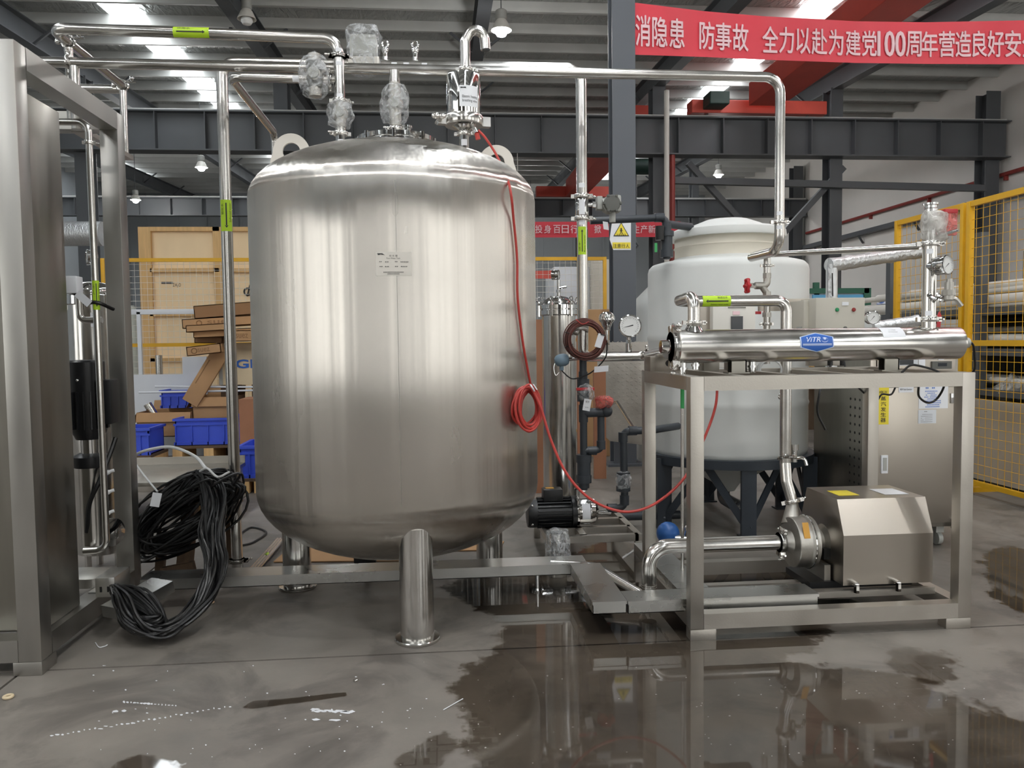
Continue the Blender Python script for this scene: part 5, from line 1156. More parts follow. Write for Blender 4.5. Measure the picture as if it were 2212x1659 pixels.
# main riser behind the tank
RX = xr; RY = YC; zz = lambda y: at(1258, y, RY).z
ri = thing('feed_riser', 'vertical stainless feed riser with a flow sensor and lime label right of the tall tank', 'pipe', (RX, RY, 1.1))
MB().tube([(RX, RY, zz(400)), (RX, RY, zz(755))], .0312, 20).build('tube', 'pipe_steel', ri)
for yy in (424, 472): clamp(ri, (RX, RY, zz(yy)), (0, 0, 1), .032, (1, -.2, 0))
fm_ = MB().lathe([(.032, zz(471)), (.038, zz(467)), (.038, zz(431)), (.032, zz(427))], (RX, RY, 0), seg=24).build('flow_sensor', 'polished_steel', ri)
p = V((RX, RY, zz(449))); patch(cyl_map(p, (0, 0, 1), camn(p), .0388), .085, .034, 'white_label', 'tag_label', fm_, 5)
for yy in (402, 482): p = V((RX, RY, zz(yy))); patch(cyl_map(p, (0, 0, 1), camn(p), .0324), .025, .035, 'white_label', 'tag_label', ri, 4)
p = V((RX, RY, zz(521))); flow_label(ri, p, (0, 0, 1), .0315, .158, camn(p), 1, '进水', 'Raw water', wid=.05)
patch(cyl_map(p+V((0, 0, .01)), (0, 0, 1), V((1, -.25, 0)), .0325), .11, .02, 'green_label', 'green_strip', ri, 5)
MB().cyl((RX, RY, zz(690)), (RX, RY, zz(678)), .03, seg=18).cyl((RX, RY, zz(712)), (RX, RY, zz(700)), .034, seg=18).ring((RX-.02, RY-.02, zz(716)), (0, .4, 1), .04, .009, 22).build('coupling', 'cast_steel', ri)
# sensor header to the steriliser
zh = at(1340, 770, RY).z
hd_ = [(RX, RY, zz(740)), (RX, RY, zh), at(1398, 769, RY), at(1436, 760, 3.75), V((ux0-.03, YU+.03, UZ-.03))]
MB().tube(bend(hd_, .045, 7), .0285, 18).build('header_tube', 'pipe_steel', ri)
q = at(1397, 768, RY-.02); clamp(ri, q, (1, -.25, 0), .029, (0, -.3, 1)); clamp(ri, q, (1, -.25, 0), .029, (0, -.3, -1))
# thermometer gauge
tgz = thing('dial_thermometer', 'round white dial thermometer on the sensor header', 'gauge', tuple(at(1360, 765, RY)))
gq = at(1361, 704, RY-.03); gauge(tgz, gq, (-.05, -1, .03), .066, ang=192, depth=.035)
sx_ = at(1358, 750, RY).x
MB().cyl((sx_, RY, zh+.02), (sx_, RY, gq.z-.06), .011, seg=12).cyl((sx_, RY, zh+.03), (sx_, RY, zh+.075), .02, seg=14).cyl((sx_, RY, gq.z-.1), (sx_, RY, gq.z-.08), .016, seg=6).build('stem', 'polished_steel', tgz)
# bulb-shaped temperature transmitter
tx_ = at(1311, 740, RY)
tt = thing('temperature_transmitter', 'chrome mushroom-shaped transmitter head left of the dial thermometer', 'sensor', (tx_.x, RY, zh))
zz2 = lambda y: at(1311, y, RY).z
MB().lathe([(.02, zz2(714)), (.02, zz2(708)), (.028, zz2(703)), (.032, zz2(698)), (.046, zz2(692)), (.047, zz2(687)), (.04, zz2(679)), (.022, zz2(674)), (.005, zz2(673))], (tx_.x, RY, 0), seg=32).build('sensor_head', 'polished_steel', tt)
MB().cyl((tx_.x, RY, zz2(714)), (tx_.x, RY, zh), .009, seg=12).cyl((tx_.x, RY, zz2(745)), (tx_.x, RY, zz2(735)), .016, seg=8).build('stem', 'polished_steel', tt)
# pressure transmitter with round cover
hp = at(1320, 441, RY-.02)
ptm = thing('pressure_transmitter', 'grey transmitter with a dark round cover beside the feed riser', 'sensor', tuple(hp))
MB().cyl((RX+.02, RY, hp.z), (hp.x-.05, RY, hp.z), .012, seg=12).cyl((RX+.06, RY, hp.z), (RX+.085, RY, hp.z), .018, seg=6).build('process_connection', 'polished_steel', ptm)
MB().box((hp.x-.082, RY-.03, hp.z-.03), (hp.x-.05, RY+.03, hp.z+.045), .006).build('manifold_block', 'instr_grey', ptm)
MB().lathe([(.044, -.05), (.05, -.045), (.05, .035), (.046, .04)], (hp.x, RY, hp.z), (0, -1, 0), 28).cyl((hp.x-.05, RY, hp.z), (hp.x, RY, hp.z), .036, seg=18).box((hp.x, RY-.045, hp.z-.045), (hp.x+.055, RY+.045, hp.z+.05), .012).cyl((hp.x+.012, RY, hp.z-.04), (hp.x+.012, RY, hp.z-.1), .018, seg=12).build('housing', 'instr_grey', ptm)
mb = MB().lathe([(.047, .036), (.047, .056), (.043, .06), (.001, .061)], (hp.x, RY, hp.z), (0, -1, 0), 28)
for k in range(6): a_ = math.pi*k/3; mb.box((hp.x+.047*math.cos(a_)-.007, RY-.064, hp.z+.047*math.sin(a_)-.007), (hp.x+.047*math.cos(a_)+.007, RY-.04, hp.z+.047*math.sin(a_)+.007), .002)
mb.build('round_cover', 'instr_dark', ptm)
q = at(1302, 478, RY); MB().sheet(q, (.03, 0, -.005), (.005, 0, -.045), (0, .001, 0)).build('paper_tag', 'white_label', ptm, smooth=False)
# brown cable coil on the riser
bcx = at(1264, 733, RY-.1)
bl = thing('brown_cable_coil', 'round coil of brown cable with a white tag hung on the feed riser', 'cable', tuple(bcx))
mb = MB(); rnd = random.Random(9)
for k in range(16):
    R_ = .098+rnd.uniform(-.014, .018); o_ = bcx+V((rnd.uniform(-.006, .006), k*.0035-.03, rnd.uniform(-.006, .006)))
    tl = V((rnd.uniform(-.1, .1), 1, rnd.uniform(-.12, .12))); mb.ring(o_, tl, R_, .0034, 40, 6)
mb.build('coil', 'brown_cable', bl)
q = at(1290, 735, RY-.14); MB().sheet(q+V((.008, 0, .04)), V((.036, 0, -.01)), V((-.024, 0, -.075)), (0, .001, 0)).build('paper_tag', 'white_label', bl, smooth=False)
MB().tube([q+V((.02, -.004, .034)), q+V((.044, -.004, .026))], .003, 6).build('tag_tie', 'black_rubber', bl)
for a_ in (20, 160, 200): d = V((math.cos(math.radians(a_)), 0, math.sin(math.radians(a_)))); MB().ring(bcx+d*.098, d.cross(V((0, 1, 0))), .024, .002, 14).build('cable_tie', 'black_rubber', bl)
MB().tube(smooth_curve([at(1244, 690, RY-.12), at(1258, 700, RY-.14), at(1272, 695, RY-.14)], 5), .003, 6).build('red_lead', 'red_cable', bl)
# blue-grey conductivity sensor
bs = at(1213, 778, RY-.05)
bso = thing('conductivity_sensor', 'blue-grey sensor head plugged in below the brown cable coil', 'sensor', tuple(bs))
MB().lathe([(.016, -.04), (.03, -.028), (.036, -.008), (.036, .018), (.028, .036), (.018, .042)], bs, (1, 0, .15), 20).build('sensor_head', 'steel_blue', bso)
MB().cyl(bs+V((.036, 0, .006)), at(1262, 772, RY-.02), .013, seg=12).build('sensor_stem', 'polished_steel', bso)
MB().cyl(bs+V((.0, 0, -.03)), bs+V((.0, 0, -.058)), .012, seg=8).build('cable_gland', 'steel_blue', bso)
MB().tube(smooth_curve([bs+V((0, 0, -.055)), at(1218, 805, RY-.05), at(1236, 818, RY-.05), at(1262, 812, RY-.06), at(1283, 800, RY-.06), at(1308, 772, RY-.08), at(1312, 740, RY-.08)], 6), .004, 7).build('signal_cable', 'cable_black', bso)
MB().tube(smooth_curve([bs+V((-.03, 0, .0)), bs+V((-.045, 0, -.04)), bs+V((-.035, 0, -.085)), bs+V((-.015, 0, -.07))], 5), .002, 6).build('chain', 'polished_steel', bso)
q = at(1284, 792, RY-.09); MB().sheet(q+V((0, 0, 0)), (.082, 0, .006), (-.002, 0, -.034), (0, .001, 0)).build('paper_tag', 'white_label', bso, smooth=False)

# ================================================================== GREY PLASTIC PIPEWORK
def fitting(mb, p, ax, r, l): p = V(p); a = V(ax).normalized(); return mb.cyl(p-a*l/2, p+a*l/2, r, seg=20)
zz = lambda y: at(1262, y, RY).z
gv = thing('plastic_pipe', 'dark grey plastic riser with unions and a bypass loop below the feed riser', 'pipe', (RX, RY, zz(1062)))
MB().tube([(RX, RY, zz(775)), (RX, RY, zz(1058))], .0215, 18).build('tube', 'pvc_grey', gv)
mb = MB(); fitting(mb, (RX, RY, zz(812)), (0, 0, 1), .026, .05); fitting(mb, (RX, RY, zz(828)), (0, 0, 1), .036, .05); mb.build('reducer', 'pvc_grey', gv)
mb = MB(); fitting(mb, (RX, RY, zz(990)), (0, 0, 1), .045, .045); fitting(mb, (RX, RY, zz(1012)), (0, 0, 1), .04, .12); fitting(mb, (RX, RY, zz(1034)), (0, 0, 1), .045, .045); fitting(mb, (RX, RY, zz(1048)), (0, 0, 1), .032, .03); mb.build('union', 'pvc_grey', gv)
mb = MB(); fitting(mb, (RX, RY, zz(893)), (0, 0, 1), .027, .1); mb.tube([(RX, RY, zz(892)), at(1308, 890, RY-.02)], .027, 18); mb.ball(at(1310, 888, RY-.02), .036); mb.build('tee', 'pvc_grey', gv)
b1_ = at(1298, 905, RY); MB().tube(bend([(b1_.x, RY, zz(895)), (b1_.x, RY, zz(972)), (RX, RY, zz(974))], .03, 6), .0215, 18).build('bypass_tube', 'pvc_grey', gv)
fitting(MB(), (b1_.x, RY, zz(962)), (0, 0, 1), .026, .05).build('elbow_socket', 'pvc_grey', gv); fitting(MB(), (RX+.05, RY, zz(974)), (1, 0, 0), .026, .05).build('elbow_socket', 'pvc_grey', gv)
vb = MB(); fitting(vb, (RX, RY, zz(852)), (0, 0, 1), .036, .08); vb.cyl((RX, RY, zz(850)), (RX, RY-.05, zz(850)), .028, seg=16); vb.build('ball_valve', 'pvc_grey', gv)
MB().box((RX-.05, RY-.06, zz(842)), (RX+.055, RY-.045, zz(836)), .003).build('valve_handle', 'red_paint', gv)
wrap(gv, (RX+.01, RY-.02, zz(848)), .052, .1, seed=31, amp=.2)
q = at(1270, 872, RY-.09); MB().sheet(q+V((-.02, 0, .03)), (.042, 0, -.008), (-.012, 0, -.066), (0, .001, 0)).build('valve_tag', 'white_label', gv, smooth=False)
text('lettering', '常开', .022, .012, 'ink', gv, plane_map(at(1269, 868, RY-.095), (.98, 0, -.19), (.18, 0, .98))); text('lettering', 'V41', .02, .006, 'ink', gv, plane_map(at(1267, 880, RY-.095), (.98, 0, -.19), (.18, 0, .98)))
q = at(1304, 866, RY-.03); MB().box(q+V((-.05, -.01, .005)), q+V((.05, .01, .015)), .003).build('valve_handle', 'red_paint', gv); wrap(gv, q+V((0, 0, -.005)), .055, .07, seed=35, amp=.25, m='red_wrap')
# pump inlet pipe from the plastic tank
YP = 4.75; zz3 = lambda y: at(1347, y, YP).z
gp2 = thing('plastic_pipe', 'dark grey plastic pipe dropping from the white tank to the small black pump', 'pipe', tuple(at(1347, 1100, YP)))
xp = at(1346, 1000, YP).x; xq = at(1405, 930, YP).x; xi = at(1312, 1096, YP).x
MB().tube(bend([(xq+.25, YP+.25, zz3(933)), (xq, YP, zz3(931)), (xp, YP, zz3(931)), (xp+.01, YP, zz3(1097)), (xi, YP, zz3(1097))], .045, 7), .0235, 18).build('tube', 'pvc_grey', gp2)
for a_, b_, l_ in (((xp, YP, zz3(944)), (0, 0, 1), .06), ((xp+.06, YP, zz3(931)), (1, 0, 0), .05), ((xp+.007, YP, zz3(1080)), (0, 0, 1), .06), ((xi+.03, YP, zz3(1097)), (1, 0, 0), .06)): fitting(MB(), a_, b_, .029, l_).build('elbow_socket', 'pvc_grey', gp2)
mb = MB(); fitting(mb, (xp, YP, zz3(1025)), (0, 0, 1), .042, .03); fitting(mb, (xp, YP, zz3(1040)), (0, 0, 1), .036, .1); fitting(mb, (xp, YP, zz3(1055)), (0, 0, 1), .044, .03); mb.build('union', 'pvc_grey', gp2)
wrap(gp2, (xp, YP, zz3(1040)), .05, .14, seed=41, amp=.16)
q = at(1300, 1117, 5.3); MB().tube([q, q+V((.55, 0, 0))], .03, 14).build('floor_tube', 'pvc_grey', gp2)
# overflow pipe at the top of the plastic tank
YO = 5.2; zz4 = lambda y: at(1440, y, YO).z
ov = thing('plastic_pipe', 'dark grey plastic pipe running level across the near column and down into the white tank', 'pipe', tuple(at(1440, 560, YO)))
x1_, x2_ = at(1275, 475, YO).x, at(1440, 500, YO).x
MB().tube(bend([(x1_, YO, zz4(477)), (x2_, YO, zz4(470)), (x2_, YO, zz4(560))], .05, 7), .0245, 18).build('tube', 'pvc_grey', ov)
fitting(MB(), (x2_-.05, YO, zz4(470)), (1, 0, 0), .031, .06).build('elbow_socket', 'pvc_grey', ov); fitting(MB(), (x2_, YO, zz4(490)), (0, 0, 1), .031, .06).build('elbow_socket', 'pvc_grey', ov); MB().tube([(x2_, YO, zz4(484)), (x2_+.2, YO+.1, zz4(486))], .026, 14).build('branch_tube', 'pvc_grey', ov)
mb = MB(); fitting(mb, (x2_, YO, zz4(505)), (0, 0, 1), .048, .035); fitting(mb, (x2_, YO, zz4(525)), (0, 0, 1), .038, .12); fitting(mb, (x2_, YO, zz4(548)), (0, 0, 1), .045, .05); mb.build('union', 'pvc_grey', ov)
mb = MB().cyl((x2_-.055, YO-.03, zz4(520)), (x2_-.055, YO-.03, zz4(490)), .03, seg=16).build('solenoid', 'black_rubber', ov)
MB().sheet(at(1414, 525, YO-.05), (.018, 0, 0), (0, 0, -.06), (0, .002, 0)).build('green_strip', 'green_label', ov, smooth=False)

# ================================================================== SMALL HORIZONTAL PUMP ON A LOW FRAME
mz = at(1210, 1106, YP).z; mx0, mx1, mx2 = at(1158, 1106, YP).x, at(1243, 1106, YP).x, at(1295, 1106, YP).x
hpump = thing('horizontal_pump', 'small horizontal pump with a ribbed black motor on a low steel frame', 'pump', ((mx0+mx2)/2, YP, .165))
mb = MB().lathe([(.05, -.06), (.085, -.055), (.09, -.04), (.09, 0), (.078, .0), (.078, mx1-mx0-.03), (.098, mx1-mx0-.03), (.1, mx1-mx0), (.05, mx1-mx0)], (mx0, YP, mz), (1, 0, 0), 32)
for k in range(22):
    a_ = 2*math.pi*k/22; d = V((0, math.cos(a_), math.sin(a_))); mb.bar(V((mx0+.005, YP, mz))+d*.086, V((mx1-.035, YP, mz))+d*.086, .006, .018, d)
mb.build('motor', 'black_paint', hpump)
MB().box((mx0+.04, YP-.055, mz+.075), (mx0+.16, YP+.05, mz+.15), .01).build('terminal_box', 'black_paint', hpump)
MB().sheet((mx0+.06, YP-.02, mz+.151), (.05, 0, 0), (0, .04, 0), (0, 0, .001)).build('warning_label', 'orange_label', hpump, smooth=False)
MB().lathe([(.1, -.004), (.095, 0), (.095, .015), (.083, .02), (.083, .085), (.085, .09), (.078, .115), (.05, .135), (.02, .14)], (mx1, YP, mz), (1, 0, 0), 36).build('pump_head', 'polished_steel', hpump)
cmq = cyl_map((mx1+.055, YP, mz), (1, 0, 0), V((0, -1, .2)), .0845); patch(cmq, .05, .1, 'white_label', 'rating_label', hpump, 8)
MB().tube(bend([(RX, YP, mz+.06), (RX, YP, zz(1068)), (RX, RY, zz(1056))], .02, 4), .017, 14).build('outlet_port', 'polished_steel', hpump); MB().cyl((mx2-.01, YP, mz), (xi+.02, YP, mz-.01), .022, seg=16).build('inlet_port', 'polished_steel', hpump)
for a_ in (60, 140, 220, 300): MB().ball((mx0-.03, YP+.088*math.cos(math.radians(a_)), mz+.088*math.sin(math.radians(a_))), .009).build('screw', 'polished_steel', hpump)
MB().box((mx0+.05, YP-.08, .165), (mx1-.02, YP+.08, mz-.08), .004).build('motor_foot', 'black_paint', hpump)
fa, fb_ = at(1180, 1165, 4.5), at(1345, 1160, 4.5)
lw = thing('pump_frame', 'low welded stainless frame under the small black pump', 'frame', ((fa.x+fb_.x)/2, 4.8, 0))
X0, X1, Y0, Y1 = .60, 1.12, 4.47, 5.1
for y in (Y0, Y0+.2, Y0+.42, Y1): rail((X0, y, .145), (X1, y, .145), lw, .04, m='frame_steel')
for x in (X0, X1): rail((x, Y0-.02, .145), (x, Y1+.02, .145), lw, .04, m='frame_steel')
rail(((X0+X1)/2-.06, Y0, .145), ((X0+X1)/2-.06, Y1, .145), lw, .04, m='frame_steel')
for x in (X0, X1):
    for y in (Y0, Y1): post(x, y, 0, .125, lw, .04, 'frame_steel', 'leg')
# wrapped valve on the floor behind the tray
q = fl(1205, 1215, .08); wv = thing('wrapped_valve', 'film wrapped outlet valve low behind the cable tray', 'valve', (q.x, 4.25, 0))
xw = at(1205, 1180, 4.25).x
MB().cyl((xw, 4.25, .05), (xw, 4.25, .24), .045, seg=20).cyl((xw-.09, 4.25, .08), (xw+.1, 4.25, .08), .03, seg=16).build('valve_body', 'polished_steel', wv)
wrap(wv, (xw, 4.25, .17), .072, .2, seed=51, amp=.14, prof=[(.08, -.12), (.072, -.05), (.066, .04), (.06, .085), (.02, .095)])
MB().cyl((xw, 4.25, 0), (xw, 4.25, .06), .05, seg=16).build('valve_base', 'cast_steel', wv)
# blue ball accumulator under the tank
q = at(1443, 1152, 4.75)
ba = thing('expansion_vessel', 'blue round vessel with a chrome valve on the floor behind the skid', 'vessel', (q.x, 4.75, 0))
MB().ball((q.x, 4.75, q.z), .072, seg=28).cyl((q.x, 4.75, 0), (q.x, 4.75, q.z-.04), .045, seg=20).build('vessel', 'blue_paint', ba)
MB().cyl((q.x+.03, 4.7, .06), (q.x+.12, 4.68, .06), .03, seg=14).tube([(q.x+.09, 4.68, .08), (q.x+.1, 4.68, .12)], .012, 8).ring((q.x+.11, 4.68, .13), (0, 1, 0), .022, .006, 14).build('valve', 'polished_steel', ba)

# ================================================================== CABLE TRAY
TZ, TH, TW = .155, .055, .15
def tray(a_, b_, label, holes=(), cover_m='tray_steel'):
    (ax_, ay_), (bx_, by_) = a_, b_; o = thing('cable_tray', label, 'cable tray', ((ax_+bx_)/2, (ay_+by_)/2, 0), 'stainless cable tray sections')
    t = .003; lo = (min(ax_, bx_), min(ay_, by_)); hi = (max(ax_, bx_), max(ay_, by_))
    MB().box((lo[0], lo[1], TZ-TH), (hi[0], hi[1], TZ-TH+t)).box((lo[0], lo[1], TZ-TH), (hi[0], lo[1]+t, TZ-t)).box((lo[0], hi[1]-t, TZ-TH), (hi[0], hi[1], TZ-t)) .box((lo[0], lo[1], TZ-TH), (lo[0]+t, hi[1], TZ-t)).box((hi[0]-t, lo[1], TZ-TH), (hi[0], hi[1], TZ-t)).build('trough', cover_m, o, smooth=False)
    MB().box((lo[0]-.002, lo[1]-.002, TZ-t), (hi[0]+.002, hi[1]+.002, TZ)).box((lo[0]-.002, lo[1]-.004, TZ-.014), (hi[0]+.002, lo[1]-.001, TZ)).build('cover', cover_m, o, smooth=False)
    for px_ in holes:
        q = at(px_, 1272, ay_); MB().cyl((q.x, lo[1]-.001, TZ-.03), (q.x, lo[1]+.001, TZ-.03), .008, seg=12).build('slot_hole', 'black_rubber', o, smooth=False)
    for x in (lo[0]+.3, hi[0]-.25):
        if hi[0]-lo[0] > 1: MB().cyl((x, lo[1]+.06, .008), (x, lo[1]+.06, TZ-TH), .011, seg=10).cyl((x, lo[1]+.06, 0), (x, lo[1]+.06, .01), .03, seg=16).build('support_foot', 'polished_steel', o)
    return o
tray((-1.49, 3.935), (.72, 4.085), 'long stainless cable tray running across behind the front tank leg', (287, 302, 318, 340, 1268))
tray((.635, 3.34), (.785, 3.93), 'short stainless cable tray section running forward from the end of the long tray')
tray((.79, 3.33), (1.655, 3.47), 'stainless cable tray section passing behind the front left skid post')
tray((1.055, 3.48), (1.2, 4.3), 'stainless cable tray section running back inside the left of the skid')
# left box tray with an open lid
q = at(195, 1235, 3.8)
tb_ = thing('cable_tray', 'slotted tray bracket and tilted tray cover beside the left frame', 'cable tray', (q.x, 3.8, 0), 'stainless cable tray sections')
a_ = fl(170, 1270, .12); MB().box((-1.585, 3.66, .16), (-1.50, 3.84, .25), .003).build('tray_bracket', 'tray_steel', tb_)
for k in (0, 1): MB().box((-1.565+k*.032, 3.657, .185), (-1.556+k*.032, 3.661, .21)).build('slot_hole', 'black_rubber', tb_, smooth=False)
M = Matrix.Translation((-1.46, 3.60, .15)) @ Matrix.Rotation(math.radians(-30), 4, 'Z') @ Matrix.Rotation(math.radians(10), 4, 'X')
MB(M).box((-.07, -.04, -.004), (.07, .24, .0)).box((-.07, -.04, -.055), (.07, -.036, 0)).box((.067, -.04, -.055), (.07, .24, 0)).box((-.07, -.04, -.055), (-.067, .24, 0)).build('tilted_cover', 'tray_steel', tb_, smooth=False)
MB(M).box((.03, -.043, -.04), (.045, -.04, -.018)).build('slot_hole', 'black_rubber', tb_, smooth=False)

# ================================================================== BLACK CABLE BUNDLE ON A WOODEN TRESTLE
tr = thing('wooden_trestle', 'rough wooden trestle holding the black cable bundle', 'trestle', (-1.45, 4.65, 0))
def beam_(p, q, w_, h_, m='old_wood', name='timber'): return MB().bar(p, q, w_, h_).build(name, m, tr, smooth=False)
beam_(at(398, 1235, 4.42), at(412, 1090, 4.55), .07, .07); beam_(at(345, 1240, 4.45), at(352, 1150, 4.55), .045, .05); beam_(at(350, 1236, 4.4), at(420, 1222, 4.4), .04, .05)
beam_(at(410, 1095, 4.6), at(520, 1070, 4.75), .07, .06, 'lumber'); beam_(at(410, 1125, 4.62), at(520, 1110, 4.75), .05, .05, 'lumber'); beam_(at(505, 1235, 4.75), at(500, 1085, 4.75), .06, .06)
bundle = thing('cable_bundle', 'thick tied bundle of black cables draped over the trestle and the tray', 'cable', tuple(at(380, 1130, 4.4)))
rnd = random.Random(12); core = []
# loops of the hank: long rings hanging across the trestle
mb = MB()
for k in range(60):
    t = k/59; cx_ = 398+rnd.uniform(-14, 14); cy_ = 1112+rnd.uniform(-14, 14); L1 = rnd.uniform(105, 165); L2 = rnd.uniform(30, 92); th = math.radians(rnd.uniform(128, 150)); yb = 4.25+rnd.uniform(0, .26); ph = rnd.uniform(0, 6)
    pts = []
    for i in range(26):
        a_ = 2*math.pi*i/26; u_ = L1*math.cos(a_); v_ = L2*math.sin(a_)*(.8+.2*math.sin(a_+ph))
        pts.append(at(cx_-u_*math.sin(th-1.57)*0-u_*math.cos(math.pi-th)*1.0+v_*math.sin(math.pi-th)*.6, cy_+u_*math.sin(math.pi-th)*.72+v_*.75, yb+.05*math.sin(a_+ph)))
    mb.tube(pts, .0072, 6, closed=True)
mb.build('hank', 'cable_black', bundle)
# falling bundle: over the trestle, down in front of the tray, to the floor, back to the left tray
mb = MB()
for k in range(46):
    j = lambda s_: rnd.uniform(-s_, s_)
    ox, oy = j(17), j(13); dy = j(.06)
    P = [(395+ox, 1075+oy, 4.35), (440+ox*1.2, 1030+oy*.8, 4.3), (462+ox*1.4, 1080+oy, 4.2), (455+ox*1.3, 1150, 3.98), (466+ox*1.2, 1210, 3.82), (452+ox, 1270, 3.72), (418+ox, 1320+oy*.3, 3.62), (370+ox, 1358+oy*.5, 3.52), (325+ox, 1365+oy*.9, 3.5), (285+ox, 1340+oy*1.2, 3.52), (262+ox*.8, 1300+oy, 3.6), (248+ox*.5, 1270+oy*.4, 3.68)]
    pts = []
    for x, y, d_ in P:
        p = at(x+j(7), y+j(6), d_+dy+j(.025))
        if p.z < .012+.006*(k % 5): p.z = .012+.006*(k % 5)
        pts.append(p)
    mb.tube(smooth_curve(pts, 4), .0072, 6)
mb.build('falling_run', 'cable_black', bundle)
mb = MB()
for k in range(22):
    o_ = (rnd.uniform(-16, 16), rnd.uniform(-13, 13)); P = [(255+o_[0], 1275+o_[1], 3.66), (300+o_[0]*2, 1290+o_[1]*2, 3.6), (345+o_[0], 1330+o_[1], 3.55), (340+o_[0], 1362, 3.5), (300+o_[0], 1352, 3.5)]
    pts = [at(*q) for q in P]
    for p in pts: p.z = max(p.z, .012+.005*k)
    mb.tube(smooth_curve(pts, 5), .0068, 6)
mb.build('floor_loops', 'cable_black', bundle)
MB().tube(smooth_curve([at(432, 1018, 4.2), at(448, 1012, 4.16), at(470, 1030, 4.12), at(495, 1020, 4.2)], 5), .006, 7).build('white_tie', 'hose_white', bundle)
q = at(336, 1078, 4.1); MB().sheet(q+V((-.012, 0, .035)), (.045, 0, -.008), (-.018, 0, -.07), (0, .002, 0)).build('paper_tag', 'white_label', bundle, smooth=False)
cable([at(285, 985, 4.9), at(320, 972, 4.8), at(370, 966, 4.75), at(420, 985, 4.6), at(445, 1012, 4.45)], .009, 'clear white hose arching from the left frame to the cable bundle', 'hose_white', 'hose', 'hose')
cable([at(288, 995, 4.6), at(310, 1025, 4.5), at(340, 1062, 4.3)], .005, 'thin white tube slanting down to the tag on the cable bundle', 'hose_white', 'hose', 'hose')
cable([fl(500, 1170, .008), fl(540, 1140, .008), fl(575, 1150, .008), fl(545, 1172, .008), fl(512, 1180, .008)], .007, 'loose black cable loop on the floor left of the tank leg')

# ================================================================== YELLOW MESH FENCES
def fence_panel(a_, b_, z0, z1, zm, label, nx, nz, w_=.045, feet=True, wire='yellow_paint'):
    a_, b_ = V(a_), V(b_); d = (b_-a_); L = d.length; d.normalize()
    o = thing('mesh_fence', label, 'fence', (a_.x, a_.y, 0), 'yellow mesh fence panels')
    for p in (a_, b_): MB().box((p.x-w_/2, p.y-w_/2, 0), (p.x+w_/2, p.y+w_/2, z1), .003).build('post', 'yellow_paint', o)
    for z, hh in ((z1-w_/2, w_), (zm, w_), (z0, w_*.8)):
        if z is None: continue
        MB().bar(a_+V((0, 0, z)), b_+V((0, 0, z)), w_*.8, hh).build('rail', 'yellow_paint', o, smooth=False)
    mb = MB()
    for i in range(1, nx): p = a_+d*L*i/nx; mb.tube([p+V((0, 0, z0)), p+V((0, 0, z1-w_))], .0022, 4, caps=False)
    for k in range(1, nz): z = z0+(z1-z0)*k/nz; mb.tube([a_+V((0, 0, z)), b_+V((0, 0, z))], .0022, 4, caps=False)
    m_ = mb.build('mesh_wires', wire, o); m_['kind'] = 'stuff'
    if feet:
        n_ = V((-d.y, d.x, 0))
        for p in (a_, b_): MB().bar(p-n_*.3+V((0, 0, .02)), p+n_*.3+V((0, 0, .02)), .05, .04).build('foot', 'yellow_paint', o, smooth=False)
    return o
FX = 4.3
fence_panel((FX, 6.12, 0), (FX, 4.3, 0), .1, 2.385, 1.235, 'near yellow mesh fence panel at the right edge of the picture', 24, 30)
fence_panel((FX, 7.15, 0), (FX, 6.18, 0), .1, 2.385, None, 'farther yellow mesh fence panel behind the outlet riser', 13, 30) if False else None
o = fence_panel((FX, 7.15, 0), (FX, 6.2, 0), .1, 2.385, .12, 'farther yellow mesh fence panel behind the outlet riser', 13, 30)
kz = lambda px, py: (2.385-1.3)/(at(px, py, 1).z-1.3)
YFb = kz(300, 558); 
xs0, xs1 = at(222, 560, YFb).x, at(800, 560, YFb).x
fence_panel((xs0, YFb, 0), (xs1, YFb, 0), .1, 2.385, 1.3, 'yellow mesh fence panel in front of the tall plywood crate at the left', 44, 30, wire='white_pipe')
xs2 = at(1306, 560, YFb).x
fence_panel((xs1+.06, YFb, 0), (xs2, YFb, 0), .1, 2.385, 1.3, 'yellow mesh fence panel between the tall tank and the near column', 40, 30, wire='white_pipe')
# ================================================================== PIPE RACK BEHIND THE RIGHT FENCE
rk = thing('storage_rack', 'dark storage rack holding white pipes behind the right fence', 'rack', (5.4, 7, 0))
for y in (5.0, 6.6, 8.0):
    for x in (4.75, 6.3): MB().box((x-.04, y-.04, 0), (x+.04, y+.04, 2.2)).build('upright', 'dark_steel', rk, smooth=False)
for z in (.8, 1.15, 1.5):
    for x in (4.75, 5.5, 6.3): MB().bar((x, 4.6, z), (x, 8.15, z), .05, .06).build('rack_beam', 'dark_steel', rk, smooth=False)
for y in (5.0, 6.6, 8.0):
    for z in (.8, 1.15, 1.5): MB().bar((4.75, y, z), (6.3, y, z), .06, .06).build('rack_arm', 'dark_steel', rk, smooth=False)
MB().box((6.35, 4.5, 0), (6.4, 8.15, 1.45)).build('back_sheet', 'tile_dark', rk, smooth=False)
for z in (.8, 1.15, 1.5): MB().box((4.8, 4.6, z-.03), (6.3, 8.1, z-.01)).build('shelf_panel', 'tile_dark', rk, smooth=False)  # dark shelf sheets added to keep the rack interior dark
MB().box((5.72, 4.5, 0), (5.76, 8.15, 1.52)).build('mid_sheet', 'tile_dark', rk, smooth=False)  # added sheet that darkens the rack behind the pipes
lp = MB().box((4.62, 4.4, .05), (4.66, 8.2, .74)).build('kick_board', 'beige_panel', None, smooth=False, base=(4.64, 6, 0)); tag(lp, 'low beige board along the foot of the pipe rack behind the fence', 'board')
rnd = random.Random(4)
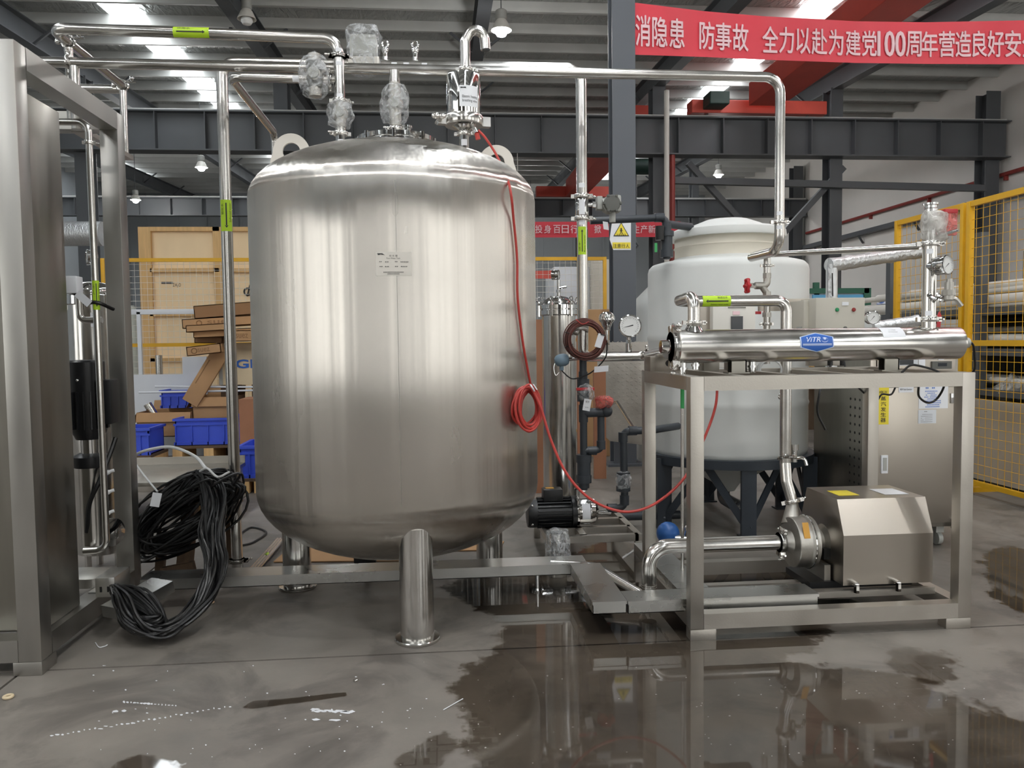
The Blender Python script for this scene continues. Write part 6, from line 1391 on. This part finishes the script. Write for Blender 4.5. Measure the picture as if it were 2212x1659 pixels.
PP = [(4.85, 6.15, 1.58, .055, 'nearest fat white pipe on the top level of the rack'), (4.95, 5.7, 1.72, .04, 'white pipe lying on top of the rack nearest the fence corner'), (5.05, 6.35, 1.60, .05, 'second fat white pipe on the top level of the rack'), (5.15, 5.5, 1.74, .035, 'slim white pipe on the pile with a dark open end'),
      (5.3, 5.9, 1.62, .055, 'middle fat white pipe on the top level of the rack'), (5.55, 5.6, 1.62, .055, 'rear fat white pipe on the top level of the rack'), (5.4, 5.4, 1.76, .04, 'slim white pipe highest on the rack pile'),
      (4.85, 6.0, 1.24, .045, 'white pipe nearest the fence on the middle rack level'), (5.0, 5.6, 1.24, .04, 'second white pipe on the middle rack level'), (5.2, 6.2, 1.23, .045, 'third white pipe on the middle rack level'),
      (4.85, 5.2, .88, .03, 'thin white pipe nearest the fence on the lowest rack level'), (5.0, 5.4, .88, .035, 'second white pipe on the lowest rack level'),
      (4.9, 5.2, 1.68, .028, 'thin white pipe with its open end nearest the right picture edge'), (5.0, 6.6, 1.70, .03, 'short thin white pipe set back on the top level'), (5.25, 5.15, 1.69, .045, 'thick white pipe ending near the right picture edge'), (4.82, 5.6, 1.54, .02, 'very thin white pipe under the fat top pipes'), (4.98, 5.1, 1.32, .025, 'thin white pipe resting on the middle rack pipes'), (5.3, 5.3, 1.26, .05, 'fat white pipe at the back of the middle rack level')]
for x, y, z, r_, lb_ in PP:
    dx = rnd.uniform(-.05, .08)
    n_ = 16; o = MB(); axv = V((dx, 2.9, rnd.uniform(-.02, .02)))
    o.lathe([(r_*.88, 0), (r_, 0), (r_, axv.length), (r_*.88, axv.length)], (x, y, z+.02), axv, 20)
    ob = o.build('plastic_tube', 'white_pipe', None, base=(x, y, z)); ob['group'] = 'white pipes on the rack'; tag(ob, lb_, 'pipe', 'white pipes on the rack')
    bo_ = MB().lathe([(r_*.87, -.001), (.001, -.001)], (x, y, z+.02), axv, 16).build('bore', 'instr_dark', ob, smooth=False)
for k, (x, y, z, s_, lb_) in enumerate([(4.78, 5.75, 1.02, .12, 'crumpled film bag on the lowest rack level behind the fence post'), (4.8, 5.25, 1.05, .14, 'bigger crumpled film bag hanging low on the rack'), (4.8, 5.35, .82, .1, 'white crumpled bag on the bottom of the rack'), (4.85, 5.6, 1.38, .12, 'pale film bag under the top pipes of the rack'), (5.1, 5.3, 1.88, .13, 'clear film heap on top of the rack pile'), (4.82, 6.3, .84, .12, 'grey film heap at the far end of the lowest rack level')]):
    o = MB().ball((x, y, z), s_, (.8, 1.6, .8), 20).crumple(s_*.6, 7, k*3).build('film_bag', 'bag_film', None, base=(x, y, z), ang=180); tag(o, lb_, 'bag', 'film bags on the rack')
mb = thing('timber_stack', 'stack of pale battens on the floor beyond the farther fence panel', 'timber', (5.3, 10.2, 0))
for k in range(6):
    for j in range(4): MB().box((4.9+j*.22, 9.4, .9+k*.11), (5.07+j*.22, 10.7, .97+k*.11)).build('batten', 'lumber', mb, smooth=False)
for k in (0, 1): MB().box((4.9, 9.6+k, 0), (5.8, 9.7+k, .9)).build('bearer', 'old_wood', mb, smooth=False)

# ================================================================== NOTICE BOARD AND FAR THINGS ON THE RIGHT
YN = 11.0
nb = thing('notice_board', 'green framed notice board with blue posters in front of the white right wall', 'board', tuple(at(1830, 700, YN)))
def rect3(x0_, y0_, x1_, y1_, Y, m_, name, par, t=.03, base=None):
    a_, b_ = at(x0_, y1_, Y), at(x1_, y0_, Y); return MB().box((a_.x, Y, a_.z), (b_.x, Y+t, b_.z)).build(name, m_, par, smooth=False, base=base)
rect3(1750, 628, 1872, 700, YN, 'white_board', 'board_sheet', nb); rect3(1756, 636, 1866, 652, YN-.03, 'blue_poster', 'poster', nb); rect3(1750, 622, 1878, 634, YN-.05, 'green_paint', 'top_rail', nb)
rect3(1866, 622, 1882, 720, YN-.05, 'green_paint', 'frame_post', nb); a_ = at(1758, 700, YN); MB().box((a_.x, YN, 0), (a_.x+.08, YN+.05, a_.z+.6)).build('frame_post', 'green_paint', nb, smooth=False)
a_ = at(1874, 700, YN); MB().box((a_.x-.05, YN-.05, 0), (a_.x+.05, YN, a_.z)).build('frame_post', 'green_paint', nb, smooth=False)
bs_ = thing('safety_sign', 'blue and white sign with a round helmet face symbol on the far wall stand', 'sign', tuple(at(1905, 650, YN)))
rect3(1895, 637, 1914, 664, YN, 'white_label', 'panel', bs_); rect3(1896, 656, 1913, 663, YN-.02, 'blue_ink', 'caption_band', bs_)
q = at(1904, 647, YN-.01); MB().lathe([(.052, 0), (.052, .01), (.04, .01), (.04, 0)], q, (0, -1, 0), 20).build('symbol_ring', 'blue_ink', bs_, smooth=False); MB().lathe([(.03, 0), (.03, .01), (.001, .01)], q+V((0, 0, -.005)), (0, -1, 0), 14).build('symbol_face', 'blue_ink', bs_, smooth=False)
a_ = at(1904, 664, YN); MB().box((a_.x-.02, YN+.03, 0), (a_.x+.02, YN+.06, a_.z+.1)).build('stand', 'green_paint', bs_, smooth=False)
b2 = thing('safety_sign', 'pale notice panel right of the round helmet sign', 'sign', tuple(at(1930, 670, YN)))
rect3(1922, 637, 1942, 676, YN, 'white_board', 'panel', b2); rect3(1921, 635, 1924, 678, YN-.02, 'blue_paint', 'edge', b2); a_ = at(1932, 676, YN); MB().box((a_.x-.02, YN+.03, 0), (a_.x+.02, YN+.06, a_.z+.1)).build('stand', 'green_paint', b2, smooth=False)
q = at(1915, 690, 8.7); o = MB().lathe([(.26, 0), (.28, .05), (.28, q.z-.05), (.22, q.z+.06), (.05, q.z+.1)], (q.x, 8.7, 0), seg=28).build('barrel', 'poly_lid', None, base=(q.x, 8.7, 0)); tag(o, 'white barrel behind the small gauge on the steam generator', 'barrel')

# ================================================================== BANNERS AND SIGNS
def bY(px): return 7.95+(px-1368)/844*1.7
TOP = [(1366, 5), (1520, 24), (1650, 35), (1850, 46), (2000, 48), (2212, 44), (2420, 38)]; BOT = [(1366, 118), (1520, 123), (1650, 129), (1850, 136), (2000, 138), (2212, 139), (2420, 137)]
def lerp_(T, x):
    for (x0_, y0_), (x1_, y1_) in zip(T, T[1:]):
        if x <= x1_: return y0_+(y1_-y0_)*(x-x0_)/(x1_-x0_)
    return T[-1][1]
def bpt(px, v, off=0.):
    """point on the banner: px along, v 0 top .. 1 bottom"""
    Y = bY(px)+.02*math.sin(px*.021+v*2)+.015*math.sin(px*.06)*(1-v)-off; return at(px, lerp_(TOP, px)*(1-v)+lerp_(BOT, px)*v, Y)
bn = thing('banner', 'long red cloth banner with white lettering stretched across the upper right', 'banner', tuple(bpt(1800, .5)))
mb = MB(); n = 90; vs = [bpt(1367+(2420-1367)*i/n, j/6) for i in range(n+1) for j in range(7)]
mb.add(vs, [(i*7+j, i*7+j+1, (i+1)*7+j+1, (i+1)*7+j) for i in range(n) for j in range(6)]); cl = mb.build('cloth', 'banner_red', bn)
for ch, x0_, x1_ in (('消', 1373, 1404), ('隐', 1409, 1441), ('患', 1446, 1478), ('防', 1511, 1543), ('事', 1546, 1579), ('故', 1583, 1616), ('全', 1647, 1680), ('力', 1683, 1714), ('以', 1720, 1750), ('赴', 1753, 1786), ('为', 1790, 1821), ('建', 1827, 1858), ('党', 1862, 1893), ('100', 1896, 1955), ('周', 1957, 1990), ('年', 1991, 2025), ('营', 2028, 2062), ('造', 2064, 2097), ('良', 2100, 2131), ('好', 2133, 2168), ('安', 2171, 2205), ('全', 2208, 2242)):
    c_, w_ = (x0_+x1_)/2, (x1_-x0_); text('lettering', ch, 1, 1, 'white_print', bn, lambda a, b, c_=c_, w_=w_: bpt(c_+a*w_, .53-b*.6, .012), fat=.022)
Yb2 = 17.75
b2n = thing('banner', 'smaller red banner with white lettering far behind the feed riser', 'banner', tuple(at(1300, 495, Yb2)))
mb = MB(); vs = [at(1100+370*i/20, (479 if j else 513)+(-1 if i > 10 else 0), Yb2+.03*math.sin(i)) for i in range(21) for j in range(2)]; mb.add(vs, [(2*i, 2*i+1, 2*i+3, 2*i+2) for i in range(20)]); mb.build('cloth', 'banner_red', b2n)
for ch, x_ in (('投', 1164), ('身', 1183), ('百', 1203), ('日', 1221), ('行', 1240), ('掀', 1291), ('生', 1374), ('产', 1391), ('新', 1408)):
    text('lettering', ch, .155, .18, 'white_print', b2n, plane_map(at(x_, 495, Yb2-.08), (1, 0, 0), (0, 0, 1)), fat=.02)
for x_ in (1120, 1335):
    q = at(x_, 482, Yb2+.02); MB().tube([q, (q.x, Yb2+.1, 5.5)], .008, 5).build('hanging_cord', 'white_pipe', b2n)
b3n = thing('banner', 'small orange-red banner low behind the wire mesh of the middle fence', 'banner', tuple(at(1170, 593, YFb+.02)))
mb = MB(); mb.add([at(1120, 586, YFb+.012), at(1200, 584, YFb+.012), at(1200, 602, YFb+.012), at(1120, 602, YFb+.012)], [(0, 1, 2, 3)]); mb.build('cloth', 'girder_red', b3n)
# pedestrian sign on the near column
YS = 8.0-.1-.006
sgn = thing('warning_sign', 'white pedestrian warning sign with a yellow triangle on the near column', 'sign', tuple(at(1340, 510, YS)))
P = [(1322, 480), (1363, 478), (1363, 540), (1325, 540), (1317, 517)]; o0 = at(1340, 510, YS)
MB().prism([((at(x, y, YS)-o0).x, (at(x, y, YS)-o0).z) for x, y in P], o0, (1, 0, 0), (0, 0, 1), (0, .006, 0)).build('board', 'white_label', sgn, smooth=False)
def tri(s_, off, m_, name):
    c_ = at(1342, 497, YS-off); T = [(0, .078*s_), (-.082*s_, -.062*s_), (.082*s_, -.062*s_)]; return MB().prism(T, c_, (1, 0, 0), (0, 0, 1), (0, .001, 0)).build(name, m_, sgn, smooth=False)
tri(1.0, .003, 'ink', 'triangle_border'); tri(.84, .005, 'yellow_label', 'triangle')
c_ = at(1342, 499, YS-.008); MB().ball(c_+V((0, 0, .024)), .007).box(c_+V((-.006, 0, -.005)), c_+V((.006, .002, .018))).bar(c_+V((0, .001, 0)), c_+V((-.012, .001, -.03)), .004, .005).bar(c_+V((0, .001, 0)), c_+V((.013, .001, -.03)), .004, .005).bar(c_+V((-.016, .001, 0)), c_+V((0, .001, .016)), .004, .004).bar(c_+V((.016, .001, 0)), c_+V((0, .001, .016)), .004, .004).build('pedestrian', 'ink', sgn, smooth=False)
mb = MB()
for k in range(5): mb.bar(c_+V((-.045+k*.02, 0, -.028)), c_+V((-.036+k*.02, 0, -.042)), .003, .004)
mb.build('crossing_lines', 'ink', sgn, smooth=False)
rp = at(1342, 530, YS-.003); MB().box(rp+V((-.09, 0, -.032)), rp+V((.095, .002, .03))).build('yellow_band', 'yellow_label', sgn, smooth=False)
text('lettering', '注意行人', .17, .042, 'ink', sgn, plane_map(at(1342, 531, YS-.007), (1, 0, 0), (0, 0, 1)))

# ================================================================== GOODS AT THE LEFT
def box6(x0_, y0_, x1_, y1_, Y, depth, m_, name, label, cat, ch=.005, group=None, par=None):
    a_, b_ = at(x0_, y1_, Y), at(x1_, y0_, Y); return a_, b_
YK = 11.6; a_, b_ = at(316, 905, YK), at(640, 490, YK)
ck = thing('wooden_crate', 'tall plywood shipping crate with timber battens behind the left fence', 'crate', ((a_.x+b_.x)/2, YK, 0))
MB().box((a_.x, YK+.06, 0), (b_.x, YK+1.2, b_.z-.01)).build('plywood_panel', 'plywood', ck, smooth=False)
def bat(x0_, y0_, x1_, y1_): p, q = at(x0_, y1_, YK), at(x1_, y0_, YK); MB().box((p.x, YK, p.z), (q.x, YK+.06, q.z)).build('batten', 'lumber', ck, smooth=False)
for x in (314, 473, 630): bat(x, 490, x+10, 928)
for y in (490, 579, 674, 772): bat(324, y, 473, y+9); bat(483, y, 630, y+9)
text('lettering', 'ΣH₂O', .11, .06, 'ink', ck, plane_map(at(382, 616, YK+.05), (1, 0, 0), (0, 0, 1))); q = at(361, 611, YK+.055); MB().box(q+V((-.08, 0, -.014)), q+V((.08, .002, .014))).build('stencil_bar', 'ink', ck, smooth=False)
MB().ring(at(535, 630, YK+.05), (0, 1, 0), .05, .012, 14).tube([at(534, 640, YK+.05), at(540, 615, YK+.05)], .01, 6).build('handling_mark', 'ink', ck)
def crate_blue(x0_, y0_, x1_, y1_, Y, depth, label):
    a_, b_ = at(x0_, y1_, Y), at(x1_, y0_, Y); X0, X1, Z0, Z1 = a_.x, b_.x, a_.z, b_.z
    o = thing('plastic_crate', label, 'crate', ((X0+X1)/2, Y+depth/2, Z0), 'blue plastic crates'); t = .012
    MB().box((X0+.01, Y+.01, Z0), (X1-.01, Y+depth-.01, Z0+t)).box((X0+.01, Y+.01, Z0), (X1-.01, Y+.01+t, Z1)).box((X0+.01, Y+depth-.01-t, Z0), (X1-.01, Y+depth-.01, Z1)).box((X0+.01, Y+.01, Z0), (X0+.01+t, Y+depth-.01, Z1)).box((X1-.01-t, Y+.01, Z0), (X1-.01, Y+depth-.01, Z1)).build('crate_body', 'blue_plastic', o, smooth=False)
    MB().box((X0-.01, Y-.01, Z1-.025), (X1+.01, Y+.012, Z1)).box((X0-.01, Y+depth-.012, Z1-.025), (X1+.01, Y+depth+.01, Z1)).box((X0-.01, Y, Z1-.025), (X0+.012, Y+depth, Z1)).box((X1-.012, Y, Z1-.025), (X1+.01, Y+depth, Z1)).box((X0-.005, Y-.003, Z1-.075), (X1+.005, Y+.012, Z1-.055)).build('rim', 'blue_plastic', o, smooth=False)
    for k in range(5): x = X0+.01+(X1-X0-.03)*k/4; MB().box((x, Y-.004, Z0), (x+.012, Y+.012, Z1-.06)).build('rib', 'blue_plastic', o, smooth=False)
    MB().box((X0-.004, Y-.004, Z0), (X1+.004, Y+.012, Z0+.03)).build('foot_rim', 'blue_plastic', o, smooth=False); return o
crate_blue(377, 902, 520, 962, 8.6, .5, 'blue plastic crate on a pallet in the middle of the left goods pile')
crate_blue(250, 925, 322, 985, 8.2, .45, 'blue plastic crate beside the left frame post')
crate_blue(347, 842, 420, 882, 9.2, .4, 'tilted blue plastic crate behind the open carton')
crate_blue(516, 962, 600, 1034, 7.0, .5, 'blue plastic crate nearest the tall tank left edge')
def pallet(x0_, x1_, ytop, Y, depth, label):
    a_, b_ = at(x0_, ytop, Y), at(x1_, ytop, Y); o = thing('pallet', label, 'pallet', ((a_.x+b_.x)/2, Y+depth/2, 0), 'wooden pallets'); z = a_.z
    for k in range(6): MB().box((a_.x, Y+k*depth/6, z-.025), (b_.x, Y+k*depth/6+.09, z)).build('deck_board', 'old_wood', o, smooth=False)
    for k in range(3): x = a_.x+(b_.x-a_.x-.1)*k/2; MB().box((x, Y, .0), (x+.1, Y+depth, z-.025)).build('block', 'lumber', o, smooth=False)
pallet(372, 528, 965, 8.55, .48, 'worn pallet under the middle blue crate'); pallet(246, 326, 986, 8.17, .5, 'pallet under the blue crate beside the left frame post'); pallet(512, 610, 1035, 6.97, .55, 'pallet under the blue crate nearest the tall tank'); 
def carton(x0_, y0_, x1_, y1_, Y, depth, label, flaps=True, m_='cardboard', rot=0., z0=None):
    a_, b_ = at(x0_, y1_, Y), at(x1_, y0_, Y); w_, h_ = b_.x-a_.x, b_.z-a_.z; c_ = V(((a_.x+b_.x)/2, Y, a_.z)); M = Matrix.Translation(c_) @ Matrix.Rotation(rot, 4, 'Y')
    o = thing('carton', label, 'carton', tuple(c_), 'cardboard boxes'); t = .008
    MB(M).box((-w_/2, 0, 0), (w_/2, t, h_)).box((-w_/2, depth-t, 0), (w_/2, depth, h_)).box((-w_/2, 0, 0), (-w_/2+t, depth, h_)).box((w_/2-t, 0, 0), (w_/2, depth, h_)).box((-w_/2, 0, 0), (w_/2, depth, t)).build('carton_body', m_, o, smooth=False)
    if flaps:
        MB(M).sheet((-w_/2, 0, h_), (0, depth, 0), (-.07, 0, -.12), (.004, 0, .004)).build('flap', 'cardboard_dark', o, smooth=False); MB(M).sheet((-w_/2, 0, h_), (w_, 0, 0), (0, -.03, -.1), (0, -.004, 0)).build('flap', m_, o, smooth=False); MB(M).sheet((-w_/2, depth, h_), (w_, 0, 0), (0, .05, .1), (0, .004, 0)).build('flap', m_, o, smooth=False)
    else: MB(M).box((-w_/2, 0, h_-t), (w_/2, depth, h_)).build('lid', m_, o, smooth=False)
    return o, M, w_, h_
carton(297, 890, 412, 945, 8.9, .5, 'open brown carton with a steel tube end sticking out'); carton(416, 857, 505, 905, 8.95, .5, 'open brown carton behind the middle blue crate')
t0_ = at(325, 888, 9.1); tag(MB().tube([t0_+V((.08, 0, -.12)), t0_+V((-.03, 0, .08))], .045, 16).build('steel_tube', 'pipe_steel', None, base=t0_), 'short steel tube end poking out of the open carton', 'tube')
t0_ = at(344, 790, 9.9); tag(MB().cyl((t0_.x, 9.9, .0), (t0_.x, 9.9, at(344, 767, 9.9).z), .04, seg=18).build('steel_tube', 'pipe_steel', None, base=(t0_.x, 9.9, 0)), 'upright steel tube in front of the plywood crate', 'tube')
def flat_carton(x0_, y0_, x1_, y1_, Y, depth, rot, label, txt=None, m_='cardboard'):
    o, M, w_, h_ = carton(x0_, y0_, x1_, y1_, Y, depth, label, False, m_, math.radians(rot))
    if txt:
        mp = lambda a, b: M @ V((a, -.002, h_*.5+b)); text('lettering', txt, min(.3, w_*.35), min(.06, h_*.4), 'cardboard_dark', o, mp, .01)
        MB(M).ring((-w_*.28, -.001, h_*.5), (0, 1, 0), .028, .006, 14, 4).build('printed_swirl', 'cardboard_dark', o)
flat_carton(420, 655, 560, 684, 9.3, .3, -4, 'flattened carton lying on top of the left carton heap', None, 'cardboard_dark'); flat_carton(394, 684, 560, 706, 9.0, .35, -3, 'long flat carton second from the top of the heap', 'suez'); flat_carton(402, 700, 490, 716, 8.8, .3, -3, 'short flat carton third from the top of the heap'); flat_carton(418, 710, 560, 728, 8.85, .3, -2, 'pale flat carton in the middle of the heap', None)
flat_carton(420, 727, 480, 742, 9.0, .3, 2, 'shaded flat carton under the pale one in the heap', None, 'cardboard_dark'); flat_carton(485, 713, 560, 738, 8.75, .3, 0, 'flat carton with printing just left of the tall tank', 'suez'); flat_carton(404, 745, 478, 766, 8.7, .12, -6, 'jutting flat carton at the lower left of the heap', 'suez')  # carton under the pale one takes the darker cardboard tone
q = at(452, 800, 8.9); M = Matrix.Translation(q) @ Matrix.Rotation(math.radians(32), 4, 'Y'); lc = thing('carton', 'flattened carton leaning diagonally below the heap', 'carton', tuple(q), 'cardboard boxes'); MB(M).box((-.09, 0, -.42), (.09, .05, .3), .004).build('carton_body', 'cardboard', lc); MB(M).box((-.06, -.002, -.2), (-.05, 0, .1)).build('printed_line', 'cardboard_dark', lc, smooth=False)
a_, b_ = at(476, 832, 9.05), at(560, 740, 9.05); gi = thing('packing_case', 'cream packing case with blue letters under the carton heap', 'case', ((a_.x+b_.x)/2, 9.05, a_.z))
MB().box((a_.x, 9.05, a_.z), (b_.x, 9.6, b_.z), .004).build('case_body', 'tan_panel', gi); text('lettering', 'GI', .2, .1, 'vitro_blue', gi, plane_map(at(528, 786, 9.045), (1, 0, 0), (0, 0, 1)), .03); MB().box((a_.x-.01, 9.04, a_.z), (a_.x+.03, 9.05, b_.z)).build('corner_strip', 'instr_grey', gi, smooth=False)
MB().box((a_.x, 9.06, 0), (a_.x+.1, 9.6, a_.z)).box((b_.x-.1, 9.06, 0), (b_.x, 9.6, a_.z)).build('support_legs', 'old_wood', gi, smooth=False)
a_, b_ = at(280, 905, 9.5), at(398, 808, 9.5); tag(MB().box((a_.x-.3, 9.5, 0), (b_.x, 9.53, b_.z)).build('foam_board', 'white_board', None, smooth=False, base=(a_.x, 9.5, 0)), 'wide white board standing behind the left goods pile', 'board')
a_, b_ = at(396, 850, 9.45), at(446, 770, 9.45); tag(MB().box((a_.x, 9.45, 0), (b_.x, 9.48, b_.z)).build('foam_board', 'white_board', None, smooth=False, base=(a_.x, 9.45, 0)), 'narrow taller white board under the carton heap', 'board')
q0, q1_ = at(285, 674, 9.6), at(425, 671, 9.6); tag(MB().box((q0.x-.4, 9.6, q0.z-.03), (q1_.x, 9.64, q0.z+.03), .004).box((q0.x+.05, 9.6, 0), (q0.x+.09, 9.64, q0.z)).build('white_trunking', 'white_board', None, base=q0), 'white plastic trunking lying across in front of the plywood crate', 'trunking')
for k, (x0_, y0_, x1_, y1_) in enumerate([(300, 848, 560, 843), (335, 835, 560, 836)]): a_, b_ = at(x0_, y0_, 8.98), at(x1_, y1_, 8.98); tag(MB().tube([a_, b_], .011, 8).build('plastic_rod', 'white_board', None, base=a_), ('lower' if k == 0 else 'upper')+' of two long thin white rods over the goods pile', 'rod', 'thin white rods')
a_, b_ = at(518, 940, 8.3), at(560, 862, 8.3); tag(MB().box((a_.x, 8.3, 0), (b_.x, 8.7, b_.z)).build('wooden_box', 'orange_board', None, smooth=False, base=a_), 'reddish wooden box beside the tall tank left edge', 'box')
a_, b_ = fl(288, 1040, .3), fl(510, 985, .3)
bt = thing('steel_bench', 'low grey steel bench top behind the cable bundle', 'bench', ((a_.x+b_.x)/2, 6.6, 0)); xx0, xx1 = at(250, 985, 6.8).x, at(530, 985, 6.8).x
MB().box((xx0, 5.9, .27), (xx1, 6.8, .3), .003).build('bench_top', 'sheet_steel', bt); MB().box((xx0, 6.78, .3), (xx1, 6.8, .36)).build('back_lip', 'frame_steel', bt, smooth=False)
for x in (xx0+.05, xx1-.05):
    for y in (5.95, 6.75): MB().box((x-.03, y-.03, 0), (x+.03, y+.03, .27)).build('leg', 'frame_steel', bt, smooth=False)
q = fl(315, 1058, .02); tag(MB().box((q.x-.12, q.y, 0), (q.x+.1, q.y+.2, .12), .004).build('steel_box', 'frame_steel', None, base=(q.x, q.y, 0)), 'small grey steel box on the floor behind the cable bundle', 'box')
# silver duct and pallets of white tubes in the far left
q0, q1_ = at(135, 505, 15), at(222, 505, 15); tag(MB().tube([q0-V((2, 0, 0)), q1_], .22, 18).build('air_duct', 'foil', None, base=q0), 'silver air duct far behind the left frame', 'duct')
for k, (x0_, x1_, y0_) in enumerate([(288, 318, 640), (296, 330, 660)]):
    q = at((x0_+x1_)/2, 760, 12.6+k*.5); tag(MB().lathe([(.11, 0), (.11, at(300, y0_, q.y).z-.1), (.08, at(300, y0_, q.y).z), (.02, at(300, y0_, q.y).z)], (q.x-.5+k*.28, q.y, 0), seg=20).build('pressure_vessel', 'poly_low', None, base=(q.x-.5+k*.28, q.y, 0)), ('slim greenish vessel behind the fence left of the plywood crate' if k else 'slim greenish vessel behind the fence nearest the left frame'), 'vessel')
# ================================================================== THINGS BEHIND THE FILTER HOUSING
YW = 11.0; a_, b_ = at(1198, 790, YW), at(1274, 576, YW)
tag(MB().box((a_.x, YW, 0), (b_.x, YW+.9, b_.z), .02).build('white_cabinet', 'white_board', None, base=(a_.x, YW, 0)), 'white cabinet behind the middle fence panel', 'cabinet')
a_, b_ = at(1278, 790, YW-.1), at(1300, 560, YW-.1); tag(MB().box((a_.x, YW-.1, 0), (b_.x+.12, YW+.4, b_.z), .01).build('grey_cabinet', 'panel_grey', None, base=(a_.x, YW, 0)), 'narrow beige cabinet with a handle beside the near column', 'cabinet')
YD_ = 7.3; a_, b_ = at(1292, 925, YD_), at(1395, 737, YD_)
dp = thing('checker_plate', 'leaning steel checker plate sheet below the dial thermometer', 'plate', (a_.x, YD_, 0))
M = Matrix.Translation((a_.x, YD_-.1, .0)) @ Matrix.Rotation(math.radians(-6), 4, 'X'); w_, h_ = b_.x-a_.x, 1.28
MB(M).prism([(0, .45), (.1, .35), (w_, .3), (w_+.2, .5), (w_+.2, h_), (0, h_)], (0, 0, 0), (1, 0, 0), (0, 0, 1), (0, .006, 0)).build('sheet', 'frame_steel', dp, smooth=False)
mb = MB(M)
for i in range(16):
    for j in range(24):
        x, z = .03+i*.042, .5+j*.034
        if x > w_+.15: continue
        s_ = 1 if (i+j) % 2 else -1; mb.bar((x-.011, -.001, z-.006*s_), (x+.011, -.001, z+.006*s_), .005, .006, (0, 1, 0))
tr_ = mb.build('raised_treads', 'frame_steel', dp, smooth=False); tr_['kind'] = 'stuff'
MB(M).box((.02, .006, 0), (.06, .04, .5)).box((w_, .006, 0), (w_+.04, .04, .5)).build('prop_legs', 'frame_steel', dp, smooth=False)
MB().tube([at(1333, 868, 7.0), at(1372, 930, 6.6)], .016, 10).tube([at(1333, 868, 7.0), at(1320, 872, 7.1)], .014, 8).build('bent_bar', 'pipe_steel', dp)
for k, (x0_, x1_, y0_, y1_) in enumerate([(1156, 1172, 690, 1050), (1248, 1256, 720, 900), (1284, 1304, 800, 1000)]):
    Y = 6.6+.3*k; p, q = at(x0_, y1_, Y), at(x1_, y0_, Y); tag(MB().box((p.x, Y, 0), (q.x+.02, Y+.05, q.z)).build('brown_plank', 'orange_board', None, smooth=False, base=(p.x, Y, 0)), ['upright brown plank between the tall tank and the filter housing', 'narrow brown plank right behind the feed riser', 'brown plank standing in front of the checker plate'][k], 'plank', 'upright brown planks')
a_, b_ = at(1266, 760, 8.6), at(1316, 668, 8.6); tag(MB().box((a_.x, 8.6, 0), (b_.x, 8.9, b_.z), .004).build('carton', 'cardboard', None, base=(a_.x, 8.6, 0)), 'brown carton standing at the foot of the near column', 'carton')
# ================================================================== ODDS ON THE FLOOR UNDER THE TANK
q = fl(700, 1215); sh_ = MB().prism([(-.35, -.22), (.45, -.3), (.6, .1), (.3, .25), (-.3, .2)], (q.x+.05, q.y+.25, .003), (1, 0, 0), (0, 1, 0), (0, 0, .006)).build('cardboard_sheet', 'cardboard', None, smooth=False, base=(q.x, q.y+.25, 0)); tag(sh_, 'flat cardboard sheet on the floor under the tank', 'cardboard')
q = fl(990, 1195); tag(MB().prism([(-.2, -.05), (.25, -.08), (.3, .12), (-.15, .15)], (q.x, q.y+.1, .003), (1, 0, 0), (0, 1, 0), (0, 0, .006)).build('cardboard_sheet', 'cardboard', None, smooth=False, base=(q.x, q.y+.1, 0)), 'smaller cardboard piece on the floor right of the front tank leg', 'cardboard')
q = at(790, 1212, 4.35); vb_ = thing('black_valve', 'black boxy drain valve under the tank bottom', 'valve', (q.x, 4.35, 0)); MB().box((q.x-.06, 4.3, .09), (q.x+.06, 4.4, .14), .005).build('valve_block', 'black_rubber', vb_); MB().box((q.x-.04, 4.32, .14), (q.x+.04, 4.38, .2), .005).cyl((q.x, 4.35, 0), (q.x, 4.35, .09), .03, seg=14).build('valve_stem', 'black_rubber', vb_)
for k in range(3):
    p, q = fl(540+k*7, 1232, .03), fl(600+k*6, 1165, .03); o = MB().tube([p, q], .011, 10).build('steel_rod', 'pipe_steel', None, base=p); tag(o, ['left', 'middle', 'right'][k]+' of three slanting steel rods on the floor left of the tank leg', 'rod', 'loose steel rods')
    if k == 1: flow_label(o, p.lerp(q, .45), q-p, .011, .05, (0, -.3, 1))
q = fl(975, 1515); a_ = fl(958, 1535); b_ = fl(1000, 1511); tag(MB().tube([a_+V((0, 0, .003)), b_+V((0, 0, .003))], .0016, 6).build('wire_offcut', 'white_label', None, base=a_), 'short pale wire offcut on the wet concrete', 'wire')
q = fl(18, 1508); tag(MB().ring(q+V((0, 0, .006)), (0, 0, 1), .014, .006, 16).build('rubber_ring', 'tan_panel', None, base=q), 'small cream ring lying on the concrete at the left edge', 'ring')
q = fl(766, 1473); tag(MB().tube([q+V((0, 0, .004)), q+V((.008, .01, .004))], .003, 8).cyl(q+V((0, 0, .004)), q+V((-.002, -.003, .004)), .006, seg=6).build('screw', 'polished_steel', None, base=q), 'tiny screw lying on the concrete in front of the tank leg', 'screw')
q = fl(218, 1395); mbx = MB().tube(smooth_curve([fl(206, 1388, .004), fl(214, 1398, .004), fl(226, 1396, .004), fl(232, 1393, .004)], 5), .0022, 6).build('string', 'white_label', None, base=q); tag(mbx, 'little curl of white string on the concrete beside the cable bundle', 'string')
